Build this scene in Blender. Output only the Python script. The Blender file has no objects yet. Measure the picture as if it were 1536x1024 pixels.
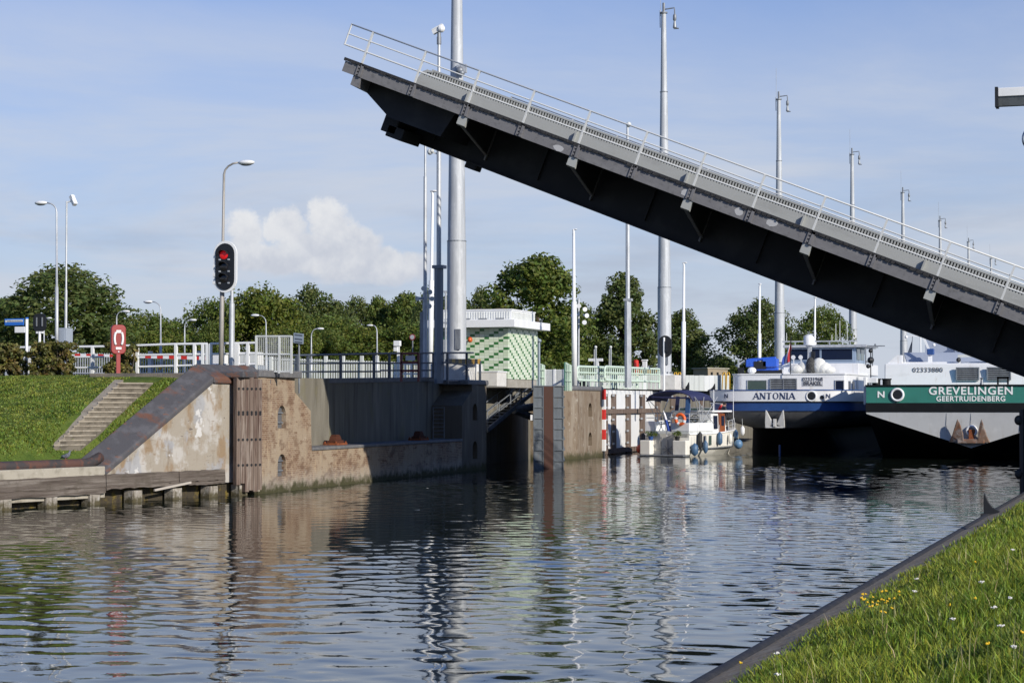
import bpy, math, random
import numpy as np
from mathutils import Vector, Matrix
random.seed(7); RNG = np.random.default_rng(7)
D = bpy.data; SC = bpy.context.scene; COL = SC.collection
sin, cos, tan, atan, pi, rad = math.sin, math.cos, math.tan, math.atan, math.pi, math.radians

# ------------------------------------------------------------------ survey: camera geometry, used to turn measured sight lines into places
H = 3.2
FPX = 70 / 36 * 1536
AL = atan(1006 / FPX); BE = atan(92 / FPX)
RV = Vector((cos(AL), sin(AL), 0)); FH = Vector((-sin(AL), cos(AL), 0)); ZV = Vector((0, 0, 1))
UV = ZV * cos(BE) - FH * sin(BE); FV = FH * cos(BE) + ZV * sin(BE); CV = Vector((0, 0, H))
def ray(px, py): return RV * ((px - 768) / FPX) + UV * ((512 - py) / FPX) + FV
def on(ax, px, py, v):
    d = ray(px, py); return CV + d * ((v - CV[ax]) / d[ax])
def onplane(px, py, p0, n):
    d = ray(px, py); p0 = Vector(p0); n = Vector(n); return CV + d * ((p0 - CV).dot(n) / d.dot(n))
def at(px, py, dist): return CV + ray(px, py) * dist
def proj(p):
    q = Vector(p) - CV; return (768 + FPX * q.dot(RV) / q.dot(FV), 512 - FPX * q.dot(UV) / q.dot(FV))
def scl(p): return FPX / (Vector(p) - CV).dot(FV)
WK = -0.045
def wx(y, off=0): return -30.75 + WK * (y - 63.4) - off          # the left lock wall line
def onwall(px, py, off=0): return onplane(px, py, (-30.75 - off, 63.4, 0), (1, -WK, 0))

# ------------------------------------------------------------------ mesh helpers
class MB:
    def __init__(s, M=None): s.v = []; s.f = []; s.m = []; s.M = M
    def add(s, vs, fs, mi=0):
        o = len(s.v)
        for p in vs:
            p = Vector(p); s.v.append(tuple(s.M @ p) if s.M else tuple(p))
        for f in fs: s.f.append([i + o for i in f]); s.m.append(mi)
        return s
    def hexa(s, p, mi=0):      # 8 points, bottom 4 then top 4
        return s.add(p, [(3, 2, 1, 0), (4, 5, 6, 7), (0, 1, 5, 4), (1, 2, 6, 5), (2, 3, 7, 6), (3, 0, 4, 7)], mi)
    def box(s, a, b, mi=0):
        x0, y0, z0 = a; x1, y1, z1 = b
        return s.hexa([(x0, y0, z0), (x1, y0, z0), (x1, y1, z0), (x0, y1, z0), (x0, y0, z1), (x1, y0, z1), (x1, y1, z1), (x0, y1, z1)], mi)
    def bc(s, c, d, mi=0): return s.box([c[i] - d[i] / 2 for i in range(3)], [c[i] + d[i] / 2 for i in range(3)], mi)
    def ext(s, poly, vec, mi=0):    # 3d polygon extruded by a vector
        n = len(poly); vec = Vector(vec); a = [Vector(p) for p in poly]; b = [p + vec for p in a]
        return s.add(a + b, [list(range(n))[::-1], list(range(n, 2 * n))] + [(i, (i + 1) % n, (i + 1) % n + n, i + n) for i in range(n)], mi)
    def poly(s, pts, mi=0): return s.add(pts, [list(range(len(pts)))], mi)
    def tube(s, pts, r, n=8, mi=0, cap=True):
        pts = [Vector(p) for p in pts]; k = len(pts)
        rs = r if isinstance(r, (list, tuple)) else [r] * k
        vs = []; ref = None
        for i, p in enumerate(pts):
            t = (pts[min(i + 1, k - 1)] - pts[max(i - 1, 0)])
            if t.length < 1e-9: t = pts[-1] - pts[0]
            t.normalize()
            if ref is None:
                ref = Vector((0, 0, 1)) if abs(t.z) < .9 else Vector((1, 0, 0))
            u = t.cross(ref).normalized(); w = t.cross(u).normalized(); ref = u.cross(t) if abs(u.cross(t).length) > .1 else ref
            for j in range(n):
                a = 2 * pi * (j + .5) / n; vs.append(p + (u * cos(a) + w * sin(a)) * rs[i])
        fs = [(i * n + j, i * n + (j + 1) % n, (i + 1) * n + (j + 1) % n, (i + 1) * n + j) for i in range(k - 1) for j in range(n)]
        if cap: fs += [list(range(n)), list(range((k - 1) * n, k * n))[::-1]]
        return s.add(vs, fs, mi)
    def bar(s, a, b, w, h=None, mi=0):   # square bar
        h = h or w; a = Vector(a); b = Vector(b); t = (b - a).normalized()
        u = t.cross(Vector((0, 0, 1)) if abs(t.z) < .9 else Vector((0, 1, 0))).normalized(); v = u.cross(t)
        q = [u * (-w / 2) + v * (-h / 2), u * (w / 2) + v * (-h / 2), u * (w / 2) + v * (h / 2), u * (-w / 2) + v * (h / 2)]
        return s.hexa([a + x for x in q] + [b + x for x in q], mi)
    def lathe(s, prof, c=(0, 0, 0), n=16, mi=0, ax=2):
        vs = []; c = Vector(c)
        for r, z in prof:
            for j in range(n):
                a = 2 * pi * j / n; p = [r * cos(a), r * sin(a), z]
                if ax == 1: p = [p[0], p[2], p[1]]
                if ax == 0: p = [p[2], p[0], p[1]]
                vs.append(c + Vector(p))
        k = len(prof)
        fs = [(i * n + j, i * n + (j + 1) % n, (i + 1) * n + (j + 1) % n, (i + 1) * n + j) for i in range(k - 1) for j in range(n)]
        return s.add(vs, fs + [list(range(n))[::-1], list(range((k - 1) * n, k * n))], mi)
    def ball(s, c, r, n=12, mi=0):
        rr = r if isinstance(r, (list, tuple)) else (r, r, r); c = Vector(c)
        vs = [c + Vector((rr[0] * sin(pi * i / n) * cos(2 * pi * j / n), rr[1] * sin(pi * i / n) * sin(2 * pi * j / n), rr[2] * cos(pi * i / n))) for i in range(n + 1) for j in range(n)]
        return s.add(vs, [(i * n + j, (i + 1) * n + j, (i + 1) * n + (j + 1) % n, i * n + (j + 1) % n) for i in range(n) for j in range(n)], mi)
    def torus(s, c, R, r, ax=1, n=20, k=8, mi=0):
        vs = []; c = Vector(c)
        for i in range(n):
            a = 2 * pi * i / n
            for j in range(k):
                b = 2 * pi * j / k; q = R + r * cos(b)
                p = [q * cos(a), r * sin(b), q * sin(a)] if ax == 1 else ([r * sin(b), q * cos(a), q * sin(a)] if ax == 0 else [q * cos(a), q * sin(a), r * sin(b)])
                vs.append(c + Vector(p))
        return s.add(vs, [(i * k + j, i * k + (j + 1) % k, ((i + 1) % n) * k + (j + 1) % k, ((i + 1) % n) * k + j) for i in range(n) for j in range(k)], mi)
    def capsule2d(s, c, w, h, d, mi=0, n=8):   # stadium plate standing in xz, thickness d along y
        x, y, z = c; r = w / 2; pts = []
        for i in range(n + 1): a = pi * i / n; pts.append((x + r * cos(a), y, z + h / 2 - r + r * sin(a)))
        for i in range(n + 1): a = pi + pi * i / n; pts.append((x + r * cos(a), y, z - h / 2 + r + r * sin(a)))
        return s.ext(pts, (0, d, 0), mi)

def obj(name, mb, mats, parent=None, smooth=False, bevel=0, loc=None):
    me = D.meshes.new(name); me.from_pydata(mb.v, [], mb.f)
    mats = mats if isinstance(mats, (list, tuple)) else [mats]
    for m in mats: me.materials.append(m)
    if len(mats) > 1: me.polygons.foreach_set('material_index', mb.m)
    import bmesh
    bm = bmesh.new(); bm.from_mesh(me); bmesh.ops.recalc_face_normals(bm, faces=bm.faces); bm.to_mesh(me); bm.free()
    if smooth: me.polygons.foreach_set('use_smooth', [True] * len(me.polygons))
    o = D.objects.new(name, me); COL.objects.link(o)
    if smooth == 'auto': automate(o)
    if parent: o.parent = parent
    if loc is not None: o.location = loc
    if bevel:
        b = o.modifiers.new('b', 'BEVEL'); b.width = bevel; b.segments = 2; b.limit_method = 'ANGLE'
    return o
def automate(o, ang=35):
    me = o.data; me.polygons.foreach_set('use_smooth', [True] * len(me.polygons)); me.set_sharp_from_angle(angle=rad(ang))
def tag(o, label=None, cat=None, group=None, kind=None):
    if label: o['label'] = label
    if cat: o['category'] = cat
    if group: o['group'] = group
    if kind: o['kind'] = kind
    return o
def thing(name, label, cat, loc=(0, 0, 0), rz=0, group=None):
    o = D.objects.new(name, None); COL.objects.link(o); o.empty_display_size = .3
    o.location = loc; o.rotation_euler = (0, 0, rz); return tag(o, label, cat, group)
def W(t):      # builder that takes world places and stores them relative to the thing
    M = Matrix.Translation(t.location) @ t.rotation_euler.to_matrix().to_4x4(); return MB(M.inverted())
def copy_tree(o, loc, rz=None, label=None, sc=None, group=None, parent=None):
    c = o.copy(); COL.objects.link(c)
    if parent: c.parent = parent
    else:
        c.location = loc
        if rz is not None: c.rotation_euler = (0, 0, rz)
        if sc: c.scale = sc
        if label: c['label'] = label
        if group: c['group'] = group
    for ch in o.children:
        if ch.name in COL.objects: copy_tree(ch, None, parent=c)
    return c
def cut(o, cutter):
    m = o.modifiers.new('cut', 'BOOLEAN'); m.object = cutter; m.operation = 'DIFFERENCE'; m.solver = 'EXACT'
    bpy.context.view_layer.update()
    me = D.meshes.new_from_object(o.evaluated_get(bpy.context.evaluated_depsgraph_get()))
    o.modifiers.clear(); o.data = me; D.objects.remove(cutter)
def text_mb(body, size, mbm=None, bold=0.0, xs=1.0, align='CENTER', space=1.0, serif=False):
    """lettering as flat solid letters in the local xz plane, facing -y"""
    cu = D.curves.new('t', 'FONT'); cu.body = body; cu.size = size; cu.align_x = align; cu.align_y = 'CENTER'
    cu.offset = bold; cu.extrude = 0.006; cu.space_character = space; cu.resolution_u = 4
    o = D.objects.new('t', cu); COL.objects.link(o); bpy.context.view_layer.update()
    me = D.meshes.new_from_object(o.evaluated_get(bpy.context.evaluated_depsgraph_get()))
    mb = MB(mbm); vs = [(v.co.x * xs, -v.co.z, v.co.y) for v in me.vertices]
    mb.add(vs, [list(p.vertices) for p in me.polygons])
    D.objects.remove(o); D.meshes.remove(me); return mb

# ------------------------------------------------------------------ materials
MATS = {}
def mat(name, base, layers=(), rough=.6, metal=0.0, bump=0.0, bscale=20, spec=.5, emit=0, zlayers=(), brick=None, islandvar=0, transl=0):
    """base colour with noise layers: (colour, (sx,sy,sz), lo, hi, strength)"""
    if name in MATS: return MATS[name]
    m = D.materials.new(name); MATS[name] = m; m.use_nodes = True
    nt = m.node_tree; N = nt.nodes; L = nt.links; B = N['Principled BSDF']
    tc = N.new('ShaderNodeTexCoord')
    def noise(sv, detail=6, rg=.6):
        mp = N.new('ShaderNodeMapping'); mp.inputs['Scale'].default_value = sv if isinstance(sv, (tuple, list)) else (sv, sv, sv)
        L.new(tc.outputs['Object'], mp.inputs[0]); n = N.new('ShaderNodeTexNoise'); n.inputs['Scale'].default_value = 1
        n.inputs['Detail'].default_value = detail; n.inputs['Roughness'].default_value = rg; L.new(mp.outputs[0], n.inputs['Vector']); return n.outputs[0]
    def rng(sock, lo, hi, a=0, b=1):
        r = N.new('ShaderNodeMapRange'); r.interpolation_type = 'SMOOTHSTEP'; L.new(sock, r.inputs[0])
        for i, v in zip((1, 2, 3, 4), (lo, hi, a, b)): r.inputs[i].default_value = v
        return r.outputs[0]
    def mix(f, a, b):
        x = N.new('ShaderNodeMix'); x.data_type = 'RGBA'
        if isinstance(f, float): x.inputs[0].default_value = f
        else: L.new(f, x.inputs[0])
        for i, v in ((6, a), (7, b)):
            if isinstance(v, tuple): x.inputs[i].default_value = (*v, 1)
            else: L.new(v, x.inputs[i])
        return x.outputs[2]
    c = base
    if brick:
        bc, mc, bw, bh = brick
        sp = N.new('ShaderNodeSeparateXYZ'); L.new(tc.outputs['Object'], sp.inputs[0])
        ad = N.new('ShaderNodeMath'); ad.operation = 'ADD'; L.new(sp.outputs[0], ad.inputs[0]); L.new(sp.outputs[1], ad.inputs[1])
        cb = N.new('ShaderNodeCombineXYZ'); L.new(ad.outputs[0], cb.inputs[0]); L.new(sp.outputs[2], cb.inputs[1])
        bt = N.new('ShaderNodeTexBrick'); L.new(cb.outputs[0], bt.inputs[0]); bt.inputs['Color1'].default_value = (*base, 1); bt.inputs['Color2'].default_value = (*bc, 1)
        bt.inputs['Mortar'].default_value = (*mc, 1); bt.inputs['Scale'].default_value = 1; bt.inputs['Brick Width'].default_value = bw; bt.inputs['Row Height'].default_value = bh
        bt.inputs['Mortar Size'].default_value = bh * .09; c = bt.outputs[0]
    for ly in layers:
        col, sv, lo, hi, st = ly[:5]
        c = mix(rng(noise(sv), lo, hi, 0, st), c, col)
    if zlayers:
        g = N.new('ShaderNodeNewGeometry'); sz = N.new('ShaderNodeSeparateXYZ'); L.new(g.outputs['Position'], sz.inputs[0])
        for col, z0, z1, st, ns in zlayers:
            a = N.new('ShaderNodeMath'); a.operation = 'MULTIPLY_ADD'; L.new(noise((ns, ns, ns)), a.inputs[0]); a.inputs[1].default_value = -.8; L.new(sz.outputs[2], a.inputs[2])
            a2 = N.new('ShaderNodeMath'); a2.operation = 'ADD'; L.new(a.outputs[0], a2.inputs[0]); a2.inputs[1].default_value = .4
            c = mix(rng(a2.outputs[0], z0, z1, st, 0), c, col)
    if islandvar:
        g = N.new('ShaderNodeNewGeometry'); h = N.new('ShaderNodeHueSaturation')
        L.new(rng(g.outputs['Random Per Island'], 0, 1, 1 - islandvar, 1 + islandvar), h.inputs['Value'])
        a = N.new('ShaderNodeMath'); a.operation = 'MULTIPLY'; a.inputs[1].default_value = 7.31; L.new(g.outputs['Random Per Island'], a.inputs[0])
        fr = N.new('ShaderNodeMath'); fr.operation = 'FRACT'; L.new(a.outputs[0], fr.inputs[0])
        L.new(rng(fr.outputs[0], 0, 1, .47, .53), h.inputs['Hue'])
        if isinstance(c, tuple): h.inputs['Color'].default_value = (*c, 1)
        else: L.new(c, h.inputs['Color'])
        c = h.outputs[0]
    if isinstance(c, tuple): B.inputs['Base Color'].default_value = (*c, 1)
    else: L.new(c, B.inputs['Base Color'])
    B.inputs['Roughness'].default_value = rough; B.inputs['Metallic'].default_value = metal; B.inputs['Specular IOR Level'].default_value = spec if rough < .85 else min(spec, .2)
    if bump:
        bp = N.new('ShaderNodeBump'); bp.inputs['Strength'].default_value = 1; bp.inputs['Distance'].default_value = bump
        L.new(noise(bscale, 8), bp.inputs['Height']); L.new(bp.outputs[0], B.inputs['Normal'])
    if emit:
        B.inputs['Emission Color'].default_value = (*base, 1); B.inputs['Emission Strength'].default_value = emit
    if transl:
        t = N.new('ShaderNodeBsdfTranslucent'); ms = N.new('ShaderNodeMixShader'); ms.inputs[0].default_value = transl
        if isinstance(c, tuple): t.inputs[0].default_value = (*c, 1)
        else: L.new(c, t.inputs[0])
        L.new(B.outputs[0], ms.inputs[1]); L.new(t.outputs[0], ms.inputs[2]); L.new(ms.outputs[0], N['Material Output'].inputs[0])
    return m
wht = (.78, .78, .78)
def paint(name, c, rough=.45, dirt=.25, metal=0):
    d = tuple(x * .62 + .01 for x in c)
    return mat(name, c, [(d, (1.2, 1.2, .5), .42, .75, dirt), (d, (9, 9, 2), .5, .8, dirt * .8), (tuple(x * .45 + y for x, y in zip(c, (.03, .02, .01))), (6, 6, .35), .62, .74, dirt)], rough=rough, metal=metal)
M_white = paint('white_paint', (.76, .77, .77)); M_whitedull = paint('dull_white', (.6, .62, .6), .6, .5)
M_black = mat('black_paint', (.012, .013, .015), rough=.5); M_rubber = mat('black_rubber', (.018, .018, .019), [((.06, .055, .05), 6, .45, .7, .5)], rough=.7, bump=.01)
M_galv = mat('galvanised_steel', (.50, .52, .54), [((.36, .38, .40), (5, 5, 1.5), .4, .65, .8), ((.62, .64, .66), 14, .55, .7, .6)], rough=.5, metal=.35)
M_galvd = mat('dark_galvanised', (.25, .27, .29), [((.16, .17, .19), (5, 5, 1.5), .4, .65, .8)], rough=.5, metal=.3)
M_navy = mat('blue_grey_rail', (.06, .075, .10), [((.12, .13, .15), 8, .5, .7, .5)], rough=.5)
M_red = paint('red_paint', (.28, .028, .026), .5, .3); M_redgloss = mat('red_gloss', (.55, .03, .02), rough=.35)
M_yellow = paint('yellow_paint', (.62, .36, .03)); M_orange = mat('orange_plastic', (.75, .12, .02), rough=.45)
M_concrete = mat('concrete', (.30, .28, .24), [((.42, .40, .36), 1.1, .4, .7, .7), ((.13, .12, .10), (2.2, 2.2, .35), .5, .75, .6), ((.2, .18, .13), 9, .5, .7, .5)], rough=.9, bump=.015, bscale=14)
M_cope = mat('dark_coping', (.13, .13, .135), [((.22, .21, .2), 3, .45, .7, .6), ((.06, .06, .06), 11, .5, .7, .5)], rough=.7, bump=.01)
M_rust = mat('rust', (.22, .065, .025), [((.08, .03, .02), 9, .45, .65, .8), ((.35, .13, .05), 20, .5, .7, .6)], rough=.85, bump=.02)
M_brick = mat('wet_brick', (.27, .185, .12), brick=((.17, .10, .065), (.35, .29, .22), .24, .075), layers=[
    ((.34, .275, .20), (.9, .9, .7), .40, .58, .8), ((.40, .31, .21), (4.0, 4.0, 1.0), .56, .66, .6), ((.14, .08, .05), (1.3, 1.3, 2.6), .53, .68, .65), ((.11, .06, .04), (.8, .8, 1.7), .55, .68, .7), ((.12, .06, .035), (1.6, 1.6, 7), .58, .68, .7),
    ((.07, .045, .03), (9, 9, .6), .62, .74, .5), ((.48, .42, .35), (3, 3, 3), .66, .74, .7)], rough=.9, bump=.02, bscale=12,
    zlayers=[((.34, .33, .30), .15, .85, .45, 5), ((.045, .045, .018), .05, .42, .95, 3)])
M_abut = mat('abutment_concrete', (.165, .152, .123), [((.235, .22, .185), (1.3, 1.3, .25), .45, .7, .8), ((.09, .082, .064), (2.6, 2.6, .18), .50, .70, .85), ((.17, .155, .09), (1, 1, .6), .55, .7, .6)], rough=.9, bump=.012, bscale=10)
M_timber = mat('weathered_timber', (.115, .095, .08), [((.20, .175, .15), (1.2, .25, 8), .45, .65, .85), ((.07, .055, .045), (1.4, .35, 12), .5, .66, .9), ((.09, .075, .06), 2.2, .5, .7, .7)], rough=.9, bump=.05, bscale=(2, 1.2, 16))
M_timberv = mat('fender_timber', (.15, .112, .09), [((.27, .225, .19), (9, 9, .5), .5, .66, .85), ((.07, .04, .032), (12, 12, .7), .5, .66, .9), ((.38, .33, .29), (14, 14, .25), .64, .72, .8)], rough=.9, bump=.02, bscale=(14, 14, 1.5))
M_pile = mat('pile_timber', (.30, .27, .23), [((.42, .40, .36), 5, .5, .65, .9), ((.05, .04, .03), (9, 9, 1), .5, .66, .9)], rough=.9, bump=.02, zlayers=[((.06, .05, .02), .0, .32, .9, 6)])
M_slate = mat('steel_cap', (.065, .063, .068), [((.105, .103, .11), 2, .45, .65, .7), ((.135, .055, .03), (.5, .8, .8), .52, .62, .9), ((.05, .05, .052), 7, .55, .7, .7), ((.17, .075, .04), (2.5, 4, 4), .60, .68, .7)], rough=.75, bump=.01)
M_wing = mat('stained_render', (.31, .275, .225), [((.43, .41, .38), (.8, .8, .8), .5, .6, .9), ((.24, .165, .095), (1.4, 1.4, .8), .52, .66, .85), ((.17, .13, .09), (2.6, 2.6, 1.0), .54, .68, .7), ((.13, .10, .07), (7, 7, .6), .62, .74, .5), ((.30, .31, .33), (.9, .9, .7), .56, .63, .7), ((.55, .54, .52), (.7, .9, .9), .64, .67, .9), ((.2, .15, .1), (2, 2, 12), .60, .70, .6), ((.10, .08, .07), (3, 3, 9), .66, .7, .8)], rough=.9, bump=.015, bscale=9)
M_soil = mat('bank_soil', (.27, .22, .155), [((.38, .33, .25), 3, .4, .7, .8), ((.09, .06, .04), 12, .5, .7, .8)], rough=.95, bump=.03)
M_lawn = mat('lawn', (.075, .115, .018), [((.12, .15, .025), .7, .4, .65, .8), ((.045, .08, .012), 3.0, .45, .65, .8), ((.10, .13, .03), 14, .5, .7, .6)], rough=.9, bump=.08, bscale=9)
M_asph = mat('asphalt', (.09, .09, .09), [((.13, .13, .125), 2, .4, .7, .7)], rough=.9)

# ------------------------------------------------------------------ camera, sky, sun
cam = D.cameras.new('camera'); co = D.objects.new('camera', cam); COL.objects.link(co)
co.location = CV; co.rotation_euler = (pi / 2 + BE, 0, AL); cam.lens = 70; cam.sensor_width = 36; cam.clip_end = 9000; SC.camera = co
SUN = Vector((1, -.58, .54)).normalized(); EL = math.asin(SUN.z)
sl = D.lights.new('sun', 'SUN'); so = D.objects.new('sun', sl); COL.objects.link(so)
sl.energy = 5.0; sl.angle = rad(.53); sl.color = (1, .93, .82); so.rotation_euler = (-SUN).to_track_quat('-Z', 'Y').to_euler(); so.location = (30, -20, 40)
SC.view_settings.view_transform = 'Standard'; SC.view_settings.look = 'None'; SC.view_settings.exposure = EXPO = 0.0; SC.view_settings.gamma = 1
def make_sky():
    w = D.worlds.new('World'); SC.world = w; w.use_nodes = True; nt = w.node_tree; N = nt.nodes; L = nt.links; bg = N['Background']
    sky = N.new('ShaderNodeTexSky'); sky.sky_type = 'NISHITA'; sky.sun_disc = False; sky.sun_elevation = EL; sky.sun_rotation = math.atan2(SUN.x, SUN.y)
    sky.air_density = 1.0; sky.dust_density = .8; sky.ozone_density = 1.2
    tc = N.new('ShaderNodeTexCoord'); dv = tc.outputs['Generated']
    def math_(op, a, b=None, c=None):
        m = N.new('ShaderNodeMath'); m.operation = op
        for i, v in enumerate((a, b, c)):
            if v is None: continue
            if isinstance(v, (int, float)): m.inputs[i].default_value = v
            else: L.new(v, m.inputs[i])
        return m.outputs[0]
    def dot(vec):
        m = N.new('ShaderNodeVectorMath'); m.operation = 'DOT_PRODUCT'; L.new(dv, m.inputs[0]); m.inputs[1].default_value = vec; return m.outputs['Value']
    def comb(x, y, z=0.0):
        c = N.new('ShaderNodeCombineXYZ')
        for i, v in enumerate((x, y, z)):
            if isinstance(v, (int, float)): c.inputs[i].default_value = v
            else: L.new(v, c.inputs[i])
        return c.outputs[0]
    def noise(vec, sc, det=7, rg=.55, dist=0):
        n = N.new('ShaderNodeTexNoise'); n.inputs['Scale'].default_value = sc; n.inputs['Detail'].default_value = det; n.inputs['Roughness'].default_value = rg; n.inputs['Distortion'].default_value = dist
        L.new(vec, n.inputs['Vector']); return n.outputs[0]
    def rng(s, lo, hi, a=0., b=1.):
        r = N.new('ShaderNodeMapRange'); r.interpolation_type = 'SMOOTHSTEP'; L.new(s, r.inputs[0])
        for i, v in zip((1, 2, 3, 4), (lo, hi, a, b)): r.inputs[i].default_value = v
        return r.outputs[0]
    def mix(f, a, b):
        x = N.new('ShaderNodeMix'); x.data_type = 'RGBA'
        if isinstance(f, float): x.inputs[0].default_value = f
        else: L.new(f, x.inputs[0])
        for i, v in ((6, a), (7, b)):
            if isinstance(v, tuple): x.inputs[i].default_value = (*v, 1)
            else: L.new(v, x.inputs[i])
        return x.outputs[2]
    K = SKYK = 16.0      # sky radiance units before the background strength of 0.1
    z = math_('MAXIMUM', dot((0, 0, 1)), 0.02)
    plane = comb(math_('DIVIDE', dot((.92, .4, 0)), math_('ADD', z, .08)), math_('MULTIPLY', math_('DIVIDE', dot((-.4, .92, 0)), math_('ADD', z, .08)), 1.0))
    # thin high haze that whitens the sky, patchy
    hz = rng(noise(plane, .55, 8, .6, .4), .36, .66, .58, 1.0)
    hz = math_('MULTIPLY', hz, rng(z, .0, .5, 1.0, .55))
    sc_ = N.new('ShaderNodeMix'); sc_.data_type = 'RGBA'; sc_.blend_type = 'MULTIPLY'; sc_.inputs[0].default_value = 1; L.new(sky.outputs[0], sc_.inputs[6]); sc_.inputs[7].default_value = (*SKYTINT, 1)
    hz = math_('MULTIPLY', hz, rng(z, .15, .26, 1., .0)); hz = math_('MAXIMUM', hz, rng(z, .0, .20, .95, .0))
    c = mix(hz, sc_.outputs[2], tuple(K * x for x in HAZEC))
    # low grey cloud bank near the horizon
    lowv = comb(dot((RV.x, RV.y, 0)), math_('MULTIPLY', z, 5.0), dot((FH.x, FH.y, 0)))
    lb = math_('MULTIPLY', rng(noise(lowv, 9, 7, .6), .46, .7), rng(z, .03, .15, 1., 0.)); lb = math_('MULTIPLY', lb, .55)
    c = mix(lb, c, tuple(K * x for x in (.40, .44, .54)))
    # one cumulus: heap of lobes, in angles about its own centre
    d0 = ray(470, 385).normalized(); r0 = Vector((d0.y, -d0.x, 0)).normalized(); u0 = r0.cross(d0)
    fz = math_('MAXIMUM', dot(d0), .01); u = math_('DIVIDE', dot(r0), fz); v = math_('DIVIDE', dot(u0), fz)
    uv = comb(u, v, 0.0)
    n1 = math_('SUBTRACT', noise(uv, 34, 9, .62), .5); n2 = math_('SUBTRACT', noise(comb(v, u, 3.3), 34, 9, .62), .5); n3 = noise(uv, 85, 8, .6)
    uu = math_('MULTIPLY_ADD', n1, .034, u); vv = math_('MULTIPLY_ADD', n2, .026, v)
    m = None
    for (px, py, a, b) in [(486, 325, 34, 38), (428, 335, 26, 30), (376, 345, 36, 38), (470, 372, 62, 36), (530, 375, 46, 32), (385, 385, 66, 32), (440, 392, 110, 24), (590, 396, 70, 30), (520, 395, 90, 30), (500, 350, 40, 30)]:
        x = math_('MULTIPLY', math_('SUBTRACT', uu, (px - 470) / FPX), FPX / a); y = math_('MULTIPLY', math_('SUBTRACT', vv, (385 - py) / FPX), FPX / b)
        q = math_('SUBTRACT', 1.0, math_('ADD', math_('MULTIPLY', x, x), math_('MULTIPLY', y, y)))
        m = q if m is None else math_('SMOOTH_MAX', m, q, .25)
    dens = math_('MULTIPLY', rng(m, -.14, .60), rng(v, -.036, -.004, .0, 1.)); dens = math_('MULTIPLY', dens, .92)
    sh = rng(math_('ADD', math_('MULTIPLY', n3, .55), math_('MULTIPLY', math_('ADD', v, math_('MULTIPLY', n1, .08)), 9.0)), .05, .62)
    cc = mix(sh, tuple(K * x for x in (.55, .585, .67)), tuple(K * x for x in (.82, .825, .84)))
    c = mix(dens, c, cc)
    L.new(c, bg.inputs[0]); bg.inputs[1].default_value = .0625
SKYTINT = (.80, 1.22, 2.10); HAZEC = (.60, .645, .735)
make_sky()
# ------------------------------------------------------------------ water
def mesh_np(name, V, F4, m, smooth=True):
    me = D.meshes.new(name); me.vertices.add(len(V)); me.vertices.foreach_set('co', V.astype(np.float32).ravel())
    k = F4.shape[1]; me.loops.add(F4.size); me.loops.foreach_set('vertex_index', F4.astype(np.int32).ravel())
    me.polygons.add(len(F4)); me.polygons.foreach_set('loop_start', (np.arange(len(F4)) * k).astype(np.int32))
    me.polygons.foreach_set('use_smooth', np.full(len(F4), smooth)); me.materials.append(m); me.update(calc_edges=True)
    o = D.objects.new(name, me); COL.objects.link(o); return o
def water():
    m = mat('canal_water', (.012, .017, .012), rough=.02, spec=.5); nt = m.node_tree; B = nt.nodes['Principled BSDF']; B.inputs['IOR'].default_value = 1.33
    N = nt.nodes; L = nt.links; tc = N.new('ShaderNodeTexCoord'); mp = N.new('ShaderNodeMapping'); mp.inputs['Scale'].default_value = (4.5, 7.5, 5); L.new(tc.outputs['Object'], mp.inputs[0])
    n = N.new('ShaderNodeTexNoise'); n.inputs['Scale'].default_value = 1; n.inputs['Detail'].default_value = 3; L.new(mp.outputs[0], n.inputs['Vector'])
    bp = N.new('ShaderNodeBump'); bp.inputs['Distance'].default_value = .0011; bp.inputs['Strength'].default_value = 1; L.new(n.outputs[0], bp.inputs['Height']); L.new(bp.outputs[0], B.inputs['Normal'])
    xs = np.arange(-42, .01, .12); ys = [12.]; 
    while ys[-1] < 150: ys.append(ys[-1] + (.075 if ys[-1] < 40 else .075 + (ys[-1] - 40) * .0016))
    ys = np.array(ys); xs = np.concatenate([[-400, -80], xs, [1.]]); ys = np.concatenate([[-60.], ys, [200., 900.]])
    X, Y = np.meshgrid(xs, ys); Z = np.zeros_like(X); rng = np.random.default_rng(3)
    n_w = 64
    for i in range(n_w):
        lam = .34 * (1.2 / .34) ** rng.random(); th = rng.normal(pi / 2 + .2, .95); k = 2 * pi / lam
        sl_ = .0064; A = sl_ / k * 1.414; Z += A * np.sin(k * (X * cos(th) + Y * sin(th)) + rng.random() * 6.28)
    mod = .62 + .38 * np.sin(X * .17 + 1.3 * np.sin(Y * .09)) * np.sin(Y * .11 + .8 * np.sin(X * .13 + 1)) + .15 * np.sin(X * .5 + Y * .33)
    Z *= mod; ed = ((X < -43) | (X > .5) | (Y < 0) | (Y > 180)); Z[ed] = 0
    V = np.stack([X, Y, Z], -1).reshape(-1, 3); nx = len(xs); ny = len(ys)
    I = np.arange(nx * ny).reshape(ny, nx); F = np.stack([I[:-1, :-1], I[:-1, 1:], I[1:, 1:], I[1:, :-1]], -1).reshape(-1, 4)
    o = mesh_np('water', V, F, m); tag(o, 'rippled canal water reflecting the sky', 'water', kind='structure')
water()

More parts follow.
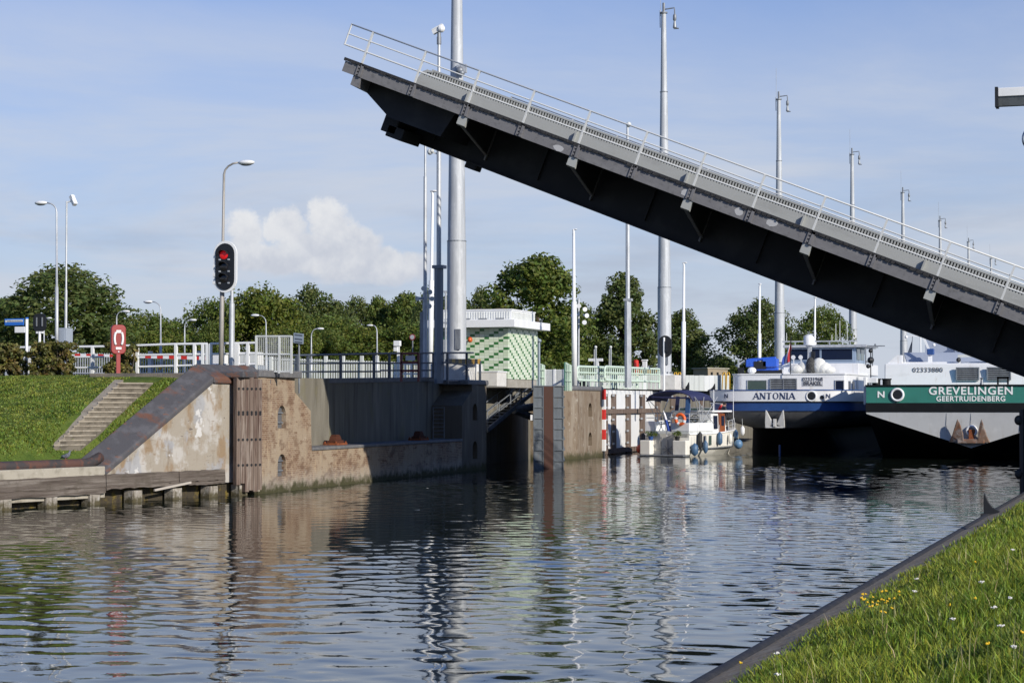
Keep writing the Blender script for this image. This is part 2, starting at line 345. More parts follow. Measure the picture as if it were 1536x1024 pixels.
# ------------------------------------------------------------------ ground
PZ = 4.1                                   # quay level
S0 = Vector((0, 57.6, 1.25)); SK = .535    # grass slope of the road embankment: rises along +y
SN = Vector((0, -SK, 1)).normalized()
YC = S0.y + (PZ + .08 - S0.z) / SK         # crest of the slope
def ytoe(x): return min(57.4, max(49.5, 51.21 + (x + 34.35) / .205))
def zs(x, y):      # ruled grass slope between the toe along the guide wall and the level crest
    t = ytoe(x); return S0.z if y <= t else (PZ + .08 if y >= YC else S0.z + (PZ + .08 - S0.z) * (y - t) / (YC - t))
def zslope(y): return PZ + .08 if y >= YC - .3 else S0.z + (y - S0.y) * SK
def onslope(px, py):
    r = ray(px, py); d = 45.
    while d < 95:
        p = CV + r * d
        if p.z <= zs(p.x, p.y) and p.y < YC + .3: return p
        d += .01
    return CV + r * 70
def gx(y): return -33.26 + (y - 51.21) * .205     # guide wall line
def ground():
    mb = MB()
    # left: toe strip, slope, plateau with the road, behind the lock wall
    wl = lambda y: wx(y, 1.5)
    ys = [-60, 20, 40, 46, 49.5] + list(np.linspace(50, YC, 28)); us = [0, .4, .8, 1.3, 1.8, 2.4, 3, 4, 5, 7, 10, 15, 30, 90, 260]; vs = []
    for y in ys:
        for q in us: x = gx(min(y, 62.6)) - .6 - q; vs.append((x, y, zs(x, y)))
    k = len(us); mb.add(vs, [(i * k + j, i * k + j + 1, (i + 1) * k + j + 1, (i + 1) * k + j) for i in range(len(ys) - 1) for j in range(k - 1)], 0)
    zc = PZ + .08
    mb.poly([(-300, YC, zc), (gx(62.6) - .6, YC, zc), (wl(YC + 3), YC + 3, PZ), (-300, YC + 3, PZ)], 0)
    mb.poly([(-300, YC + 3, PZ), (wl(YC + 3), YC + 3, PZ), (wl(91.3), 91.3, PZ), (-300, 91.3, PZ)], 1)
    mb.poly([(-300, 91.3, PZ), (wl(91.3) - 1, 91.3, PZ), (wl(91.3) - 1, 400, PZ), (-300, 400, PZ)], 0)
    # right bank far part, beyond the bridge
    mb.poly([(-3.6, 88, PZ), (300, 88, PZ), (300, 400, PZ), (-3.6, 400, PZ)], 0)
    # everything beyond, out to the horizon
    mb.poly([(-4000, 400, PZ), (4000, 400, PZ), (4000, 6000, PZ), (-4000, 6000, PZ)], 0)
    mb.poly([(-4000, -60, PZ), (-300, -60, PZ), (-300, 400, PZ), (-4000, 400, PZ)], 0); mb.poly([(300, -60, PZ), (4000, -60, PZ), (4000, 400, PZ), (300, 400, PZ)], 0)
    o = obj('ground', mb, [M_lawn, M_asph]); tag(o, 'grassy quay and embankment ground', 'ground', kind='structure')
    mb = MB(); mb.box((-3.9, 64, -1), (300, 88, PZ - .02)); mb.box((-3.7, 88, -1), (-3.2, 300, PZ + .1))
    tag(obj('right_quay', mb, M_concrete), 'concrete quay on the bridge hinge side', 'quay', kind='structure')
ground()

# ------------------------------------------------------------------ near bank, right
E0 = on(2, 1020, 1024, .55); E1 = on(2, 1536, 735, .55); ED = (E1 - E0).normalized(); EN = Vector((ED.y, -ED.x, 0))
def bx(y): return E0.x + (y - E0.y) * ED.x / ED.y
def zbank(d): return .50 + .27 * max(d, 0) ** 1.0 if d < 5 else 1.85 + (d - 5) * .06
def near_bank():
    ys = list(np.arange(-10, 66, .7)); ds = [0.78, .84, .92, 1.0, 1.2, 1.7, 2.3, 3, 4, 5, 6.5, 9, 14, 25, 60]
    vs = []; r = random.Random(4)
    for y in ys:
        for d in ds: vs.append((bx(y) + d, y, zbank(d) + (r.uniform(-.03, .03) if d > .6 else 0)))
    n = len(ds); fs = [(i * n + j, i * n + j + 1, (i + 1) * n + j + 1, (i + 1) * n + j) for i in range(len(ys) - 1) for j in range(n - 1)]
    o = obj('grass_bank', MB().add(vs, fs), mat('bank_turf', (.05, .075, .015), [((.10, .085, .045), 2.5, .5, .7, .6), ((.03, .045, .01), 8, .45, .65, .8)], rough=.95), smooth=True)
    tag(o, 'sloping grass bank in the near right corner', 'bank', kind='structure')
    # concrete strip behind the edge
    mb = MB(); q = lambda y, d, z: (bx(y) + d, y, z)
    yy = list(np.arange(-8, 64, 1.3))
    for a, b in zip(yy[:-1], yy[1:]):
        mb.hexa([q(a, .15, -.6), q(a, .98, -.6), q(b - .015, .98, -.6), q(b - .015, .15, -.6), q(a, .15, .51), q(a, .98, .775), q(b - .015, .98, .775), q(b - .015, .15, .51)])
    o = obj('path', mb, M_soil); tag(o, 'sandy concrete strip behind the black canal edge', 'edge strip', kind='structure')
    # black rounded edge beam
    prof = [(-.02, -1), (-.02, .38), (.0, .47), (.04, .53), (.09, .55), (.14, .54), (.175, .5), (.18, -.2)]
    vs = []; yy = list(np.arange(-8, 64.1, .8)); r = random.Random(5)
    for y in yy:
        w = r.uniform(-.008, .008)
        for d, z in prof: vs.append((bx(y) + d + w, y, z + w * .6))
    n = len(prof); fs = [(i * n + j, i * n + j + 1, (i + 1) * n + j + 1, (i + 1) * n + j) for i in range(len(yy) - 1) for j in range(n - 1)]
    o = obj('canal_edge_beam', MB().add(vs, fs), M_rubber, smooth=True); tag(o, 'black rounded edge beam running along the near grass bank', 'edge beam')
    # mooring cleat
    p = on(2, 1492, 770, .55); y = p.y; x = bx(y) + .12
    t = thing('mooring_cleat', 'black horn shaped mooring cleat on the near canal edge', 'cleat', (x, y, .5))
    mb = MB()
    pts = [(-.09, 0), (-.10, .30), (-.085, .56), (-.05, .50), (.02, .33), (.12, .2), (.26, .13), (.3, .10), (.28, 0)]
    mb.ext([(a, -.05, b) for a, b in pts], (0, .1, 0)); obj('horn', mb, M_black, t, bevel=.015)
    mb = MB().box((-.16, -.14, -.02), (.32, .14, .05)); obj('base_plate', mb, M_rubber, t, bevel=.01)
near_bank()

def blades(name, P, hgt, wid, seed, m, lean=.35, az=None):
    rng = np.random.default_rng(seed); n = len(P); h = hgt * rng.uniform(.5, 1.25, n); w = wid * rng.uniform(.6, 1.3, n)
    a = rng.uniform(0, 2 * pi, n); d = np.stack([np.cos(a), np.sin(a), np.zeros(n)], 1); la = rng.uniform(0, 2 * pi, n); l = np.stack([np.cos(la), np.sin(la), np.zeros(n)], 1) * (lean * h * rng.uniform(.1, 1.5, n))[:, None]
    up = np.array([0, 0, 1.])[None] * h[:, None]; hw = d * (w / 2)[:, None]
    V = np.stack([P - hw, P + hw, P + up * .55 + l * .35 + hw * .8, P + up * .55 + l * .35 - hw * .8, P + up * .93 + l, P + up * .93 + l + hw * .15], 1).reshape(-1, 3)
    b = np.arange(n)[:, None] * 6; F = np.concatenate([b + np.array([[0, 1, 2, 3]]), b + np.array([[3, 2, 5, 4]])], 0)
    return mesh_np(name, V, F, m, False)
def grass_right():
    m = mat('grass_blade', (.20, .27, .024), [((.31, .34, .04), .45, .42, .62, .7), ((.13, .20, .018), 1.1, .5, .65, .8), ((.34, .30, .12), 3.5, .62, .75, .5)], rough=.55, islandvar=.5, transl=.4)
    rng = np.random.default_rng(11); pts = []; hs = []
    def inview(x, y, z):
        q0 = x * RV.x + y * RV.y; zc = x * FV.x + y * FV.y + (z - H) * FV.z; u = 768 + FPX * q0 / zc; v = 512 - FPX * (x * UV.x + y * UV.y + (z - H) * UV.z) / zc
        return (zc > 4) & (u > 960) & ((u < 1640) | ((u < 2500) & (rng.random(len(u)) < .45))) & (v < 1150)
    for (y0, y1, dens) in [(8, 14, 1500), (14, 20, 1100), (20, 28, 700), (28, 40, 380), (40, 64, 200)]:
        n = int((y1 - y0) * 12 * dens); y = rng.uniform(y0, y1, n); d = rng.uniform(.38, 12.4, n); x = E0.x + (y - E0.y) * ED.x / ED.y + d
        z = np.where(d < 5, .50 + .27 * d, 1.85 + (d - 5) * .06); z = np.where(d < .98, .53 + (d - .2) * .314, z); k = inview(x, y, z)
        k &= rng.random(n) < np.clip((d - .44) / .5, .02, 1) ** 1.5
        cl = np.sin(x * 2.1 + 1.7 * np.sin(y * 1.3)) * np.sin(y * 1.7 + 1.3 * np.sin(x * 1.9)); k &= rng.random(n) < .72 + .4 * cl
        pts.append(np.stack([x, y, z - .02], 1)[k]); hs.append((.165 + .075 * cl[k]) * np.clip(.15 + d[k] * .45, .25, 1))
    P = np.concatenate(pts); h = np.concatenate(hs)
    dist = np.linalg.norm(P - np.array([[0, 0, H]]), axis=1)
    o = blades('grass', P, h, .0075 + .00042 * dist, 5, m, .55); tag(o, 'tall green grass of the near canal bank', 'grass', kind='stuff')
    # dry stalks
    k = rng.random(len(P)) < .007; ms = mat('dry_stalk', (.34, .30, .15), rough=.7, islandvar=.4)
    o = blades('dry_grass_stalks', P[k], h[k] * 1.7, .005 + .0002 * dist[k], 6, ms, .3); tag(o, 'pale dry stalks standing out of the near bank grass', 'grass', kind='stuff')
    # low broad leaves
    k = rng.random(len(P)) < .05; ml = mat('herb_leaf', (.10, .17, .02), rough=.5, islandvar=.4, transl=.35)
    o = blades('broad_leaved_herbs', P[k], h[k] * .55, .03 + .0006 * dist[k], 8, ml, 1.3); tag(o, 'broad leaved weeds between the near bank grass', 'weeds', kind='stuff')
    # flowers
    mw = mat('white_petal', (.72, .70, .64), rough=.7); my = mat('yellow_petal', (.75, .48, .02), rough=.6); mg = mat('stem_green', (.09, .14, .03), rough=.7)
    def flower(kind):
        t = thing('white_flower' if kind else 'yellow_flower', 'flat white flower head standing in the near bank grass' if kind else 'small yellow flower in the near bank grass', 'flower', group='white flowers in the near grass' if kind else 'yellow flowers in the near grass')
        hh = .27 if kind else .26; obj('stem', MB().tube([(0, 0, 0), (.01, .01, hh * .6), (0, 0, hh)], .004, 5), mg, t)
        mb = MB(); r = random.Random(kind)
        for i in range(16 if kind else 7):
            a = r.uniform(0, 6.28); q = r.uniform(0, .045 if kind else .02); mb.ball((q * cos(a), q * sin(a), hh + r.uniform(-.004, .008)), (.013, .013, .006) if kind else (.014, .014, .008), 5)
        obj('bloom', mb, mw if kind else my, t); return t
    fw = flower(1); fy = flower(0)
    wp = [(1375, 869), (1372, 891), (1515, 898), (1491, 915), (1429, 931), (1501, 937), (1521, 974), (1166, 1012), (1472, 880), (1519, 827), (1165, 984)]
    yp = [(1463, 897), (1424, 914), (1481, 961), (1111, 996), (1463, 842), (1533, 941), (1295, 902)] + [(1290 + random.uniform(0, 60), 888 + random.uniform(0, 28)) for i in range(26)]
    bank0 = Vector((bx(20), 20, .50)); bn = Vector((-.27, 0, 1)).normalized()
    for lst, f in ((wp, fw), (yp, fy)):
        first = True
        for (a, b) in lst:
            p = onplane(a, b, bank0 + Vector((0, 0, .26)), bn); p.z -= .26
            if first: f.location = p; f.scale = (.5, .5, 1); first = False
            else: copy_tree(f, p, random.uniform(0, 6), sc=(.5, .5, random.uniform(.85, 1.15)))
grass_right()
# ------------------------------------------------------------------ lock wall, left bank of the canal
def wp(px, py, off=0): return onwall(px, py, off)
RD = 1.5     # depth of the bearing recess
def slot_cutter(px0, px1, py0, py1, y_dir=None):
    a = wp((px0 + px1) / 2, py1); b = wp((px0 + px1) / 2, py0); w = abs(wp(px1, py1).y - wp(px0, py1).y); r = w / 2
    pts = [(a.x, a.y - r, a.z), (a.x, a.y + r, a.z)]
    for i in range(9): t = pi * i / 8; pts.append((a.x, a.y + r * cos(t), b.z - r + r * sin(t)))
    mb = MB().ext([Vector(p) + Vector((.5, 0, 0)) for p in pts], (-.95, 0, 0)); return obj('c', mb, M_black)
def lockwall():
    X2 = Vector((-RD - .9, 0, 0))
    # near brick pier with the chamfered shoulder
    top = [wp(387.5, 566.5), wp(442, 566.5), wp(442, 587.5), wp(466, 616), wp(467.5, 671)]
    bl = wp(387.5, 700); br = wp(467.5, 700); zb = -1.2
    pl = [Vector((bl.x, bl.y, zb)), Vector((br.x, br.y, zb))] + [top[4], top[3], top[2], top[1], top[0]]
    t = thing('brick_pier', 'weathered brown brick pier with two ladder slots beside the timber fender boards', 'pier', (bl.x, bl.y, 0))
    o = obj('wall', W(t).ext(pl, X2), M_brick, t)
    bpy.context.view_layer.update()
    for s in ((416.5, 429, 608, 642), (416.5, 429, 680.5, 714)):
        c = slot_cutter(*s); cut(o, c)
    for s in ((416.5, 429, 608, 642), (416.5, 429, 680.5, 714)):
        a = wp(422, s[3]); b = wp(422, s[2] + 8); mb = W(t)
        mb.box((a.x - .30, a.y - .3, a.z - .1), (a.x - .13, a.y + .3, b.z + .3)); obj('slot_back', mb, mat('slot_steel', (.11, .11, .115), rough=.6), t)
        mb = W(t)
        for k in range(3): mb.tube([(a.x - .09, a.y - .28, a.z + .2 + .35 * k), (a.x - .09, a.y + .28, a.z + .2 + .35 * k)], .03, 6)
        obj('rung', mb, M_galvd, t)
    p = wp(385, 558); q = wp(442, 558); mb = W(t); mb.box((p.x - 1.6, bl.y - .02, PZ + .0), (p.x + .04, wp(442, 566).y + .25, PZ + .26)); obj('coping', mb, M_cope, t, bevel=.04)
    # white edge strips
    mb = W(t); 
    for a, b in (((388.5, 570), (388, 740)),):
        A = wp(*a); B = wp(*b); mb.box((min(A.x, B.x) - .01, A.y - .06, 0.1), (max(A.x, B.x) + .02, A.y + .06, A.z))
    obj('edge_strip', mb, M_wing, t)
    yA1 = br.y
    # ledge
    zl = wp(467.5, 671).z; yB0 = wp(693, 655).y
    t = thing('abutment', 'bridge abutment with a low brick ledge in front of a tall concrete back wall', 'abutment', (wx(yA1), yA1, 0))
    a = Vector((wx(yA1), yA1 + .003, zb)); b = Vector((wx(yB0), yB0, zb))
    mb = W(t).ext([a, b, Vector((b.x, b.y, zl - .12)), Vector((a.x, a.y, zl - .12))], X2); obj('ledge', mb, M_brick, t)
    a.z = b.z = zl - .117; mb = W(t).ext([a + Vector((.05, 0, 0)), b + Vector((.05, 0, 0)), b + Vector((.05, 0, .12)), a + Vector((.05, 0, .12))], X2 + Vector((.1, 0, 0))); obj('coping', mb, M_cope, t, bevel=.03)
    ya = wp(430, 600, RD).y; yb = wp(486, 600, RD).y; yc = wp(664, 600, RD).y
    zt0 = wp(486, 568, RD).z; zt1 = wp(664, 566, RD).z
    a = Vector((wx(ya, RD) + .25, ya, zl - .3)); b = Vector((wx(yb, RD) + .22, yb, zl - .3)); b2 = Vector((wx(yb, RD), yb + .25, zl - .3)); c = Vector((wx(yc, RD), yc, zl - .3))
    mb = W(t)
    for p, q, z0, z1 in ((a, b, zt0, zt0), (b, b2, zt0, zt0), (b2, c, zt0, zt1)):
        mb.ext([p, q, Vector((q.x, q.y, z1)), Vector((p.x, p.y, z0))], (-1.2, 0, 0))
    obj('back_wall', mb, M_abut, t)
    mb = W(t); b3 = b2.copy(); mb.ext([Vector((b3.x + .05, b3.y, zt0 - .18)), Vector((c.x + .05, c.y, zt1 - .18)), Vector((c.x + .05, c.y, zt1 + .02)), Vector((b3.x + .05, b3.y, zt0 + .02))], (-1.3, 0, 0)); obj('edge_beam', mb, M_cope, t, bevel=.02)
    # far pier, mirror shoulder
    p1 = wp(729.6, 575); yB1 = p1.y; zB = PZ - .05
    sh0 = wp(693, 608); sh1 = wp(708, 586)
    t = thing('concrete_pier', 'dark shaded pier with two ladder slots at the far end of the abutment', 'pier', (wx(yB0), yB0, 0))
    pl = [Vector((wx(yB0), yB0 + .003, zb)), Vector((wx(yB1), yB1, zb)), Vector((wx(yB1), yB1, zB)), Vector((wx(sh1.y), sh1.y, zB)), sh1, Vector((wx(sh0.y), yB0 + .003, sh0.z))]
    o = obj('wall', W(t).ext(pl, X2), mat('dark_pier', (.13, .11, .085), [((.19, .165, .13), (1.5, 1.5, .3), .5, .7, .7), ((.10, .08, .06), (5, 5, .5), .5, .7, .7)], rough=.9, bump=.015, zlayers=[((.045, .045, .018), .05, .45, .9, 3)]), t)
    bpy.context.view_layer.update()
    SL = [(709, 716, 605, 630), (709, 716, 661, 688)]
    for s in SL: cut(o, slot_cutter(*s))
    mb = W(t); mb.box((wx(yB1) - 1.4, sh1.y - .6, zB), (wx(yB1) + .12, yB1 + .03, zB + .24)); obj('coping', mb, M_cope, t, bevel=.06)
    A = wp(655, 607, RD - .1); B_ = wp(668, 654, RD - .1); mb = W(t)
    for k in range(9): z = zl + .02 + k * (A.z - .15 - zl) / 8; mb.tube([(A.x, yB0 - .05 - .0, z), (A.x + .55, yB0 - .05, z)], .02, 5)
    for dx in (0, .55): mb.tube([(A.x + dx, yB0 - .05, zl), (A.x + dx, yB0 - .05, A.z - .1)], .025, 5)
    obj('ladder_grille', mb, M_galvd, t)
    # gate recess: back wall and coping
    yC0 = 107.6; RG = 2.4
    t = thing('gate_recess_wall', 'light brown wall with rounded coping above the stairs in the gate recess', 'wall', (wx(yB1, RG), yB1, 0))
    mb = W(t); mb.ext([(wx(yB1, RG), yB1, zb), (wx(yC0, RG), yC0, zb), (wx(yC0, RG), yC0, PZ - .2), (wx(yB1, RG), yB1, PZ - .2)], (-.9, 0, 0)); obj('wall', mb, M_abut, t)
    mb = W(t); mb.ext([(wx(yB1, RG) + .1, yB1 + .05, PZ - .2), (wx(yC0, RG) + .1, yC0, PZ - .2), (wx(yC0, RG) + .1, yC0, PZ + .05), (wx(yB1, RG) + .1, yB1 + .05, PZ + .05)], (-1.2, 0, 0)); obj('coping', mb, M_cope, t, bevel=.06)
    # stair with rails going down into the recess
    t = thing('steel_stair', 'steel stair with handrails descending along the gate recess wall', 'stair', (wx(yB1, 1.6), yB1, 0))
    p0 = onwall(731, 645, 1.5); p1 = onwall(798, 590, 1.5); mb = W(t); mb2 = W(t); mb3 = W(t)
    for off in (.0, -.75):
        o_ = Vector((off, 0, 0)); mb.bar(p0 + o_, p1 + o_, .08, .22)
        mb2.tube([p0 + o_ + Vector((0, 0, .95)), p1 + o_ + Vector((0, 0, .9)), p1 + o_ + Vector((0, 2.2, .9))], .03, 6); mb2.tube([p0 + o_ + Vector((0, 0, .5)), p1 + o_ + Vector((0, 0, .47))], .025, 6)
        for k in range(5): q = p0.lerp(p1, k / 4) + o_; mb2.tube([q, q + Vector((0, 0, .93))], .03, 6)
    n = 12
    for k in range(n): q = p0.lerp(p1, (k + .5) / n); mb3.box((q.x - .72, q.y - .2, q.z - .02), (q.x - .03, q.y + .2, q.z + .03))
    obj('stringers', mb, M_galvd, t); obj('handrail', mb2, M_galvd, t); obj('treads', mb3, M_galvd, t)
    # third pier (lit) beyond the gate
    yD = wp(904, 650).y
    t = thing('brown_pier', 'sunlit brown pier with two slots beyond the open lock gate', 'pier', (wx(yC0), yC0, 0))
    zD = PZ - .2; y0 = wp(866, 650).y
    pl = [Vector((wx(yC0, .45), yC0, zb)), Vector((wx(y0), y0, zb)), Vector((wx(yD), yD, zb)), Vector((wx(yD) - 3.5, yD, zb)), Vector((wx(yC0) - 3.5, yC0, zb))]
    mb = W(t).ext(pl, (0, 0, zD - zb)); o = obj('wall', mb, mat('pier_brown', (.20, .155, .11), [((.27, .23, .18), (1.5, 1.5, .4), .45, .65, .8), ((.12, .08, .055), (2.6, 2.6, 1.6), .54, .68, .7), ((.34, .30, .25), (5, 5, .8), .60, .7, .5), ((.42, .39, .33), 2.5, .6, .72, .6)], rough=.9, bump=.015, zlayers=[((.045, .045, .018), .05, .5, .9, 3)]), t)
    bpy.context.view_layer.update()
    for s in ((882.5, 888, 604, 624.5), (882.5, 888, 648, 668)): cut(o, slot_cutter(*s))
    mb = W(t).ext([p + Vector((.08 if i < 3 else 0, (-.1 if i == 0 else 0), zD - zb + .003)) for i, p in enumerate(pl)], (0, 0, .26)); obj('coping', mb, M_cope, t, bevel=.08)
    # staff gauge
    t = thing('tide_gauge', 'red and white striped water level gauge on the far corner of the brown pier', 'gauge', (wx(yD) + .06, yD + .1, 0))
    mb = MB(); 
    edges = [584, 599, 614, 629, 644, 659, 676]; zz = [onwall(903, e).z for e in edges]
    for i in range(6): mb.box((-.05, -.28, zz[i + 1]), (.12, .02, zz[i]), i % 2)
    obj('stripes', mb, [mat('gauge_red', (.55, .03, .025), rough=.5), mat('gauge_white', (.75, .75, .73), rough=.5)], t)
    t = thing('drain_pipe', 'slim black pipe beside the striped gauge', 'pipe', (wx(yD, .2), yD + .9, 0)); obj('pipe', MB().tube([(0, 0, -.6), (0, 0, 2.9)], .09, 8), M_black, t)
    # lock chamber wall with white sheets between brown posts
    ch = .55; yE = 134.; 
    t = thing('chamber_wall', 'lock chamber wall of white panels between brown timber posts behind the motorboat', 'wall', (wx(yD, ch), yD, 0))
    mb = W(t); mb.ext([(wx(yD, ch), yD, zb), (wx(yE, ch), yE, zb), (wx(yE, ch), yE, PZ - .1), (wx(yD, ch), yD, PZ - .1)], (-2.5, 0, 0)); obj('wall', mb, M_white, t)
    zb1 = onwall(930, 613, ch).z; zb0 = onwall(930, 620, ch).z; zc1 = onwall(930, 671, ch).z; zc0 = zc1 - .3
    ytop = [yD + .1]; d = .13
    def strip(y0, y1, z0, z1, o0): return [(wx(y0, ch) + o0, y0, z0), (wx(y1, ch) + o0, y1, z0), (wx(y1, ch) + o0, y1, z1), (wx(y0, ch) + o0, y0, z1)]
    for a, b in ((905.5, 909), (916.5, 921.5), (938, 943.5), (959, 965), (982, 988), (1005, 1011), (1028, 1033), (1049, 1054)):
        ya, yb = onwall(a, 600, ch).y, onwall(b, 600, ch).y
        obj('post', W(t).ext(strip(ya, yb, zb, PZ - .35, .002), (d, 0, 0)), M_timberv, t)
        mb = W(t)
        for k in range(5): z = .6 + k * .75; mb.box((wx(ya, ch) + d, ya - .15, z), (wx(ya, ch) + d + .06, ya + .2, z + .12))
        obj('bolt_plate', mb, M_galv, t)
    obj('waling', W(t).ext(strip(yD + .05, yE, zb0, zb1, .004), (d + .05, 0, 0)), M_timberv, t); obj('waling', W(t).ext(strip(yD + .05, yE, zc0, zc1, .004), (d + .05, 0, 0)), M_timberv, t)
    y2 = onwall(1045, 600, ch).y
    # further concrete wall, brown
    t = thing('far_chamber_wall', 'brown concrete chamber wall with dark coping seen between motorboat and blue barge', 'wall', (wx(yE, ch), yE, 0))
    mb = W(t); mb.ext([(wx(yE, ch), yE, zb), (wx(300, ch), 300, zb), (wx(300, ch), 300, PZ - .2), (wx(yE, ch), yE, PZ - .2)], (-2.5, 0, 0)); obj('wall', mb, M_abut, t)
    mb = W(t); mb.ext([(wx(yE, ch) + .08, yE, PZ - .2), (wx(300, ch) + .08, 300, PZ - .2), (wx(300, ch) + .08, 300, PZ + .02), (wx(yE, ch) + .08, yE, PZ + .02)], (-1.0, 0, 0)); obj('coping', mb, M_cope, t)
    # open mitre gate leaf
    g0 = on(2, 800, 702.5, 0); g1 = on(2, 848, 702.5, 0); zg = PZ - .05
    t = thing('lock_gate', 'blue grey lock gate leaf standing open with a rust brown timber strip on its end', 'lock gate', (g0.x, g0.y, 0)); wd = (g1.x - g0.x); L_ = 13.5
    M_gate = mat('gate_steel', (.13, .15, .17), [((.085, .10, .115), (3, 3, .6), .45, .7, .7), ((.16, .18, .195), 4, .5, .7, .5), ((.14, .12, .1), (7, 7, .5), .6, .75, .6)], rough=.6)
    a = .34 * wd; b = .66 * wd
    t.rotation_euler = (0, 0, rad(17.5))
    mb = MB(); mb.box((0, 0, -1), (a, L_, zg)); mb.box((b, 0, -1), (wd, L_, zg)); mb.box((a, .12, -1), (b, L_, zg)); obj('leaf', mb, M_gate, t, bevel=.02)
    mb = MB()
    for k in range(8):
        z = .35 + k * .52
        mb.box((.0, -.05, z), (a - .02, 0, z + .05)); mb.box((b + .02, -.05, z), (wd, 0, z + .05)); mb.box((wd, .1, z), (wd + .06, L_ - .1, z + .07))
    for x in (0.0, a - .05, b, wd - .05): mb.box((x, -.04, -.8), (x + .05, 0, zg))
    obj('ribs', mb, M_gate, t)
    obj('seal_timber', MB().box((a + .01, -.03, -1), (b - .01, .13, zg - .05)), mat('seal_brown', (.075, .032, .022), [((.07, .035, .025), (6, 6, 1), .45, .65, .8)], rough=.8), t)
    obj('white_plate', MB().box((-.14, .0, 2.35), (-.01, .1, 2.62)), M_white, t)
    # arm that moves the gate
    q = onwall(790, 612, 1.3); t = thing('gate_strut', 'grey steel arm reaching from the recess to the lock gate', 'gate arm', tuple(onwall(772, 617, 1.6)))
    mb = W(t); mb.tube([onwall(771, 615, 1.6), onwall(800, 610, .9)], .22, 10); mb.tube([onwall(771, 615, 1.6), onwall(800, 626, .9)], .2, 10); obj('arm', mb, M_galvd, t, smooth='auto')
    return dict(zl=zl, yB1=yB1, yC0=yC0, yD=yD, g0=g0, wd=wd, zg=zg, zt1=zt1, zt0=zt0, yc=yc, yb=yb)
LW = lockwall()

# rusty bearing blocks on the ledge
def bearing(px, label):
    p = onplane(px, 662, (0, 0, LW['zl']), (0, 0, 1)); p = Vector((wx(p.y, .75), p.y, LW['zl'] + .003)); 
    q = onwall(px, 640, .75); p = Vector((q.x, q.y, LW['zl'] + .003))
    t = thing('bearing_block', label, 'bridge bearing', p)
    t.scale = (.6, .55, .62)
    obj('base', MB().box((-.5, -.95, 0), (.5, .95, .14)), M_rust, t, bevel=.02)
    mb = MB(); mb.box((-.3, -.8, .14), (.3, .8, .3)); mb.ext([(-.25, -.55, .3), (-.25, .55, .3), (-.25, .32, .58), (-.25, -.32, .58)], (.5, 0, 0)); mb.box((-.2, -.3, .58), (.2, .3, .66)); obj('saddle', mb, mat('rust_red', (.085, .03, .018), [((.06, .022, .012), 9, .45, .65, .8)], rough=.85), t, bevel=.02)
    mb = MB()
    for sx in (-.4, .4):
        for sy in (-.85, .85): mb.tube([(sx, sy, .14), (sx, sy, .24)], .06, 8)
    obj('bolts', mb, M_rust, t)
bearing(503, 'rusty bridge bearing block in sunlight on the near end of the ledge')
bearing(628, 'dark bridge bearing block in the shade on the far part of the ledge')

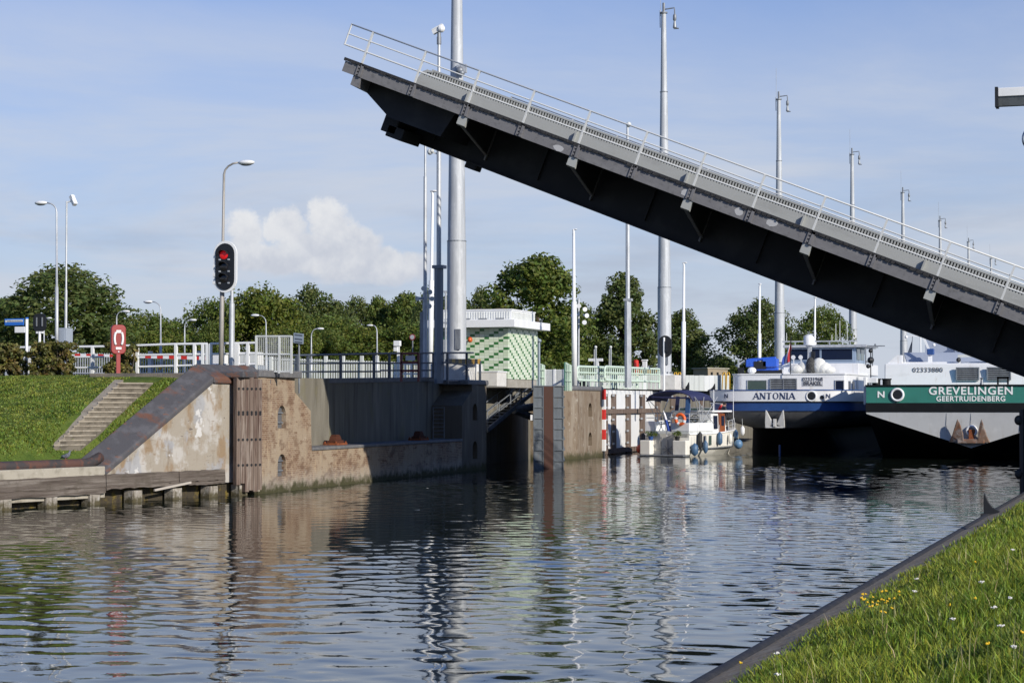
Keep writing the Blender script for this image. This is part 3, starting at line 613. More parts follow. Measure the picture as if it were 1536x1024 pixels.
# ------------------------------------------------------------------ guide wall, wing wall, steps
GD = Vector((.205, 1, 0)).normalized(); GN = Vector((1, -.205, 0)).normalized()
def ong(px, py, off=0): return onplane(px, py, Vector((gx(51.21), 51.21, 0)) - GN * off, GN)
def gp(y, z, off=0): return Vector((gx(y), y, z)) - GN * off
def guidewall():
    y0, y1 = 30., ong(372, 720).y
    z1 = ong(185, 711).z; zmid = ong(185, 728).z; z0 = ong(185, 738).z
    # wing wall
    A = ong(163, 709); Bt = ong(330, 575); Ct = ong(357, 571); yA = A.y
    t = thing('wing_wall', 'stained pale triangular wing wall under a sloping rusty steel cap', 'wall', (A.x, A.y, 0))
    pl = [gp(A.y, zmid - .1, .35), gp(y1 + 1, zmid - .1, .35), gp(y1 + 1, Ct.z, .35), gp(Ct.y, Ct.z, .35), gp(Bt.y, Bt.z, .35), gp(A.y, A.z, .35)]
    obj('wall', W(t).ext(pl, -GN * 1.1), M_wing, t)
    up = Vector((0, 0, .1)); mb = W(t)
    capf = [gp(A.y - .1, A.z - .25, .25), gp(Bt.y, Bt.z, .25), gp(Ct.y + 2.2, Bt.z - .02, .25)]
    wd = -GN * .85 + Vector((0, 0, .44))
    for p, q in zip(capf[:-1], capf[1:]):
        mb.hexa([p, p + wd, q + wd, q, p + up * 2.2, p + wd + up * 2.6, q + wd + up * 2.6, q + up * 2.2])
    obj('steel_cap', mb, M_slate, t, bevel=.05)
    # concrete coping and rusty pipe along the toe
    t = thing('toe_coping', 'low concrete coping with a rusty edge pipe below the grass slope', 'coping', gp(45, 0))
    zc = z1; mb = W(t); zt_ = ong(80, 702, .12).z; mb.ext([gp(20, .2, .12), gp(A.y - .03, .2, .12), gp(A.y - .03, zt_, .12), gp(20, zt_, .12)], -GN * .8); obj('beam', mb, mat('coping_stone', (.36, .33, .27), [((.20, .18, .14), 2, .45, .7, .8), ((.45, .42, .36), 6, .55, .7, .6)], rough=.9, bump=.015), t, bevel=.02)
    mb = W(t); mb.tube([gp(20, zt_ + .08, .5), gp(A.y - .5, zt_ + .08, .5), gp(A.y - .2, zt_ + .14, .5), gp(A.y + .15, zt_ + .28, .5)], .17, 10); obj('pipe', mb, mat('rust_pipe', (.085, .04, .03), [((.035, .032, .033), 1.2, .42, .56, .95), ((.15, .055, .03), 4, .52, .7, .7)], rough=.8), t, smooth=True)
    # timber waling beams on piles
    t = thing('timber_fender', 'long weathered timber waling on white tipped piles along the waterline', 'fender', gp(45, 0)); r = random.Random(2)
    ys = [20, 33, 44, 50.5, A.y - .1, A.y + 3.4, y1 - 1.2]
    for a, b in zip(ys[:-1], ys[1:]):
        for (za, zb_, th) in ((zmid + .02, z1, .3), (z0 + (.0 if b < A.y + 1 else .12), zmid, .36)):
            n = 16; mb = W(t); dz = r.uniform(-.03, .03)
            for k in range(n):
                u0 = a + .02 + (b - a - .04) * k / n; u1 = a + .02 + (b - a - .04) * (k + 1) / n
                if k == 0: e0 = (r.uniform(-.04, .03), r.uniform(-.02, .03))
                e1 = (r.uniform(-.025, .02), r.uniform(-.015, .015)) 
                P = [gp(u0, za + dz + e0[0], 0), gp(u0, za + dz + e0[0], th), gp(u1, za + dz + e1[0], th), gp(u1, za + dz + e1[0], 0)]
                Q = [gp(u0, zb_ + e0[1], .02), gp(u0, zb_ + e0[1], th), gp(u1, zb_ + e1[1], th), gp(u1, zb_ + e1[1], .02)]
                mb.hexa(P + Q); e0 = e1
            obj('waling', mb, M_timber, t)
    obj('split_plank', W(t).ext([gp(A.y + 2.1, z0 - .02, -.03), gp(A.y + 3.9, z0 + .17, -.03), gp(A.y + 3.9, z0 + .24, -.03), gp(A.y + 2.1, z0 + .05, -.03)], GN * .06), mat('pale_split_wood', (.42, .38, .33), rough=.9), t)
    for px in (10, 79, 144, 207, 267, 321, 366):
        c = ong(px, 750); mb = W(t); b = gp(c.y, 0, .1); w = .24
        mb.hexa([gp(c.y - w, -1, .02), gp(c.y + w, -1, .02), gp(c.y + w, -1, .38), gp(c.y - w, -1, .38), gp(c.y - w, z0 + .03, .02), gp(c.y + w * .9, z0 + .03, .02), gp(c.y + w * .9, z0 + .03, .38), gp(c.y - w, z0 + .03, .38)])
        obj('pile', mb, M_pile, t)
    # back sheet behind the piles
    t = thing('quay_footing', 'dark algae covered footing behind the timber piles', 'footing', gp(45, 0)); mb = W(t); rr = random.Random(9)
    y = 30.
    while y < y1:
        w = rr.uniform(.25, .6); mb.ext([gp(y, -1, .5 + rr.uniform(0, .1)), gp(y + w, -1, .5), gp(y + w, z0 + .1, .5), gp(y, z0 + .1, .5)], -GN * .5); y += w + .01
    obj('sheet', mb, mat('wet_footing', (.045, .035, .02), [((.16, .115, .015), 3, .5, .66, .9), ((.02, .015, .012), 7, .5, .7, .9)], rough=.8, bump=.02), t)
    # vertical fender boards
    t = thing('fender_boards', 'tall reddish brown fender boards with rows of bolt holes on the pier corner', 'fender', ong(368, 730)); 
    zt = ong(368, 566).z; zbm = .12; a = ong(352.5, 720); b = Vector((wx(63.2) + .25, 63.2, 0)); n = 6; MT = M_timberv
    a = Vector((a.x, a.y, 0)) + GN * .06; hol = W(t)
    for k in range(n):
        p = a.lerp(b, k / n); q = a.lerp(b, (k + .93) / n); nn = Vector((q.y - p.y, -(q.x - p.x), 0)).normalized()
        mb = W(t); z0_ = zbm + (.25 if k < 2 else .0) + .05 * (k % 2); mb.ext([Vector((p.x, p.y, z0_)), Vector((q.x, q.y, z0_)), Vector((q.x, q.y, zt - .03 * (k % 3))), Vector((p.x, p.y, zt - .03 * (k % 3)))], -nn * .18); obj('board', mb, MT, t)
        for py in (583, 618, 621, 659, 697):
            z = ong(368, py).z; c = p.lerp(q, .5); hol.tube([Vector((c.x, c.y, z)) - nn * .02, Vector((c.x, c.y, z)) + nn * .012], .05, 8)
    obj('bolt_holes', hol, M_black, t)
    mb = W(t); mb.box((a.x - .9, a.y - .0, zt - .02), (b.x - .2, b.y + .15, zt + .2)); obj('top_plate', mb, M_slate, t, bevel=.05)
guidewall()

STEPROWS = []
def steps():
    bl = onslope(83, 675.5); br = onslope(120, 677); tl = onslope(185, 576); tr = onslope(229, 576.5)
    t = thing('concrete_steps', 'flight of weathered concrete steps set in the grass slope', 'steps', bl); n = 14; mb = W(t); mr_ = W(t); ROWS = []
    for k in range(n):
        f0, f1 = k / n, (k + 1) / n
        L = lambda u, v, f: onslope(u[0] + (v[0] - u[0]) * f, u[1] + (v[1] - u[1]) * f)
        PL = ((83, 675.5), (185, 576)), ((120, 677), (229, 576.5)); a, b, c, d = L(*PL[0], f0), L(*PL[1], f0), L(*PL[1], f1), L(*PL[0], f1); ROWS.append((a, b))
        zt = max(c.z, d.z) + .05; q = [Vector((p.x, p.y, a.z - .5)) for p in (a, b, c, d)]; mr_.hexa(q + [Vector((p.x, p.y, zt - .055)) for p in (a, b, c, d)])
        nz = Vector((0, -.07, 0)); mb.hexa([Vector((p.x, p.y, zt - .052)) + v for p, v in zip((a, b, c, d), (nz, nz, -nz * .4, -nz * .4))] + [Vector((p.x, p.y, zt)) + v for p, v in zip((a, b, c, d), (nz, nz, -nz * .4, -nz * .4))])
    ms = mat('step_concrete', (.31, .27, .21), [((.18, .155, .12), 2, .45, .7, .7), ((.37, .34, .28), 5, .5, .7, .7)], rough=.9, bump=.02)
    obj('treads', mb, ms, t); obj('risers', mr_, mat('riser_concrete', (.16, .14, .11), [((.08, .07, .055), 3, .45, .65, .9)], rough=.9), t)
    e = Vector((-.34, 0, 0)); mb = W(t); up = Vector((0, 0, .12))
    ROWS.append((tl, tr)); STEPROWS.extend(ROWS)
    for A, B in [(p[0] + up * .5, q[0] + up * .5) for p, q in zip(ROWS[:-1], ROWS[1:])]: mb.hexa([A + e - up, A - up, B - up, B + e - up, A + e + up * .8, A + up * .8, B + up * .8, B + e + up * .8])
    obj('side_kerb', mb, ms, t)
    y = YC - .25; a = on(1, 134, 571, y); b = on(1, 297, 571, y)
    t = thing('kerb_beam', 'long grey concrete beam at the top of the grass steps', 'kerb', (a.x, y, zslope(y)))
    zt = on(1, 200, 559.5, y).z; mb = W(t); mb.box((a.x, y, a.z - .4), (b.x, y + .35, zt)); obj('beam', mb, mat('kerb_weathered', (.20, .175, .14), [((.11, .10, .085), (1, 1, 6), .45, .65, .8), ((.30, .27, .22), 3, .55, .7, .6)], rough=.9, bump=.02), t, bevel=.02)
steps()
def grass_left():
    rng = np.random.default_rng(21); n = 190000; y = rng.uniform(47.0, YC + 2.2, n); x = rng.uniform(-52, -30.5, n); yt_ = np.clip(51.21 + (x + 34.35) / .205, 49.5, 57.4); z = S0.z + (PZ + .08 - S0.z) * np.clip((y - yt_) / (YC - yt_), 0, 1)
    xl = gx(0) + y * .205 - 1.1; k = x < xl - .1
    bl = onslope(83, 675.5); br = onslope(120, 677); tl = onslope(185, 576); tr = onslope(229, 576.5)
    sl = np.interp(y, [p.y for p, q in STEPROWS], [p.x for p, q in STEPROWS]); sr = np.interp(y, [q.y for p, q in STEPROWS], [q.x for p, q in STEPROWS]); k &= ~((x > sl - .36) & (x < sr + .03) & (y > STEPROWS[0][1].y - .05))
    kb = on(1, 134, 571, YC - .25).x; kc = on(1, 297, 571, YC - .25).x; k &= ~((x > kb - .1) & (x < kc + .1) & (y > YC - .45) & (y < YC + .25))
    P = np.stack([x, y, z - .03], 1)[k]
    cl = (np.sin(P[:, 0] * 1.1 + np.sin(P[:, 1] * 2)) * np.sin(P[:, 1] * 1.6 + np.sin(P[:, 0] * .7)) > -.2)
    m = mat('slope_grass', (.155, .215, .026), [((.22, .25, .042), .6, .42, .6, .8), ((.085, .135, .018), 2.0, .5, .62, .9)], rough=.6, islandvar=.45, transl=.35)
    o = blades('grass', P, np.where(cl, .10, .07) * np.where(P[:, 1] > YC - .3, .6, 1), .055, 22, m, .6); tag(o, 'mown green grass on the embankment slope', 'grass', kind='stuff')
grass_left()
# ------------------------------------------------------------------ raised bascule bridge
M_bside = mat('bridge_grey', (.165, .162, .168), [((.21, .207, .21), (1.2, 3, 3), .45, .7, .6), ((.09, .09, .092), 5, .5, .7, .6)], rough=.65, spec=.3)
M_brail = mat('rail_light_grey', (.58, .59, .58), rough=.5)
M_blight = mat('bridge_light_grey', (.36, .37, .355), [((.28, .285, .275), (.6, 3, 3), .45, .7, .6), ((.40, .40, .39), 5, .55, .7, .5)], rough=.6)
M_bgirder = mat('girder_paint_and_shade', (.035, .036, .04), [((.055, .055, .058), 1.0, .45, .7, .7)], rough=.7, spec=.12)
def bridge():
    Y0 = 65.0; th = atan(.397); hx = -.84; hz = 4.6; Wd = 17.8
    P0 = on(1, 543, 95.2, Y0); P11 = on(1, 1502, 449.4, Y0)
    th = math.atan2(P0.z - P11.z, P11.x - P0.x); u = Vector((-cos(th), 0, sin(th))); n = Vector((sin(th), 0, cos(th)))
    s = (P11.z - 4.9) / sin(th); O = P11 - u * s
    M3 = Matrix((u, (0, -1, 0), n)).transposed(); t = thing('bascule_bridge', 'raised grey bascule bridge leaf with a dark underside across the canal', 'bridge', O)
    t.rotation_euler = M3.to_euler()
    xs = [(on(1, a, b, Y0) - O).dot(u) for a, b in [(543, 95.2), (621.1, 126.4), (703.4, 157.1), (786.4, 187.4), (869.3, 219.4), (952.9, 250.6), (1040, 284), (1128, 315.2), (1218.2, 347.3), (1309.7, 381.3), (1405.3, 414.6), (1502, 449.4)]]
    sp = (xs[0] - xs[-1]) / 11; xs = [xs[-1] + sp * (11 - k) for k in range(12)] + [xs[-1] - sp, xs[-1] - 2 * sp]; xt = xs[0] + .64; x_root = -1.0
    # deck plate with dark edge
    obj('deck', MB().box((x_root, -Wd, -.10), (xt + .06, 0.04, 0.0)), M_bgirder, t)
    fz0, fz1 = -.50, -.11
    obj('fascia', MB().box((x_root, -.10, fz0), (xt, -.0, fz1)), M_bside, t); obj('fascia', MB().box((x_root, -Wd, fz0), (xt, -Wd + .1, fz1)), M_bside, t)
    mb = MB(); r = random.Random(3)       # ragged rubber drip edge
    x = x_root
    while x < xt:
        w = r.uniform(.08, .3); mb.box((x, .04, -.10 + r.uniform(-.03, .02)), (x + w * .7, .06, -.02)); x += w
    obj('edge_clips', mb, M_rubber, t)
    # paint patches on the fascia
    mp = mat('patch_paint', (.42, .42, .42), rough=.6)
    for px, py, w, h in ((838, 222, .45, .22), (1029, 289, .35, .3), (1108, 317, .32, .28), (1158, 334, .42, .28)):
        q = on(1, px, py, Y0) - O; a = q.dot(u); c = q.dot(n); mb = MB(); pts = []
        for k in range(9): an = 2 * pi * k / 9; rr = random.uniform(.8, 1.1); pts.append((a + w / 2 * rr * cos(an), .003, c + h / 2 * rr * sin(an)))
        obj('paint_patch', mb.ext(pts, (0, -.003 + .0055, 0)), mp, t)
    # box girder with raked nose
    gz = (on(1, 603, 204.5, Y0 + 3.6) - O).dot(n); gy0, gy1 = -3.6, -Wd + 3.6
    q1 = on(1, 545, 112, Y0) - O; nx0 = xs[0] - .05; nx1 = (on(1, 603, 204.5, Y0 + 3.6) - O).dot(u)
    prof = [(x_root, 0, -.1), (nx0, 0, -.1), (nx0, 0, -.75), (nx1 + .25, 0, gz + .35), (nx1, 0, gz), (x_root, 0, gz - .12)]
    mb = MB()
    for ya in (gy0, gy1 + .4): mb.ext([(a, ya, c) for a, b, c in prof], (0, -.4, 0))
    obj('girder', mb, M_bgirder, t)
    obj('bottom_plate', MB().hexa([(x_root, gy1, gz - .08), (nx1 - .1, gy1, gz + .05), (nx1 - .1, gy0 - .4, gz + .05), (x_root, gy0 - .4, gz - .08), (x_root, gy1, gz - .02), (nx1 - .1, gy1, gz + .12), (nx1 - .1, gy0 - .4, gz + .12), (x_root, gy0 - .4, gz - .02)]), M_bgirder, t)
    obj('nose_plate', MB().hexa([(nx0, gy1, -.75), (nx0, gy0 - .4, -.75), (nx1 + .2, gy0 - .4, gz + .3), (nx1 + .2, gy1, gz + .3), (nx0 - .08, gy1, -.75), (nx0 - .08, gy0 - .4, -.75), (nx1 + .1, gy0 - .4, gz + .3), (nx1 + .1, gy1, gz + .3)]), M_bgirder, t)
    # cross girders cantilevered to the edge, every second post
    for k in range(0, 14):
        if k % 2 == 0:
            x = xs[k] - (.0 if k else .0); w = .16
            mb = MB(); mb.ext([(x - w, -.02, -.12), (x - w, -.02, fz0 - .32), (x - w, -.2, fz0 - .36), (x - w, -.2, -.12)] if k else [(x - w, -.02, -.12), (x - w, -.02, -.85), (x - w, gy0 + .02, -1.0), (x - w, gy0 + .02, -.12)], (2 * w, 0, 0))
            cl = obj('cantilever', mb, M_blight if k else M_bside, t)
            if k:
                obj('web', MB().ext([(x - .02, -.2, -.12), (x - .02, -.2, fz0 - .32), (x - .02, gy0 + .02, -1.52), (x - .02, gy0 + .02, -.12)], (.04, 0, 0)), M_bgirder, cl)  # near-black web: shade under the deck is put into its colour
                obj('flange', MB().ext([(x - .07, -.2, fz0 - .36), (x - .07, gy0 + .02, -1.56), (x - .07, gy0 + .02, -1.525), (x - .07, -.2, fz0 - .325)], (.14, 0, 0)), M_bside, cl)
    qq = lambda a, b: ((on(1, a, b, Y0 + .9) - O).dot(u), -.9, (on(1, a, b, Y0 + .9) - O).dot(n))
    obj('end_beam', MB().ext([qq(541, 108), qq(541.5, 119), qq(549, 138), qq(583, 176), qq(660, 205), qq(690, 160)], (0, -Wd + 1.8, 0)), M_bgirder, t)
    for k in range(1, 14): obj('stiffener', MB().box((xs[k] - .03, gy0 + .002, gz + .25), (xs[k] + .03, gy0 + .16, -.12)), M_bside if k % 2 == 0 else M_bgirder, t)
    obj('bottom_flange', MB().box((x_root, gy0 - .3, gz - .36), (nx1 - .6, gy0 + .22, gz - .30)) if 0 else MB().hexa([(x_root, gy0 - .1, gz - .15), (nx1, gy0 - .1, gz - .03), (nx1, gy0 + .2, gz - .03), (x_root, gy0 + .2, gz - .15), (x_root, gy0 - .1, gz - .09), (nx1, gy0 - .1, gz + .03), (nx1, gy0 + .2, gz + .03), (x_root, gy0 + .2, gz - .09)]), M_bgirder, t)
    # latch blocks at the tip
    lq = lambda a, b: on(1, a, b, Y0 + 1.6) - O
    for c0, hx_, hz_ in ((lq(586, 185), .30, .36), (lq(592, 199), .33, .22)):
        a, c = c0.dot(u), c0.dot(n); obj('latch_block', MB().box((a - hx_, -3.4, c - hz_), (a + hx_, -1.6, c + hz_)), M_bgirder, t, bevel=.03)
    obj('latch_block', MB().box((nx1 - 3.2, gy0 - .6, gz - .24), (nx1 - 2.75, gy0 + .05, gz + .02)), M_bgirder, t, bevel=.03)
    # near railing
    hr = 1.17
    def railing(y, posts, lbl):
        g = obj('railing', MB().tube([(x_root, y, hr), (xt + .25, y, hr)], .03, 8), M_brail, t, smooth=True)
        mb = MB(); mb.tube([(x_root, y, hr * .70), (xt + .25, y, hr * .70)], .026, 8); mb.tube([(x_root, y, hr * .36), (xt + .25, y, hr * .36)], .032, 8); mb.tube([(xt + .25, y, hr + .03), (xt + .25, y, hr * .36 - .03)], .03, 8); obj('rail', mb, M_brail, g)
        for x in posts: obj('post', MB().box((x - .03, y - .04, -.06), (x + .03, y + .04, hr)), M_brail, g)
    railing(.0, xs, '')
    railing(-Wd, xs, '')
    for k, x in enumerate(xs):
        mb = MB(); mb.box((x - .13, .002, fz0 + .02), (x - .03, .06, -.05)); mb.box((x + .06, .002, fz0 + .02), (x + .1, .05, -.05))
        for z in (-.16, -.28, -.40): mb.tube([(x + .03, .0, z), (x + .03, .05, z)], .035, 6)
        obj('post_bracket', mb, M_bside, t)
    # vehicle parapets on both sides of the carriageway
    for yy in (-1.75, -Wd + 1.75):
        x1 = xs[0] - 1.45
        mb = MB(); mb.ext([(x_root, yy, 0.0), (x1 + .1, yy, 0.0), (x1, yy, .22), (x1 - .05, yy, .40), (x_root, yy, .40)], (0, -.12, 0)); o = obj('parapet', mb, M_blight, t)
        mb = MB(); x = x_root
        while x < x1 - .22: mb.box((x, yy - .11, .40), (x + .055, yy - .02, .64)); x += .105
        a_ = [(x1 - .05, yy, .40), (x1 - .1, yy, .52), (x1 - .22, yy, .61), (x1 - .40, yy, .64), (x1 - .5, yy, .64), (x1 - .5, yy, .58), (x1 - .3, yy, .55), (x1 - .17, yy, .40)]
        obj('grille', mb, M_blight, o)
        mb = MB(); mb.ext(a_, (0, -.12, 0)); mb.box((x_root, yy - .16, .635), (x1 - .42, yy - .01, .70)); obj('top_rail', mb, M_blight, o)
        obj('mesh_back', MB().box((x_root, yy - .135, .401), (x1 - .3, yy - .125, .635)), mat('grille_mesh', (.10, .10, .095), rough=.7), o)
        mb = MB()
        for k in range(0, 13, 1):
            x = (xs[k] + xs[k + 1]) / 2 - .35
            if x < x1 - .3 and k % 2 == 1: mb.ext([(x, yy + .002, .02), (x + .06, yy + .002, .02), (x + .06, yy + .002, .40), (x, yy + .002, .40)], (0, .16, 0))
        obj('stiffeners', mb, M_blight, o)
    # road surface
    obj('roadway', MB().box((x_root, -Wd + 2, .002), (xt, -2, .03)), M_asph, t)
    # support the hinge
    t2 = thing('bridge_pivot_pier', 'concrete pivot pier carrying the raised bridge on the right bank', 'pier', (4, 76, PZ)); 
    mb = MB(); mb.box((-5.2, -8.6, -.1), (-3.6, 6.5, .25)); obj('bearing_seat', mb, M_concrete, t2)
bridge()
# timber pile at the right edge, below the bridge
def edge_pile():
    p = on(0, 1533.5, 690, bx(62) - .25); t = thing('dolphin_pile', 'dark timber pile with rubber blocks at the right edge of the photo', 'pile', (p.x, p.y, 0))
    obj('pile', MB().tube([(0, 0, -1), (0, 0, 3.0)], .09, 8), M_black, t); mb = MB()
    for z in (2.65, .95): obj('rubber_block', MB().ball((-.1, -.02, z), (.14, .14, .16), 8), M_rubber, t, smooth=True)
edge_pile()
# gantry arm upper right
def arm():
    y = 40.; p = on(1, 1497, 145, y); t = thing('signal_gantry', 'pale horizontal signal arm with dark end cap entering at the upper right', 'arm', (p.x + 4.5, y, 1.8)); mb = W(t); s = scl(p); h1 = 13 / s; h2 = 13 / s
    mb.box((p.x, y, p.z), (p.x + 4.5, y + .3, p.z + h1)); obj('beam', mb, M_white, t, bevel=.01)
    mb = W(t); mb.ext([(p.x, y + .02, p.z - .002), (p.x, y + .28, p.z - .002), (p.x, y + .28, p.z - h2), (p.x, y + .12, p.z - h2)], (4.5, 0, 0)); obj('lower_beam', mb, M_galvd, t)
    mb = W(t); mb.box((p.x - .06, y - .02, p.z - h2 - .03), (p.x - .003, y + .32, p.z + h1 + .02)); obj('end_cap', mb, M_black, t)
    mb = W(t); mb.tube([(p.x + 4.4, y + .15, 1.8), (p.x + 4.4, y + .15, p.z + h1)], .16, 12); obj('post', mb, M_galv, t)
    q = on(1, 1546, 208, y + .1); t2 = thing('round_signal', 'grey round signal lamp just entering at the right edge below the white arm', 'signal', (q.x, y + .1, q.z)); mb = MB(); mb.ball((0, 0, 0), (13 / s, 13 / s, 17 / s), 14); obj('housing', mb, M_galvd, t2, smooth=True); obj('ring', MB().torus((0, -8 / s, -1 / s), 9 / s, 2.5 / s), M_white, t2, smooth=True)
    obj('bracket', MB().tube([(0, 0, 0), (0, 0, p.z - h2 - q.z)], .03, 6), M_galvd, t2)
arm()
# ------------------------------------------------------------------ trees
M_leaf = [mat('leaf_a', (.115, .16, .026), [((.155, .195, .032), .35, .42, .62, .8), ((.07, .10, .015), .9, .5, .65, .6)], rough=.6, islandvar=.28, transl=.452),
          mat('leaf_b', (.10, .135, .032), [((.13, .16, .04), .35, .42, .62, .8), ((.05, .078, .018), .9, .5, .65, .6)], rough=.6, islandvar=.28, transl=.45),
          mat('leaf_c', (.135, .17, .022), [((.17, .195, .028), .4, .42, .62, .8), ((.085, .11, .014), .9, .5, .65, .6)], rough=.6, islandvar=.28, transl=.452),
          mat('leaf_hedge', (.13, .125, .026), [((.19, .115, .03), 1.2, .45, .62, .8), ((.05, .07, .014), 2.2, .48, .62, .8)], rough=.6, islandvar=.5, transl=.25)]
M_bark = mat('bark', (.07, .055, .04), [((.12, .10, .08), (4, 4, 1), .45, .65, .8)], rough=.95, bump=.03)
def leafcloud(centers, radii, per, size, seed, m, name):
    rng = np.random.default_rng(seed); n = len(centers) * per
    C = np.repeat(centers, per, 0); R = np.repeat(radii, per)
    d = rng.normal(size=(n, 3)); d /= np.linalg.norm(d, axis=1)[:, None]; d[:, 2] = d[:, 2] * .85 + .1
    P = C + d * (R * rng.uniform(.45, 1.08, n) ** .7)[:, None]
    nn = d + rng.normal(size=(n, 3)) * .55; nn /= np.linalg.norm(nn, axis=1)[:, None]
    a = np.cross(nn, rng.normal(size=(n, 3))); a /= np.linalg.norm(a, axis=1)[:, None]; b = np.cross(nn, a)
    s = (size * rng.uniform(.55, 1.3, n))[:, None]
    V = np.stack([P - a * s * .5, P + b * s * .32 + nn * s * .06, P + a * s * .55, P - b * s * .32 + nn * s * .06], 1).reshape(-1, 3)
    F = np.arange(n * 4).reshape(n, 4); o = mesh_np(name, V, F, m, False); return o
DIM = {}
def make_tree(seed, h, w, m, nclump=90, per=64, size=.42, low=.08, taper=1.0):
    rng = np.random.default_rng(seed); r = random.Random(seed)
    t = thing('deciduous_tree', 'tree', 'tree'); cs = []; rs = []
    lean = [(r.uniform(0, 6.28), r.uniform(.0, .16)) for _ in range(5)]
    while len(cs) < nclump:
        z = r.uniform(0, 1); a = r.uniform(0, 2 * pi)
        prof = max(.12, 1 - abs(2 * (z * .86 + .10) - 1) ** 2.3) ** .5
        if taper != 1: prof *= (1 - (z * .75) ** taper * .6)
        lob = 1 + .20 * sin(2 * a + seed) + .14 * sin(3 * a + 2 * seed + 5 * z)
        q = r.random() ** .45; rad_ = w / 2 * prof * lob * q * .98
        cs.append((rad_ * cos(a), rad_ * sin(a), h * (low + (1 - low) * z) * (.96 - .12 * q * q * z))); rs.append(w * r.uniform(.09, .165))
    o = leafcloud(np.array(cs), np.array(rs), per, size, seed, m, 'crown'); o.parent = t
    mb = MB(); mb.tube([(0, 0, -.2), (.05, .03, h * .2), (-.05, .02, h * .5), (0, 0, h * .8)], [h * .022, h * .018, h * .012, h * .004], 8); obj('trunk', mb, M_bark, t, smooth=True)
    for i in range(6):
        c = cs[r.randrange(len(cs))]; z0 = h * r.uniform(.15, .4); mb = MB(); mb.tube([(0, 0, z0), (c[0] * .5, c[1] * .5, (z0 + c[2]) / 2 + .2), c], [h * .009, h * .006, h * .002], 5); obj('limb', mb, M_bark, t, smooth=True)
    DIM[t.name] = {'h': h, 'w': w}; return t
protos = [make_tree(1, 9.6, 8.4, M_leaf[0], 150, 105, .31, .02), make_tree(2, 10.5, 7.2, M_leaf[1], 150, 105, .31, .02), make_tree(3, 8.0, 7.6, M_leaf[2], 140, 105, .31, .02), make_tree(4, 11, 6.4, M_leaf[0], 150, 105, .31, .04, 2.6),
          make_tree(5, 11, 6.0, M_leaf[1], 150, 105, .31, .03, 2.0)]
tree_used = set()
def tree(k, px0, px1, ptop, dist, label, group, zb=PZ, wf=1.32):
    """a tree whose crown spans the sight lines px0..px1 and reaches up to ptop, at the given distance"""
    pc = at((px0 + px1) / 2, 604, dist); top = at((px0 + px1) / 2, ptop, dist).z; wd = (px1 - px0) * wf * dist / FPX; p = protos[k]
    sc = (wd / DIM[p.name]['w'], wd / DIM[p.name]['w'], (top - zb) / DIM[p.name]['h'] * 1.0); loc = Vector((pc.x, pc.y, zb)); rz = random.uniform(0, 6.28)
    if k not in tree_used:
        tree_used.add(k); p.location = loc; p.rotation_euler = (0, 0, rz); p.scale = sc; p['label'] = label; p['group'] = group; return p
    return copy_tree(p, loc, rz, label, sc, group)
G1 = 'trees in the belt behind the road'; G2 = 'trees on the lock island'
T = [(1, -40, 62, 448, 165, 'dark tree cut by the left photo edge behind the street name sign'), (1, 14, 176, 398, 150, 'broad dark rounded tree standing tall behind the two slim poles at far left'),
     (0, 120, 205, 470, 190, 'low green tree in the gap right behind the red lifebuoy box'), (0, 176, 262, 466, 180, 'green tree just right of the lifebuoy box, under the lamp pointing left'), (2, 232, 312, 478, 185, 'low yellowish tree left of the traffic light post'),
     (0, 280, 366, 446, 175, 'green tree directly behind the traffic light post'), (2, 340, 452, 426, 172, 'yellow green round tree just right of the traffic light'), (1, 428, 506, 428, 205, 'grey green taller tree behind the yellow green row, above the mesh cage'),
     (0, 442, 540, 470, 176, 'mid green tree behind the small blue grey sign'), (1, 505, 565, 446, 215, 'grey green back row tree left of the poplar like pair'), (3, 545, 592, 442, 215, 'upright grey green tree at the middle of the back row'), (3, 578, 640, 436, 212, 'upright grey green tree just left of the slim pole cluster'),
     (2, 500, 600, 486, 172, 'low yellow green tree behind the lamp at the middle of the dark railing'), (0, 566, 668, 480, 170, 'low green tree behind the round road sign'), (1, 620, 668, 432, 190, 'dark tree behind the dark pole with thick foot'),
     (1, 664, 704, 462, 200, 'dark tree right behind the big galvanised mast'), (1, 694, 752, 432, 230, 'distant dark tree over the roof of the tiled building'), (1, 640, 720, 440, 220, 'dark back tree between pole cluster and big mast')]
T += [(4, -30, 40, 462, 200, 'dark green tree far behind the street name sign, left of the broad dark tree'), (0, 150, 190, 484, 170, 'low bushy tree straight behind the lifebuoy box'), (2, 205, 275, 492, 168, 'low yellowish bush tree under the left pointing lamp'), (0, 300, 345, 478, 168, 'low green tree left of the traffic light, in front of the taller one'), (2, 395, 470, 482, 165, 'low yellow green tree behind the mesh cage'),
      (0, 455, 520, 492, 168, 'low green tree under the blue grey sign'), (4, 486, 530, 452, 230, 'far grey green tree between the tall tree and the upright pair'), (1, 548, 612, 462, 225, 'far dark tree filling the gap below the upright pair'), (2, 590, 660, 500, 172, 'low yellow green tree right of the round road sign')]
for k, a, b, c, d, l in T: tree(k, a, b, c, d, l, G1)
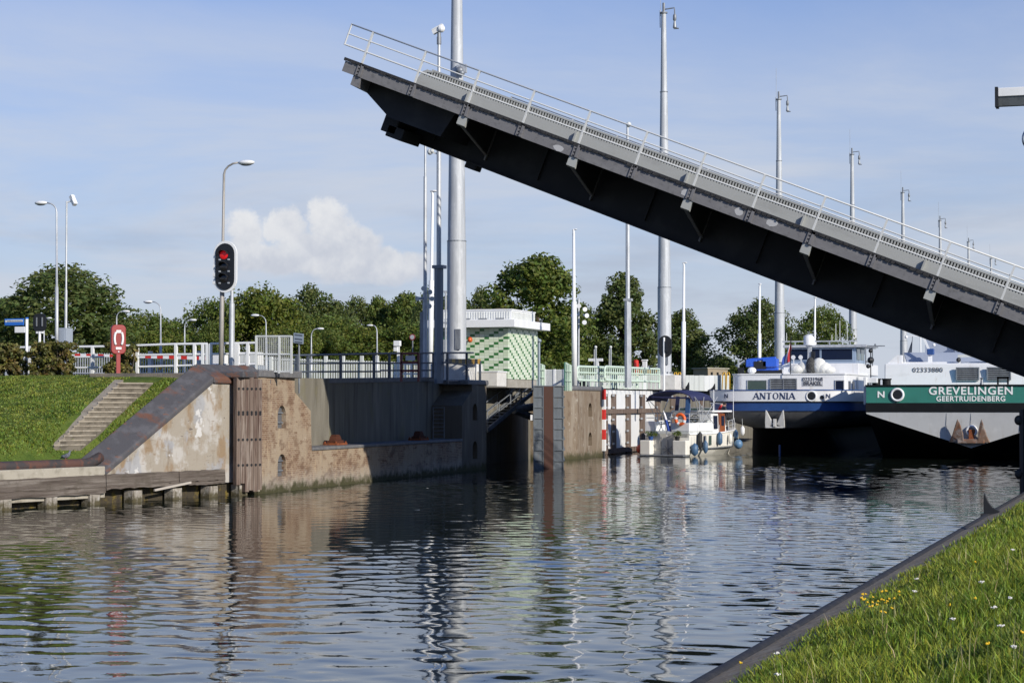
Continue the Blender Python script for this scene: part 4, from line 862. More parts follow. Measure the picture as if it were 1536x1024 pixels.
T = [(3, 736, 876, 379, 150, 'tall full green tree standing right behind the tiled building'), (0, 836, 905, 455, 160, 'green tree behind the loudspeaker pole'), (4, 884, 990, 408, 160, 'tall irregular dark green tree behind the pole with thick grey foot'),
     (4, 984, 1066, 462, 300, 'tapering dark green tree just right of the second big mast'), (1, 1010, 1062, 506, 310, 'smaller dark tree at the right foot of the tapering tree'), (1, 1056, 1110, 532, 330, 'low distant tree left of the blue barge'),
     (1, 1090, 1190, 449, 290, 'dark round tree behind the wheelhouse of the blue barge, left of the third mast'), (0, 1196, 1276, 457, 205, 'lighter green tree behind the white dome of the blue barge'), (1, 1164, 1222, 500, 300, 'dark low tree between the two trees behind the blue barge'), (2, 1070, 1130, 545, 320, 'lowest yellow green bushy tree left of the blue barge deck')]
T += [(0, 800, 872, 470, 165, 'lower green tree between tiled building and loudspeaker pole'), (0, 868, 930, 500, 170, 'low green tree behind the ball topped posts')]
for k, a, b, c, d, l in T: tree(k, a, b, c, d, l, G2, PZ, 1.12)
def hedge(px0, px1, pt, Y, label, seed):
    a = on(1, px0, 555, Y); b = on(1, px1, 555, Y); zt = on(1, px0, pt, Y).z; zb = zslope(YC) - .1; r = random.Random(seed); cs = []; rs = []
    t = thing('beech_hedge', label, 'hedge', ((a.x + b.x) / 2, Y, zb), group='clipped hedges along the embankment crest'); L_ = b.x - a.x
    for i in range(int(L_ * 60)):
        x = r.uniform(-.5, .5) * (L_ - .2); z = r.uniform(.1, zt - zb - .15); cs.append((x, r.uniform(-.35, .45), z)); rs.append(r.uniform(.1, .2))
    o = leafcloud(np.array(cs), np.array(rs), 55, .14, seed, M_leaf[3], 'foliage'); o.parent = t
    mb = MB()
    for i in range(int(L_ * 3)): x = r.uniform(-.45, .45) * L_; mb.tube([(x, 0, -.1), (x + r.uniform(-.2, .2), r.uniform(-.2, .2), (zt - zb) * .8)], .018, 4)
    obj('stems', mb, M_bark, t)
hedge(-40, 36, 514, 64.2, 'clipped hedge cut by the left photo edge beside the street name sign', 31); hedge(46, 108, 511, 64.2, 'brownish clipped hedge between street name sign and white railing', 32); hedge(157, 204, 511, 65.6, 'clipped hedge right behind the red lifebuoy box', 33)

# ------------------------------------------------------------------ street furniture helpers
def pole_at(px, Y, pb=None): x = on(1, px, 604, Y).x; return x
def lamp_post(px_base, px_top, py_top, hx0, hx1, hy, Y, label, r=.06, m=None, zb=PZ, group='street lamps', big=False):
    """pole with swan neck and flat head; measured on the plane at distance Y"""
    m = m or M_galv; b = on(1, px_base, 604, Y); top = on(1, px_top, py_top, Y); h0 = on(1, hx0, hy, Y); h1 = on(1, hx1, hy, Y)
    t = thing('street_lamp', label, 'street lamp', (b.x, Y, zb), group=group); mb = W(t); s = scl(top)
    inner = h0 if abs(hx0 - px_top) < abs(hx1 - px_top) else h1
    dx = inner.x - top.x; dz = inner.z - top.z; pts = [Vector((b.x, Y, zb)), Vector((b.x * .45 + top.x * .55, Y, zb * .45 + top.z * .55)), Vector((b.x * .449 + top.x * .551, Y, zb * .449 + top.z * .551)), Vector((top.x, Y, top.z))]
    rs = [r * 1.25, r * 1.2, r * .8, r * .62]
    for f in (.25, .5, .75, 1.0): pts.append(Vector((top.x + dx * (1 - cos(f * pi / 2)), Y, top.z + dz * sin(f * pi / 2)))); rs.append(r * .5)
    mb.tube(pts, rs, 8); obj('pole', mb, m, t, smooth=True)
    mb = W(t); c = (h0 + h1) / 2; L_ = abs(h1.x - h0.x); mb.ball(c + Vector((0, 0, .0)), (L_ / 2, L_ * .24, L_ * .15), 12); o = obj('lamp_head', mb, M_white, t, smooth=True)
    mb = W(t); mb.ball(c - Vector((0, 0, L_ * .08)), (L_ * .36, L_ * .18, L_ * .10), 10); obj('lens', mb, M_galvd, o, smooth=True)
    return t
lamp_post(85, 85, 318, 52, 71, 304.5, 66, 'tall street lamp with flat head pointing left at far left', .055)
lamp_post(331, 336, 262, 357, 382, 244, 65.6, 'tall street lamp with head pointing right, standing behind the traffic light', .07, mat('old_galv', (.36, .34, .31), [((.22, .21, .2), (6, 6, .8), .45, .65, .8)], rough=.6, metal=.2))
for a in [(175, 175, 476, 183, 195, 467, 92, 'small street lamp whose head shows above the lifebuoy box'), (241, 241, 464, 215, 229, 452.5, 84, 'street lamp with head pointing left between lifebuoy box and traffic light'), (277, 277, 490, 284, 295, 480, 92, 'small street lamp with head pointing right just left of the traffic light'),
          (400, 399, 484, 376, 389, 473, 104, 'street lamp with head pointing left behind the mesh cage'), (467, 467, 504, 475, 486, 493, 96, 'small street lamp with head pointing right, right of the blue grey sign'), (566, 565.5, 498, 550, 560, 488, 98, 'small street lamp pointing left behind the middle of the dark railing'), (66, 66, 486, 70, 78, 477, 96, 'little lamp head peeping out right of the black signal back')]:
    lamp_post(*a, r=.05)
def cam_head(mb, c, s, ang):    # box camera with sun hood, pointing along ang in the xz plane
    c = Vector(c); d = Vector((cos(ang), -.2, sin(ang))).normalized(); mb.bar(c - d * s * .5, c + d * s * .5, s * .36, s * .36); mb.bar(c + d * s * .1 + Vector((0, 0, s * .2)), c + d * s * .62 + Vector((0, 0, s * .2)), s * .42, s * .06)
def camera_pole(px, ptop, Y, label, cx, cy, size, ang, r=.05, zb=PZ):
    b = on(1, px, 604, Y); tz = on(1, px, ptop, Y).z; t = thing('camera_pole', label, 'camera pole', (b.x, Y, zb)); mb = MB(); mb.tube([(0, 0, 0), (0, 0, (tz - zb) * .5), (0, 0, (tz - zb) * .501), (0, 0, tz - zb)], [r * 1.2, r * 1.15, r * .8, r * .75], 8); obj('pole', mb, M_galv, t, smooth='auto')
    c = on(1, cx, cy, Y); mb = W(t); cam_head(mb, c, size, ang); mb.tube([c, Vector((b.x, Y, tz - .05))], .03, 6); obj('camera_head', mb, M_white, t); return t
t = camera_pole(98, 302, 66.5, 'slim pole with a white camera on top at far left', 110, 300.5, .42, rad(-60), .045)
mb = W(t); a = on(1, 91, 492, 66.4); b = on(1, 103, 515, 66.4); mb.box((a.x, 66.2, b.z - .3), (b.x, 66.7, a.z)); mb.box((a.x + .06, 66.18, b.z), (b.x - .06, 66.2, a.z - .08)); obj('control_box', mb, mat('box_blue_grey', (.30, .34, .40), rough=.5), t, bevel=.02)

# traffic light for ships
def ship_light():
    Y = 65.4; c = on(1, 337.5, 400, Y); s = scl(c); w = 39 / s; h = 78 / s; pb = on(1, 345, 604, Y)
    t = thing('traffic_light', 'oval black ship traffic light with white rim showing red', 'traffic light', (pb.x, Y, PZ)); M_ = Matrix.Translation(-Vector(t.location)) 
    obj('rim', MB(M_).capsule2d((c.x, Y, c.z), w, h, .06, n=12), M_white, t, bevel=.008); bd = obj('backboard', MB(M_).capsule2d((c.x, Y - .03, c.z), w * .8, h * .9, .028, n=12), mat('signal_black', (.008, .009, .012), rough=.35), t)
    mb = MB(M_)
    for k in range(3): mb.box((c.x - w / 2 - .02, Y - .02, c.z - h * .03 - k * h * .15), (c.x - w / 2 + .1, Y + .2, c.z + h * .035 - k * h * .15))
    obj('side_lugs', mb, M_white, t)
    for k, z in enumerate((c.z + h * .225, c.z - .0, c.z - h * .225)):
        mr = mat('red_lamp_lit', (.55, .008, .012), rough=.3, emit=.22) if k == 0 else mat('dark_lens', (.014, .012, .014), rough=.12)
        mb = MB(M_); mb.lathe([(0.001, -.05), (.09, -.05), (.155, -.03), (.16, 0)], (c.x - .03, Y - .032, z), 18, 0, 1); ln = obj('lens', mb, mr, t, smooth='auto')
        mb = MB(M_); n = 10
        for i in range(n):
            a0, a1 = rad(10) + rad(160) * i / n, rad(10) + rad(160) * (i + 1) / n; R1 = .175
            mb.hexa([(c.x - .03 + R1 * cos(a), Y + dy, z + R1 * sin(a)) for a, dy in ((a0, -.03), (a1, -.03), (a1, -.26 + .1 * abs(cos(a1))), (a0, -.26 + .1 * abs(cos(a0))))] + [(c.x - .03 + (R1 + .01) * cos(a), Y + dy, z + (R1 + .01) * sin(a)) for a, dy in ((a0, -.03), (a1, -.03), (a1, -.26 + .1 * abs(cos(a1))), (a0, -.26 + .1 * abs(cos(a0))))])
        obj('visor', mb, M_black, t)
        for dx in (-.17, .19): obj('catch', MB(M_).bc((c.x + dx - .02, Y - .05, z - .17), (.07, .04, .05)), M_galv, t)
    mb = MB(M_); zt = on(1, 345, 437, Y).z; z5 = on(1, 345, 455, Y).z; mb.tube([(pb.x, Y + .12, PZ), (pb.x, Y + .12, z5), (pb.x, Y + .12, z5 + .02), (pb.x, Y + .12, zt + h * .7)], [.105, .10, .06, .055], 10); obj('post', mb, M_galv, t, smooth='auto')
ship_light()
def lifebuoy():
    Y = YC + .55; c = on(1, 177.5, 509, Y); s = scl(c); w = 22 / s; h = 44 / s; zb = zslope(YC)
    t = thing('lifebuoy_station', 'red lifebuoy box with white ring on a red post', 'lifebuoy box', (c.x, Y, zb - .1), rad(40))
    mb = MB(); n = 8; r = w * .3; pts = []; z0 = c.z - zb + .1
    for cx, cz, a0 in ((w / 2 - r, h / 2 - r, 0), (-w / 2 + r, h / 2 - r, 90), (-w / 2 + r, -h / 2 + r, 180), (w / 2 - r, -h / 2 + r, 270)):
        for i in range(n + 1): a = rad(a0 + 90 * i / n); pts.append((cx + r * cos(a), -.06, z0 + cz + r * sin(a)))
    obj('box', mb.ext(pts, (0, .24, 0)), M_red, t, bevel=.03)
    mb = MB(); N_ = 20
    for side in (-1, 1):
        P = []
        for i in range(9): a = rad(-52 + 104 * i / 8); P.append((side * (w * .06 + w * .22 * cos(a)), -.075, z0 + .03 + h * .27 * sin(a)))
        mb.tube(P, .045, 6)
    obj('ring', mb, M_white, t, smooth=True)
    mb = MB(); obj('label_plate', MB().bc((0, -.07, z0 + h * .27), (.17, .03, .1)), M_white, t); obj('label_plate', MB().bc((0, -.07, z0 - h * .30), (.2, .03, .08)), M_white, t); obj('lock', MB().ball((0, -.07, z0 - h * .42), .03, 6), M_white, t)
    mb = MB(); mb.capsule2d((0, -.068, z0 + .03), w * .34, h * .5, .012); obj('recess', mb, mat('dark_red', (.22, .012, .012), rough=.5), t)
    obj('post', MB().box((-.07, -.05, -.3), (.07, .09, z0 - h / 2 + .02)), M_red, t)
lifebuoy()
def street_sign():
    Y = 65.; a = on(1, 7, 478, Y); b = on(1, 36, 488, Y); px_ = on(1, 38.7, 604, Y).x; zt = on(1, 38, 476, Y).z
    t = thing('street_name_sign', 'blue street name sign and small white plate on a white post', 'sign', (px_, Y, PZ)); mb = W(t); mb.box((a.x, Y - .02, b.z), (b.x, Y + .02, a.z)); o = obj('blue_plate', mb, mat('sign_blue', (.02, .13, .5), rough=.4), t, bevel=.02)
    mb = W(t); mb.box((a.x + .12, Y - .026, b.z + .135), (b.x - .04, Y - .0205, a.z - .045)); mb.ball((a.x + .07, Y - .022, a.z - .1), (.04, .006, .05), 8); obj('legend_band', mb, M_whitedull, o)
    r = random.Random(5); mb = W(t); x = a.x + .15
    while x < b.x - .12:
        w = r.uniform(.015, .04); mb.box((x, Y - .030, b.z + .15), (x + w, Y - .0265, b.z + .15 + r.uniform(.03, .05))); x += w + .018
    obj('lettering', mb, M_galvd, o)
    c = on(1, 22, 490, Y); d = on(1, 38, 499, Y); mb = W(t); mb.box((c.x, Y - .02, d.z), (d.x, Y + .02, c.z)); obj('white_plate', mb, M_white, t, bevel=.03); mb = W(t); mb.tube([(px_, Y + .03, PZ - .1), (px_, Y + .03, zt - .06)], .055, 10); obj('post', mb, M_white, t, smooth=True)
    mb = W(t); mb.tube([(px_, Y + .03, zt - .06), (px_, Y + .03, zt)], .06, 10); obj('post_cap', mb, MATS['sign_blue'], t)
    # back of a black road signal
    Y = 68.; c = on(1, 59, 483.5, Y); s = scl(c); t = thing('road_signal', 'black back of a road signal above the left hedge', 'signal', (c.x, Y, PZ)); mb = W(t); n = 12; pts = []; w, h = 22 / s, 27 / s; r_ = .3 * h
    for cx, cz, a0 in ((w / 2 - r_, h / 2 - r_, 0), (-w / 2 + r_, h / 2 - r_, 90), (-w / 2 + r_, -h / 2 + r_, 180), (w / 2 - r_, -h / 2 + r_, 270)):
        for i in range(7): a = rad(a0 + 90 * i / 6); pts.append((c.x + cx + r_ * cos(a), Y, c.z + cz + r_ * sin(a)))
    obj('backboard', mb.ext(pts, (0, .06, 0)), M_black, t); mb = W(t)
    for dx in (-.13, .12): mb.box((c.x + dx, Y - .04, c.z - .15), (c.x + dx + .04, Y, c.z + .2))
    obj('brackets', mb, M_galvd, t); mb = W(t); mb.box((c.x - .13, Y - .03, c.z - h / 2 - .08), (c.x + .16, Y + .05, c.z - h / 2)); mb.tube([(c.x + .02, Y, PZ), (c.x + .02, Y, c.z - h / 2)], .05, 8); obj('post', mb, M_white, t)
street_sign()

# ------------------------------------------------------------------ railings, fences along the road
def polyrail(name, label, cat, top, rails, posts, mk, m, w=.05, parts=('top_rail', 'rail', 'post'), zb=None, loc=None):
    """top: list of px,py; rails: lists of px,py ; posts: (px, pytop, pybot); mk turns px,py into a place"""
    p0 = mk(*top[0]); t = thing(name, label, cat, (p0.x, p0.y, zb or PZ)); mb = W(t); mb.tube([mk(*q) for q in top], w / 2, 6); obj(parts[0], mb, m, t)
    for R_ in rails: mb = W(t); mb.tube([mk(*q) for q in R_], w * .42, 6); obj(parts[1], mb, m, t)
    for (x, a, b) in posts: mb = W(t); mb.bar(mk(x, a), mk(x, b), w * 1.15); obj(parts[2], mb, m, t)
    return t
mkY = lambda Y: (lambda x, y: on(1, x, y, Y))
f = mkY(65.9)
polyrail('road_railing', 'white road railing left of the lifebuoy box', 'railing', [(-20, 521.5), (156, 519.5)], [[(-20, 537), (156, 535)], [(-20, 553), (156, 551)]], [(-18, 521, 560), (44, 521, 560), (139, 520, 560)], f, M_white, .09)
polyrail('road_railing', 'white road railing between the lifebuoy box and the sloping steel cap', 'railing', [(156, 519.5), (205, 518), (263, 516), (311, 515.5)], [[(205, 532.5), (264, 531.5), (311, 531)], [(205, 550), (264, 548.5), (311, 547)]], [(206, 518, 560), (264, 516, 560), (292, 516, 560), (304.5, 516, 560), (311, 516, 560)], f, M_white, .09)
polyrail('road_railing', 'white road railing beside the traffic light post and mesh cage', 'railing', [(316, 515.5), (384, 514)], [[(316, 531), (384, 530)], [(316, 547), (384, 546)]], [(316, 515, 560), (334, 515, 560), (353, 515, 560), (357, 515, 560), (372, 514, 560)], f, M_white, .09)
def barred(name, label, cat, x0, x1, pt0, pt1, pb0, pb1, Y, step, bw, m, posts=()):
    a, b = on(1, x0, pt0, Y), on(1, x1, pt1, Y); c, d = on(1, x0, pb0, Y), on(1, x1, pb1, Y); t = thing(name, label, cat, (a.x, Y, PZ)); n = max(2, int(abs(b.x - a.x) / step)); mb = W(t)
    for i in range(n + 1): f = i / n; p = a.lerp(b, f); q = c.lerp(d, f); mb.box((p.x - bw / 2, Y - .015, q.z), (p.x + bw / 2, Y + .015, p.z))
    obj('bars', mb, m, t); mb = W(t); mb.bar(a + Vector((0, -.03, -.1)), b + Vector((0, -.03, -.1)), .05); mb.bar(c + Vector((0, -.03, .08)), d + Vector((0, -.03, .08)), .05); obj('rails', mb, m, t)
    for x in posts: p = on(1, x, pt0, Y); q = on(1, x, 580, Y); mb = W(t); mb.box((p.x - .09, Y - .1, PZ - .1), (p.x + .09, Y + .06, a.z + .03)); obj('post', mb, m, t)
    return t
barred('palisade_fence', 'grey palisade fence on the far side of the road at left', 'fence', -20, 330, 530, 529, 562, 562, 84, .13, .045, M_galv, (12, 100, 180, 226, 300))
barred('palisade_fence', 'white palisade fence on the far side of the road behind the dark railing', 'fence', 384, 672, 535.5, 545, 575, 575, 109, .16, .09, M_whitedull, (407, 447, 489, 515, 543, 566, 600, 640))
def boom():
    Y = 72.; t = thing('barrier_boom', 'red and white striped road barrier boom lying behind the white railing', 'barrier', on(1, 324, 537.5, Y)); mb = W(t); a = on(1, 326, 537.5, Y); b = on(1, 60, 530.5, Y); n = 30
    for i in range(n): p, q = a.lerp(b, i / n), a.lerp(b, (i + 1) / n); h = .15 - .07 * i / n; mb.hexa([p + Vector((0, 0, -h / 2)), q + Vector((0, 0, -h / 2)), q + Vector((0, .06, -h / 2)), p + Vector((0, .06, -h / 2)), p + Vector((0, 0, h / 2)), q + Vector((0, 0, h / 2)), q + Vector((0, .06, h / 2)), p + Vector((0, .06, h / 2))], i % 2)
    obj('striped_arm', mb, [M_white, M_redgloss], t); mb = W(t); mb.box((a.x - .1, Y - .25, PZ), (a.x + .35, Y + .3, a.z + .2)); obj('housing', mb, M_white, t, bevel=.03)
    t = thing('yellow_triangle_sign', 'small yellow inverted triangle sign below the striped barrier boom', 'sign', on(1, 240, 552, 83)); mb = W(t); mb.ext([on(1, 235, 549, 83.), on(1, 245, 549, 83.), on(1, 240, 555, 83.)], (0, .03, 0)); obj('plate', mb, M_yellow, t); mb = W(t); mb.tube([on(1, 240, 549, 83.06), on(1, 240, 575, 83.06)], .03, 6); obj('post', mb, M_galv, t)
    Y = 70.; a, b = on(1, 357, 528, Y), on(1, 386, 548, Y); t = thing('white_cabinet', 'white cabinet with grey blue base behind the railing beside the mesh cage', 'cabinet', (a.x, Y, PZ)); mb = W(t); mb.box((a.x, Y, b.z), (b.x, Y + .6, a.z)); obj('hood', mb, M_white, t, bevel=.05); mb = W(t); mb.box((a.x - .02, Y + .02, PZ), (b.x + .03, Y + .62, b.z - .003)); obj('base', mb, mat('cab_base', (.22, .26, .32), rough=.5), t); mb = W(t); mb.box((a.x + .08, Y - .012, b.z + .12), (b.x - .1, Y, a.z - .1)); obj('door', mb, M_whitedull, t)
boom()
def cage():
    Y = 64.6; P = lambda x, y: on(1, x, y, Y); t = thing('mesh_screen', 'tall white wire mesh safety screen on the pier corner', 'screen', (P(384, 557).x, Y, PZ)); mb = W(t)
    for x in (384.5, 419, 437): mb.bar(P(x, 503.5), P(x, 560), .07)
    for y in (504, 531, 557): mb.bar(P(384, y), P(437, y), .055)
    obj('frame', mb, M_whitedull, t); mb = W(t); x = 386.5
    while x < 436: mb.bar(P(x, 505), P(x, 557), .012); x += 2.9
    y = 506.5
    while y < 556: mb.bar(P(385, y), P(437, y), .012); y += 2.9
    obj('wire_mesh', mb, M_whitedull, t)
cage()
fw_ = lambda off: (lambda x, y: onwall(x, y, off))
g = fw_(RD - .1)
polyrail('quay_railing', 'long dark blue grey railing along the top of the abutment wall', 'railing', [(437, 533), (511, 531.5), (584, 530), (664, 529)], [[(437, 545), (664, 544)], [(437, 557.5), (570, 557), (571, 555.5), (664, 555)]], [(445, 533, 567), (462, 533, 567), (511, 532, 567), (561, 531, 567), (584, 530, 567), (630, 530, 567), (650, 529.5, 567), (664, 529, 567)], g, M_navy, .085)
g2 = fw_(.45)
tq = polyrail('quay_railing', 'short dark railing with black and yellow board on the far abutment pier', 'railing', [(664, 529), (710, 529)], [[(664, 543), (711, 549)], [(669, 571), (711, 571)]], [(671, 529, 575), (700, 529, 575), (720, 541, 575)], g2, M_navy, .085)
mb = W(tq); a, b = g2(673, 542), g2(721, 542); n = 10; h = .12
for i in range(n): p, q = a.lerp(b, i / n), a.lerp(b, (i + 1) / n); mb.hexa([p + Vector((0, 0, -h)), q + Vector((0, 0, -h)), q + Vector((-.05, 0, -h)), p + Vector((-.05, 0, -h)), p + Vector((0, 0, h)), q + Vector((0, 0, h)), q + Vector((-.05, 0, h)), p + Vector((-.05, 0, h))], i % 2)
obj('hazard_board', mb, [M_black, mat('hazard_yellow', (.38, .22, .03), rough=.6)], tq)
def small_signs():
    Y = 75.; P = mkY(Y); t = thing('red_frame_board', 'dark red framed notice board fixed on the dark railing', 'notice board', (P(614, 540).x, Y, PZ)); m = mat('frame_maroon', (.09, .015, .018), rough=.5); mb = W(t)
    for a, b in (((602, 530), (628, 530)), ((602, 543.5), (628, 543.5)), ((602, 556), (628, 556)), ((602, 529), (602, 572)), ((628, 529), (628, 572))): mb.bar(P(*a), P(*b), .09)
    obj('frame', mb, m, t); mb = W(t); a, b = P(608, 533), P(622, 540.5); mb.box((a.x, Y + .03, b.z), (b.x, Y + .06, a.z)); obj('notice', mb, mat('notice_grey', (.36, .40, .46), rough=.5), t)
    Y = 103.; P = mkY(Y); t = thing('white_signal_post', 'white post with a white box head standing behind the dark railing', 'signal post', (P(597.5, 560).x, Y, PZ)); mb = W(t); mb.bar(P(597.5, 511), P(597.5, 590), .12); obj('post', mb, M_white, t); mb = W(t); a, b = P(591, 511), P(598, 519); mb.box((a.x, Y - .1, b.z), (b.x + .1, Y + .15, a.z)); a, b = P(591, 520.5), P(597, 527); mb.box((a.x, Y - .1, b.z), (b.x, Y + .15, a.z)); obj('box_head', mb, M_white, t, bevel=.02)
    Y = 104.; P = mkY(Y); t = thing('white_gate', 'low white tubular gate behind the dark red framed board', 'gate', (P(600, 560).x, Y, PZ)); 
    for x in (592, 608, 617, 637, 646): mb = W(t); mb.bar(P(x, 545), P(x, 580), .1); obj('upright', mb, M_white, t)
    for y in (545.5, 560.5): mb = W(t); mb.bar(P(590, y), P(647, y), .09); obj('rail', mb, M_white, t)
    Y = 68.6; P = mkY(Y); t = thing('information_sign', 'tilted blue grey sign with dark lines of text above the dark railing', 'sign', (P(447, 560).x, Y, PZ)); mb = W(t); q = [P(440.5, 499), P(455, 500.5), P(454.5, 516), P(440, 514)]; mb.ext(q, (0, .04, 0)); o = obj('plate', mb, mat('sign_grey', (.25, .30, .36), rough=.5), t)
    mb = W(t)
    for y in (501, 507, 511.5): a, b = P(442, y), P(453.5, y + 1.2); mb.hexa([a + Vector((0, -.006, -.05)), b + Vector((0, -.006, -.05)), b + Vector((0, -.001, -.05)), a + Vector((0, -.001, -.05)), a, b, b + Vector((0, .004, 0)) - Vector((0, .005, 0)), a - Vector((0, .001, 0))])
    obj('text_lines', mb, M_navy, o); mb = W(t); mb.tube([P(447.5, 505) + Vector((0, .07, 0)), P(447.5, 590) + Vector((0, .07, 0))], .035, 6); obj('post', mb, M_galvd, t)
    Y = 103.; P = mkY(Y); c = P(618.5, 505.5); t = thing('round_road_sign', 'round grey road sign with red ring left of the pole cluster', 'sign', (c.x, Y, PZ)); s = scl(c); mb = W(t); mb.lathe([(.001, -.02), (4.6 / s, -.02), (4.6 / s, .02), (.001, .02)], c, 18, 0, 1); o = obj('plate', mb, mat('sign_ring', (.25, .05, .05), rough=.5), t); mb = W(t); mb.lathe([(.001, -.03), (3.3 / s, -.03), (3.3 / s, -.021), (.001, -.021)], c, 18, 0, 1); obj('face', mb, mat('sign_face', (.38, .39, .42), rough=.5), o); mb = W(t); mb.tube([(c.x, Y + .05, PZ), (c.x, Y + .05, c.z + .1)], .035, 6); obj('post', mb, M_galvd, t)
small_signs()
# ------------------------------------------------------------------ floodlight masts along the lock
M_mast = mat('mast_galv', (.46, .48, .50), [((.36, .38, .40), (9, 9, .35), .42, .62, .8), ((.56, .58, .60), (3, 3, 1.2), .5, .7, .7), ((.30, .31, .33), (14, 14, 1.0), .6, .75, .5)], rough=.6, metal=.15)
def make_mast():
    t = thing('floodlight_mast', 'mast', 'light mast'); h = 25.6; z0 = 1.0
    prof = [(.475, .1), (.47, 6.), (.44, 6.02), (.36, 13), (.335, 13.02), (.25, 19.5), (.235, 19.52), (.17, h - .6)]
    mb = MB(); mb.lathe(prof, (0, 0, z0), 16); obj('mast_tube', mb, M_mast, t, smooth='auto')
    mb = MB(); mb.lathe([(.62, .0), (.62, .09), (.48, .1), (.48, .16)], (0, 0, z0), 20); b = obj('base_flange', mb, M_galv, t)
    mb = MB()
    for k in range(14): a = 2 * pi * k / 14; mb.tube([(.55 * cos(a), .55 * sin(a), z0 + .09), (.55 * cos(a), .55 * sin(a), z0 + .24)], .03, 6)
    obj('anchor_bolts', mb, M_galvd, b)
    mb = MB(); mb.box((.08, -.50, z0 + .7), (.36, -.40, z0 + 1.7)); obj('hatch', mb, M_galvd, t, bevel=.01); mb = MB()
    for zz_, rr_ in ((6.0, .48), (13.0, .385), (19.5, .275)): mb.lathe([(rr_, 0), (rr_, .06), (rr_ - .06, .07)], (0, 0, z0 + zz_), 18)
    obj('joint_ring', mb, M_galvd, t)
    mb = MB(); mb.bc((0, 0, .5), (2.0, 2.0, 1.0)); obj('plinth', mb, mat('plinth_white', (.62, .61, .58), [((.45, .44, .41), 2, .45, .7, .6)], rough=.85), t, bevel=.03)
    mb = MB(); mb.tube([(0, 0, z0 + h - .6), (0, 0, z0 + h + .1)], .09, 8); mb.lathe([(.27, 0), (.27, .08), (.1, .08)], (0, 0, z0 + h - .62), 14); mb.tube([(-.25, 0, z0 + h - 1.6), (-.26, 0, z0 + h - .4)], .03, 5); obj('mast_head', mb, M_galvd, t)
    mb = MB(); mb.tube([(-.22, 0, z0 + h - .8), (-.22, 0, z0 + h + 2.2)], .015, 5); obj('lightning_rod', mb, M_galvd, t)
    mb = MB(); mb.tube([(0, 0, z0 + h - .35), (.55, 0, z0 + h - .3), (.75, 0, z0 + h - .28), (.78, 0, z0 + h - .5), (.78, 0, z0 + h - .75)], .045, 6); a = obj('lamp_arm', mb, M_galvd, t)
    mb = MB(); mb.lathe([(.06, .0), (.12, -.1), (.13, -.4), (.07, -.5), (.10, -.7), (.14, -.95), (.05, -1.0)], (.78, 0, z0 + h - .7), 10); mb.bc((.88, 0, z0 + h - 1.72), (.34, .2, .06)); obj('floodlight', mb, M_galvd, a, smooth='auto')
    return t
mast = make_mast()
def mast_at(n):      # evenly spaced along the lock
    c = 2.49 + n; zc = 97.6 * c / 2.49; px = 1774 - 2712 / c; p = at(px, 604, zc); return Vector((p.x, p.y, PZ))
ml = ['thick galvanised floodlight mast in front of the tiled building, top cut by the photo edge', 'second big floodlight mast, left of the motorboat canopy, rising above the bridge', 'third floodlight mast, rising from behind the blue barge wheelhouse', 'fourth floodlight mast, standing between the two barges', 'fifth floodlight mast, foot behind the crane of the green barge', 'sixth floodlight mast, its slim top above the bridge rail, second smallest in line', 'smallest farthest floodlight mast top before the bridge rail hides the row', 'last floodlight mast barely rising above the bridge railing at right']
for n in range(8):
    if n == 0: mast.location = mast_at(0); mast['label'] = ml[0]; mast['group'] = 'floodlight masts along the lock'
    else: copy_tree(mast, mast_at(n), 0, ml[n])
# camera on the near mast
p = mast_at(0); q = on(1, 690, 106, p.y - .5); t = thing('dome_camera', 'small camera clamped to the thick mast just above the bridge deck', 'camera', q); mb = MB(); mb.ball((0, 0, 0), .2, 12); mb.ball((.12, -.06, -.14), .15, 10); obj('camera_body', mb, M_galvd, t, smooth=True); mb = MB(); mb.bc((.05, .12, .1), (.5, .14, .42)); obj('bracket', mb, M_galv, t)

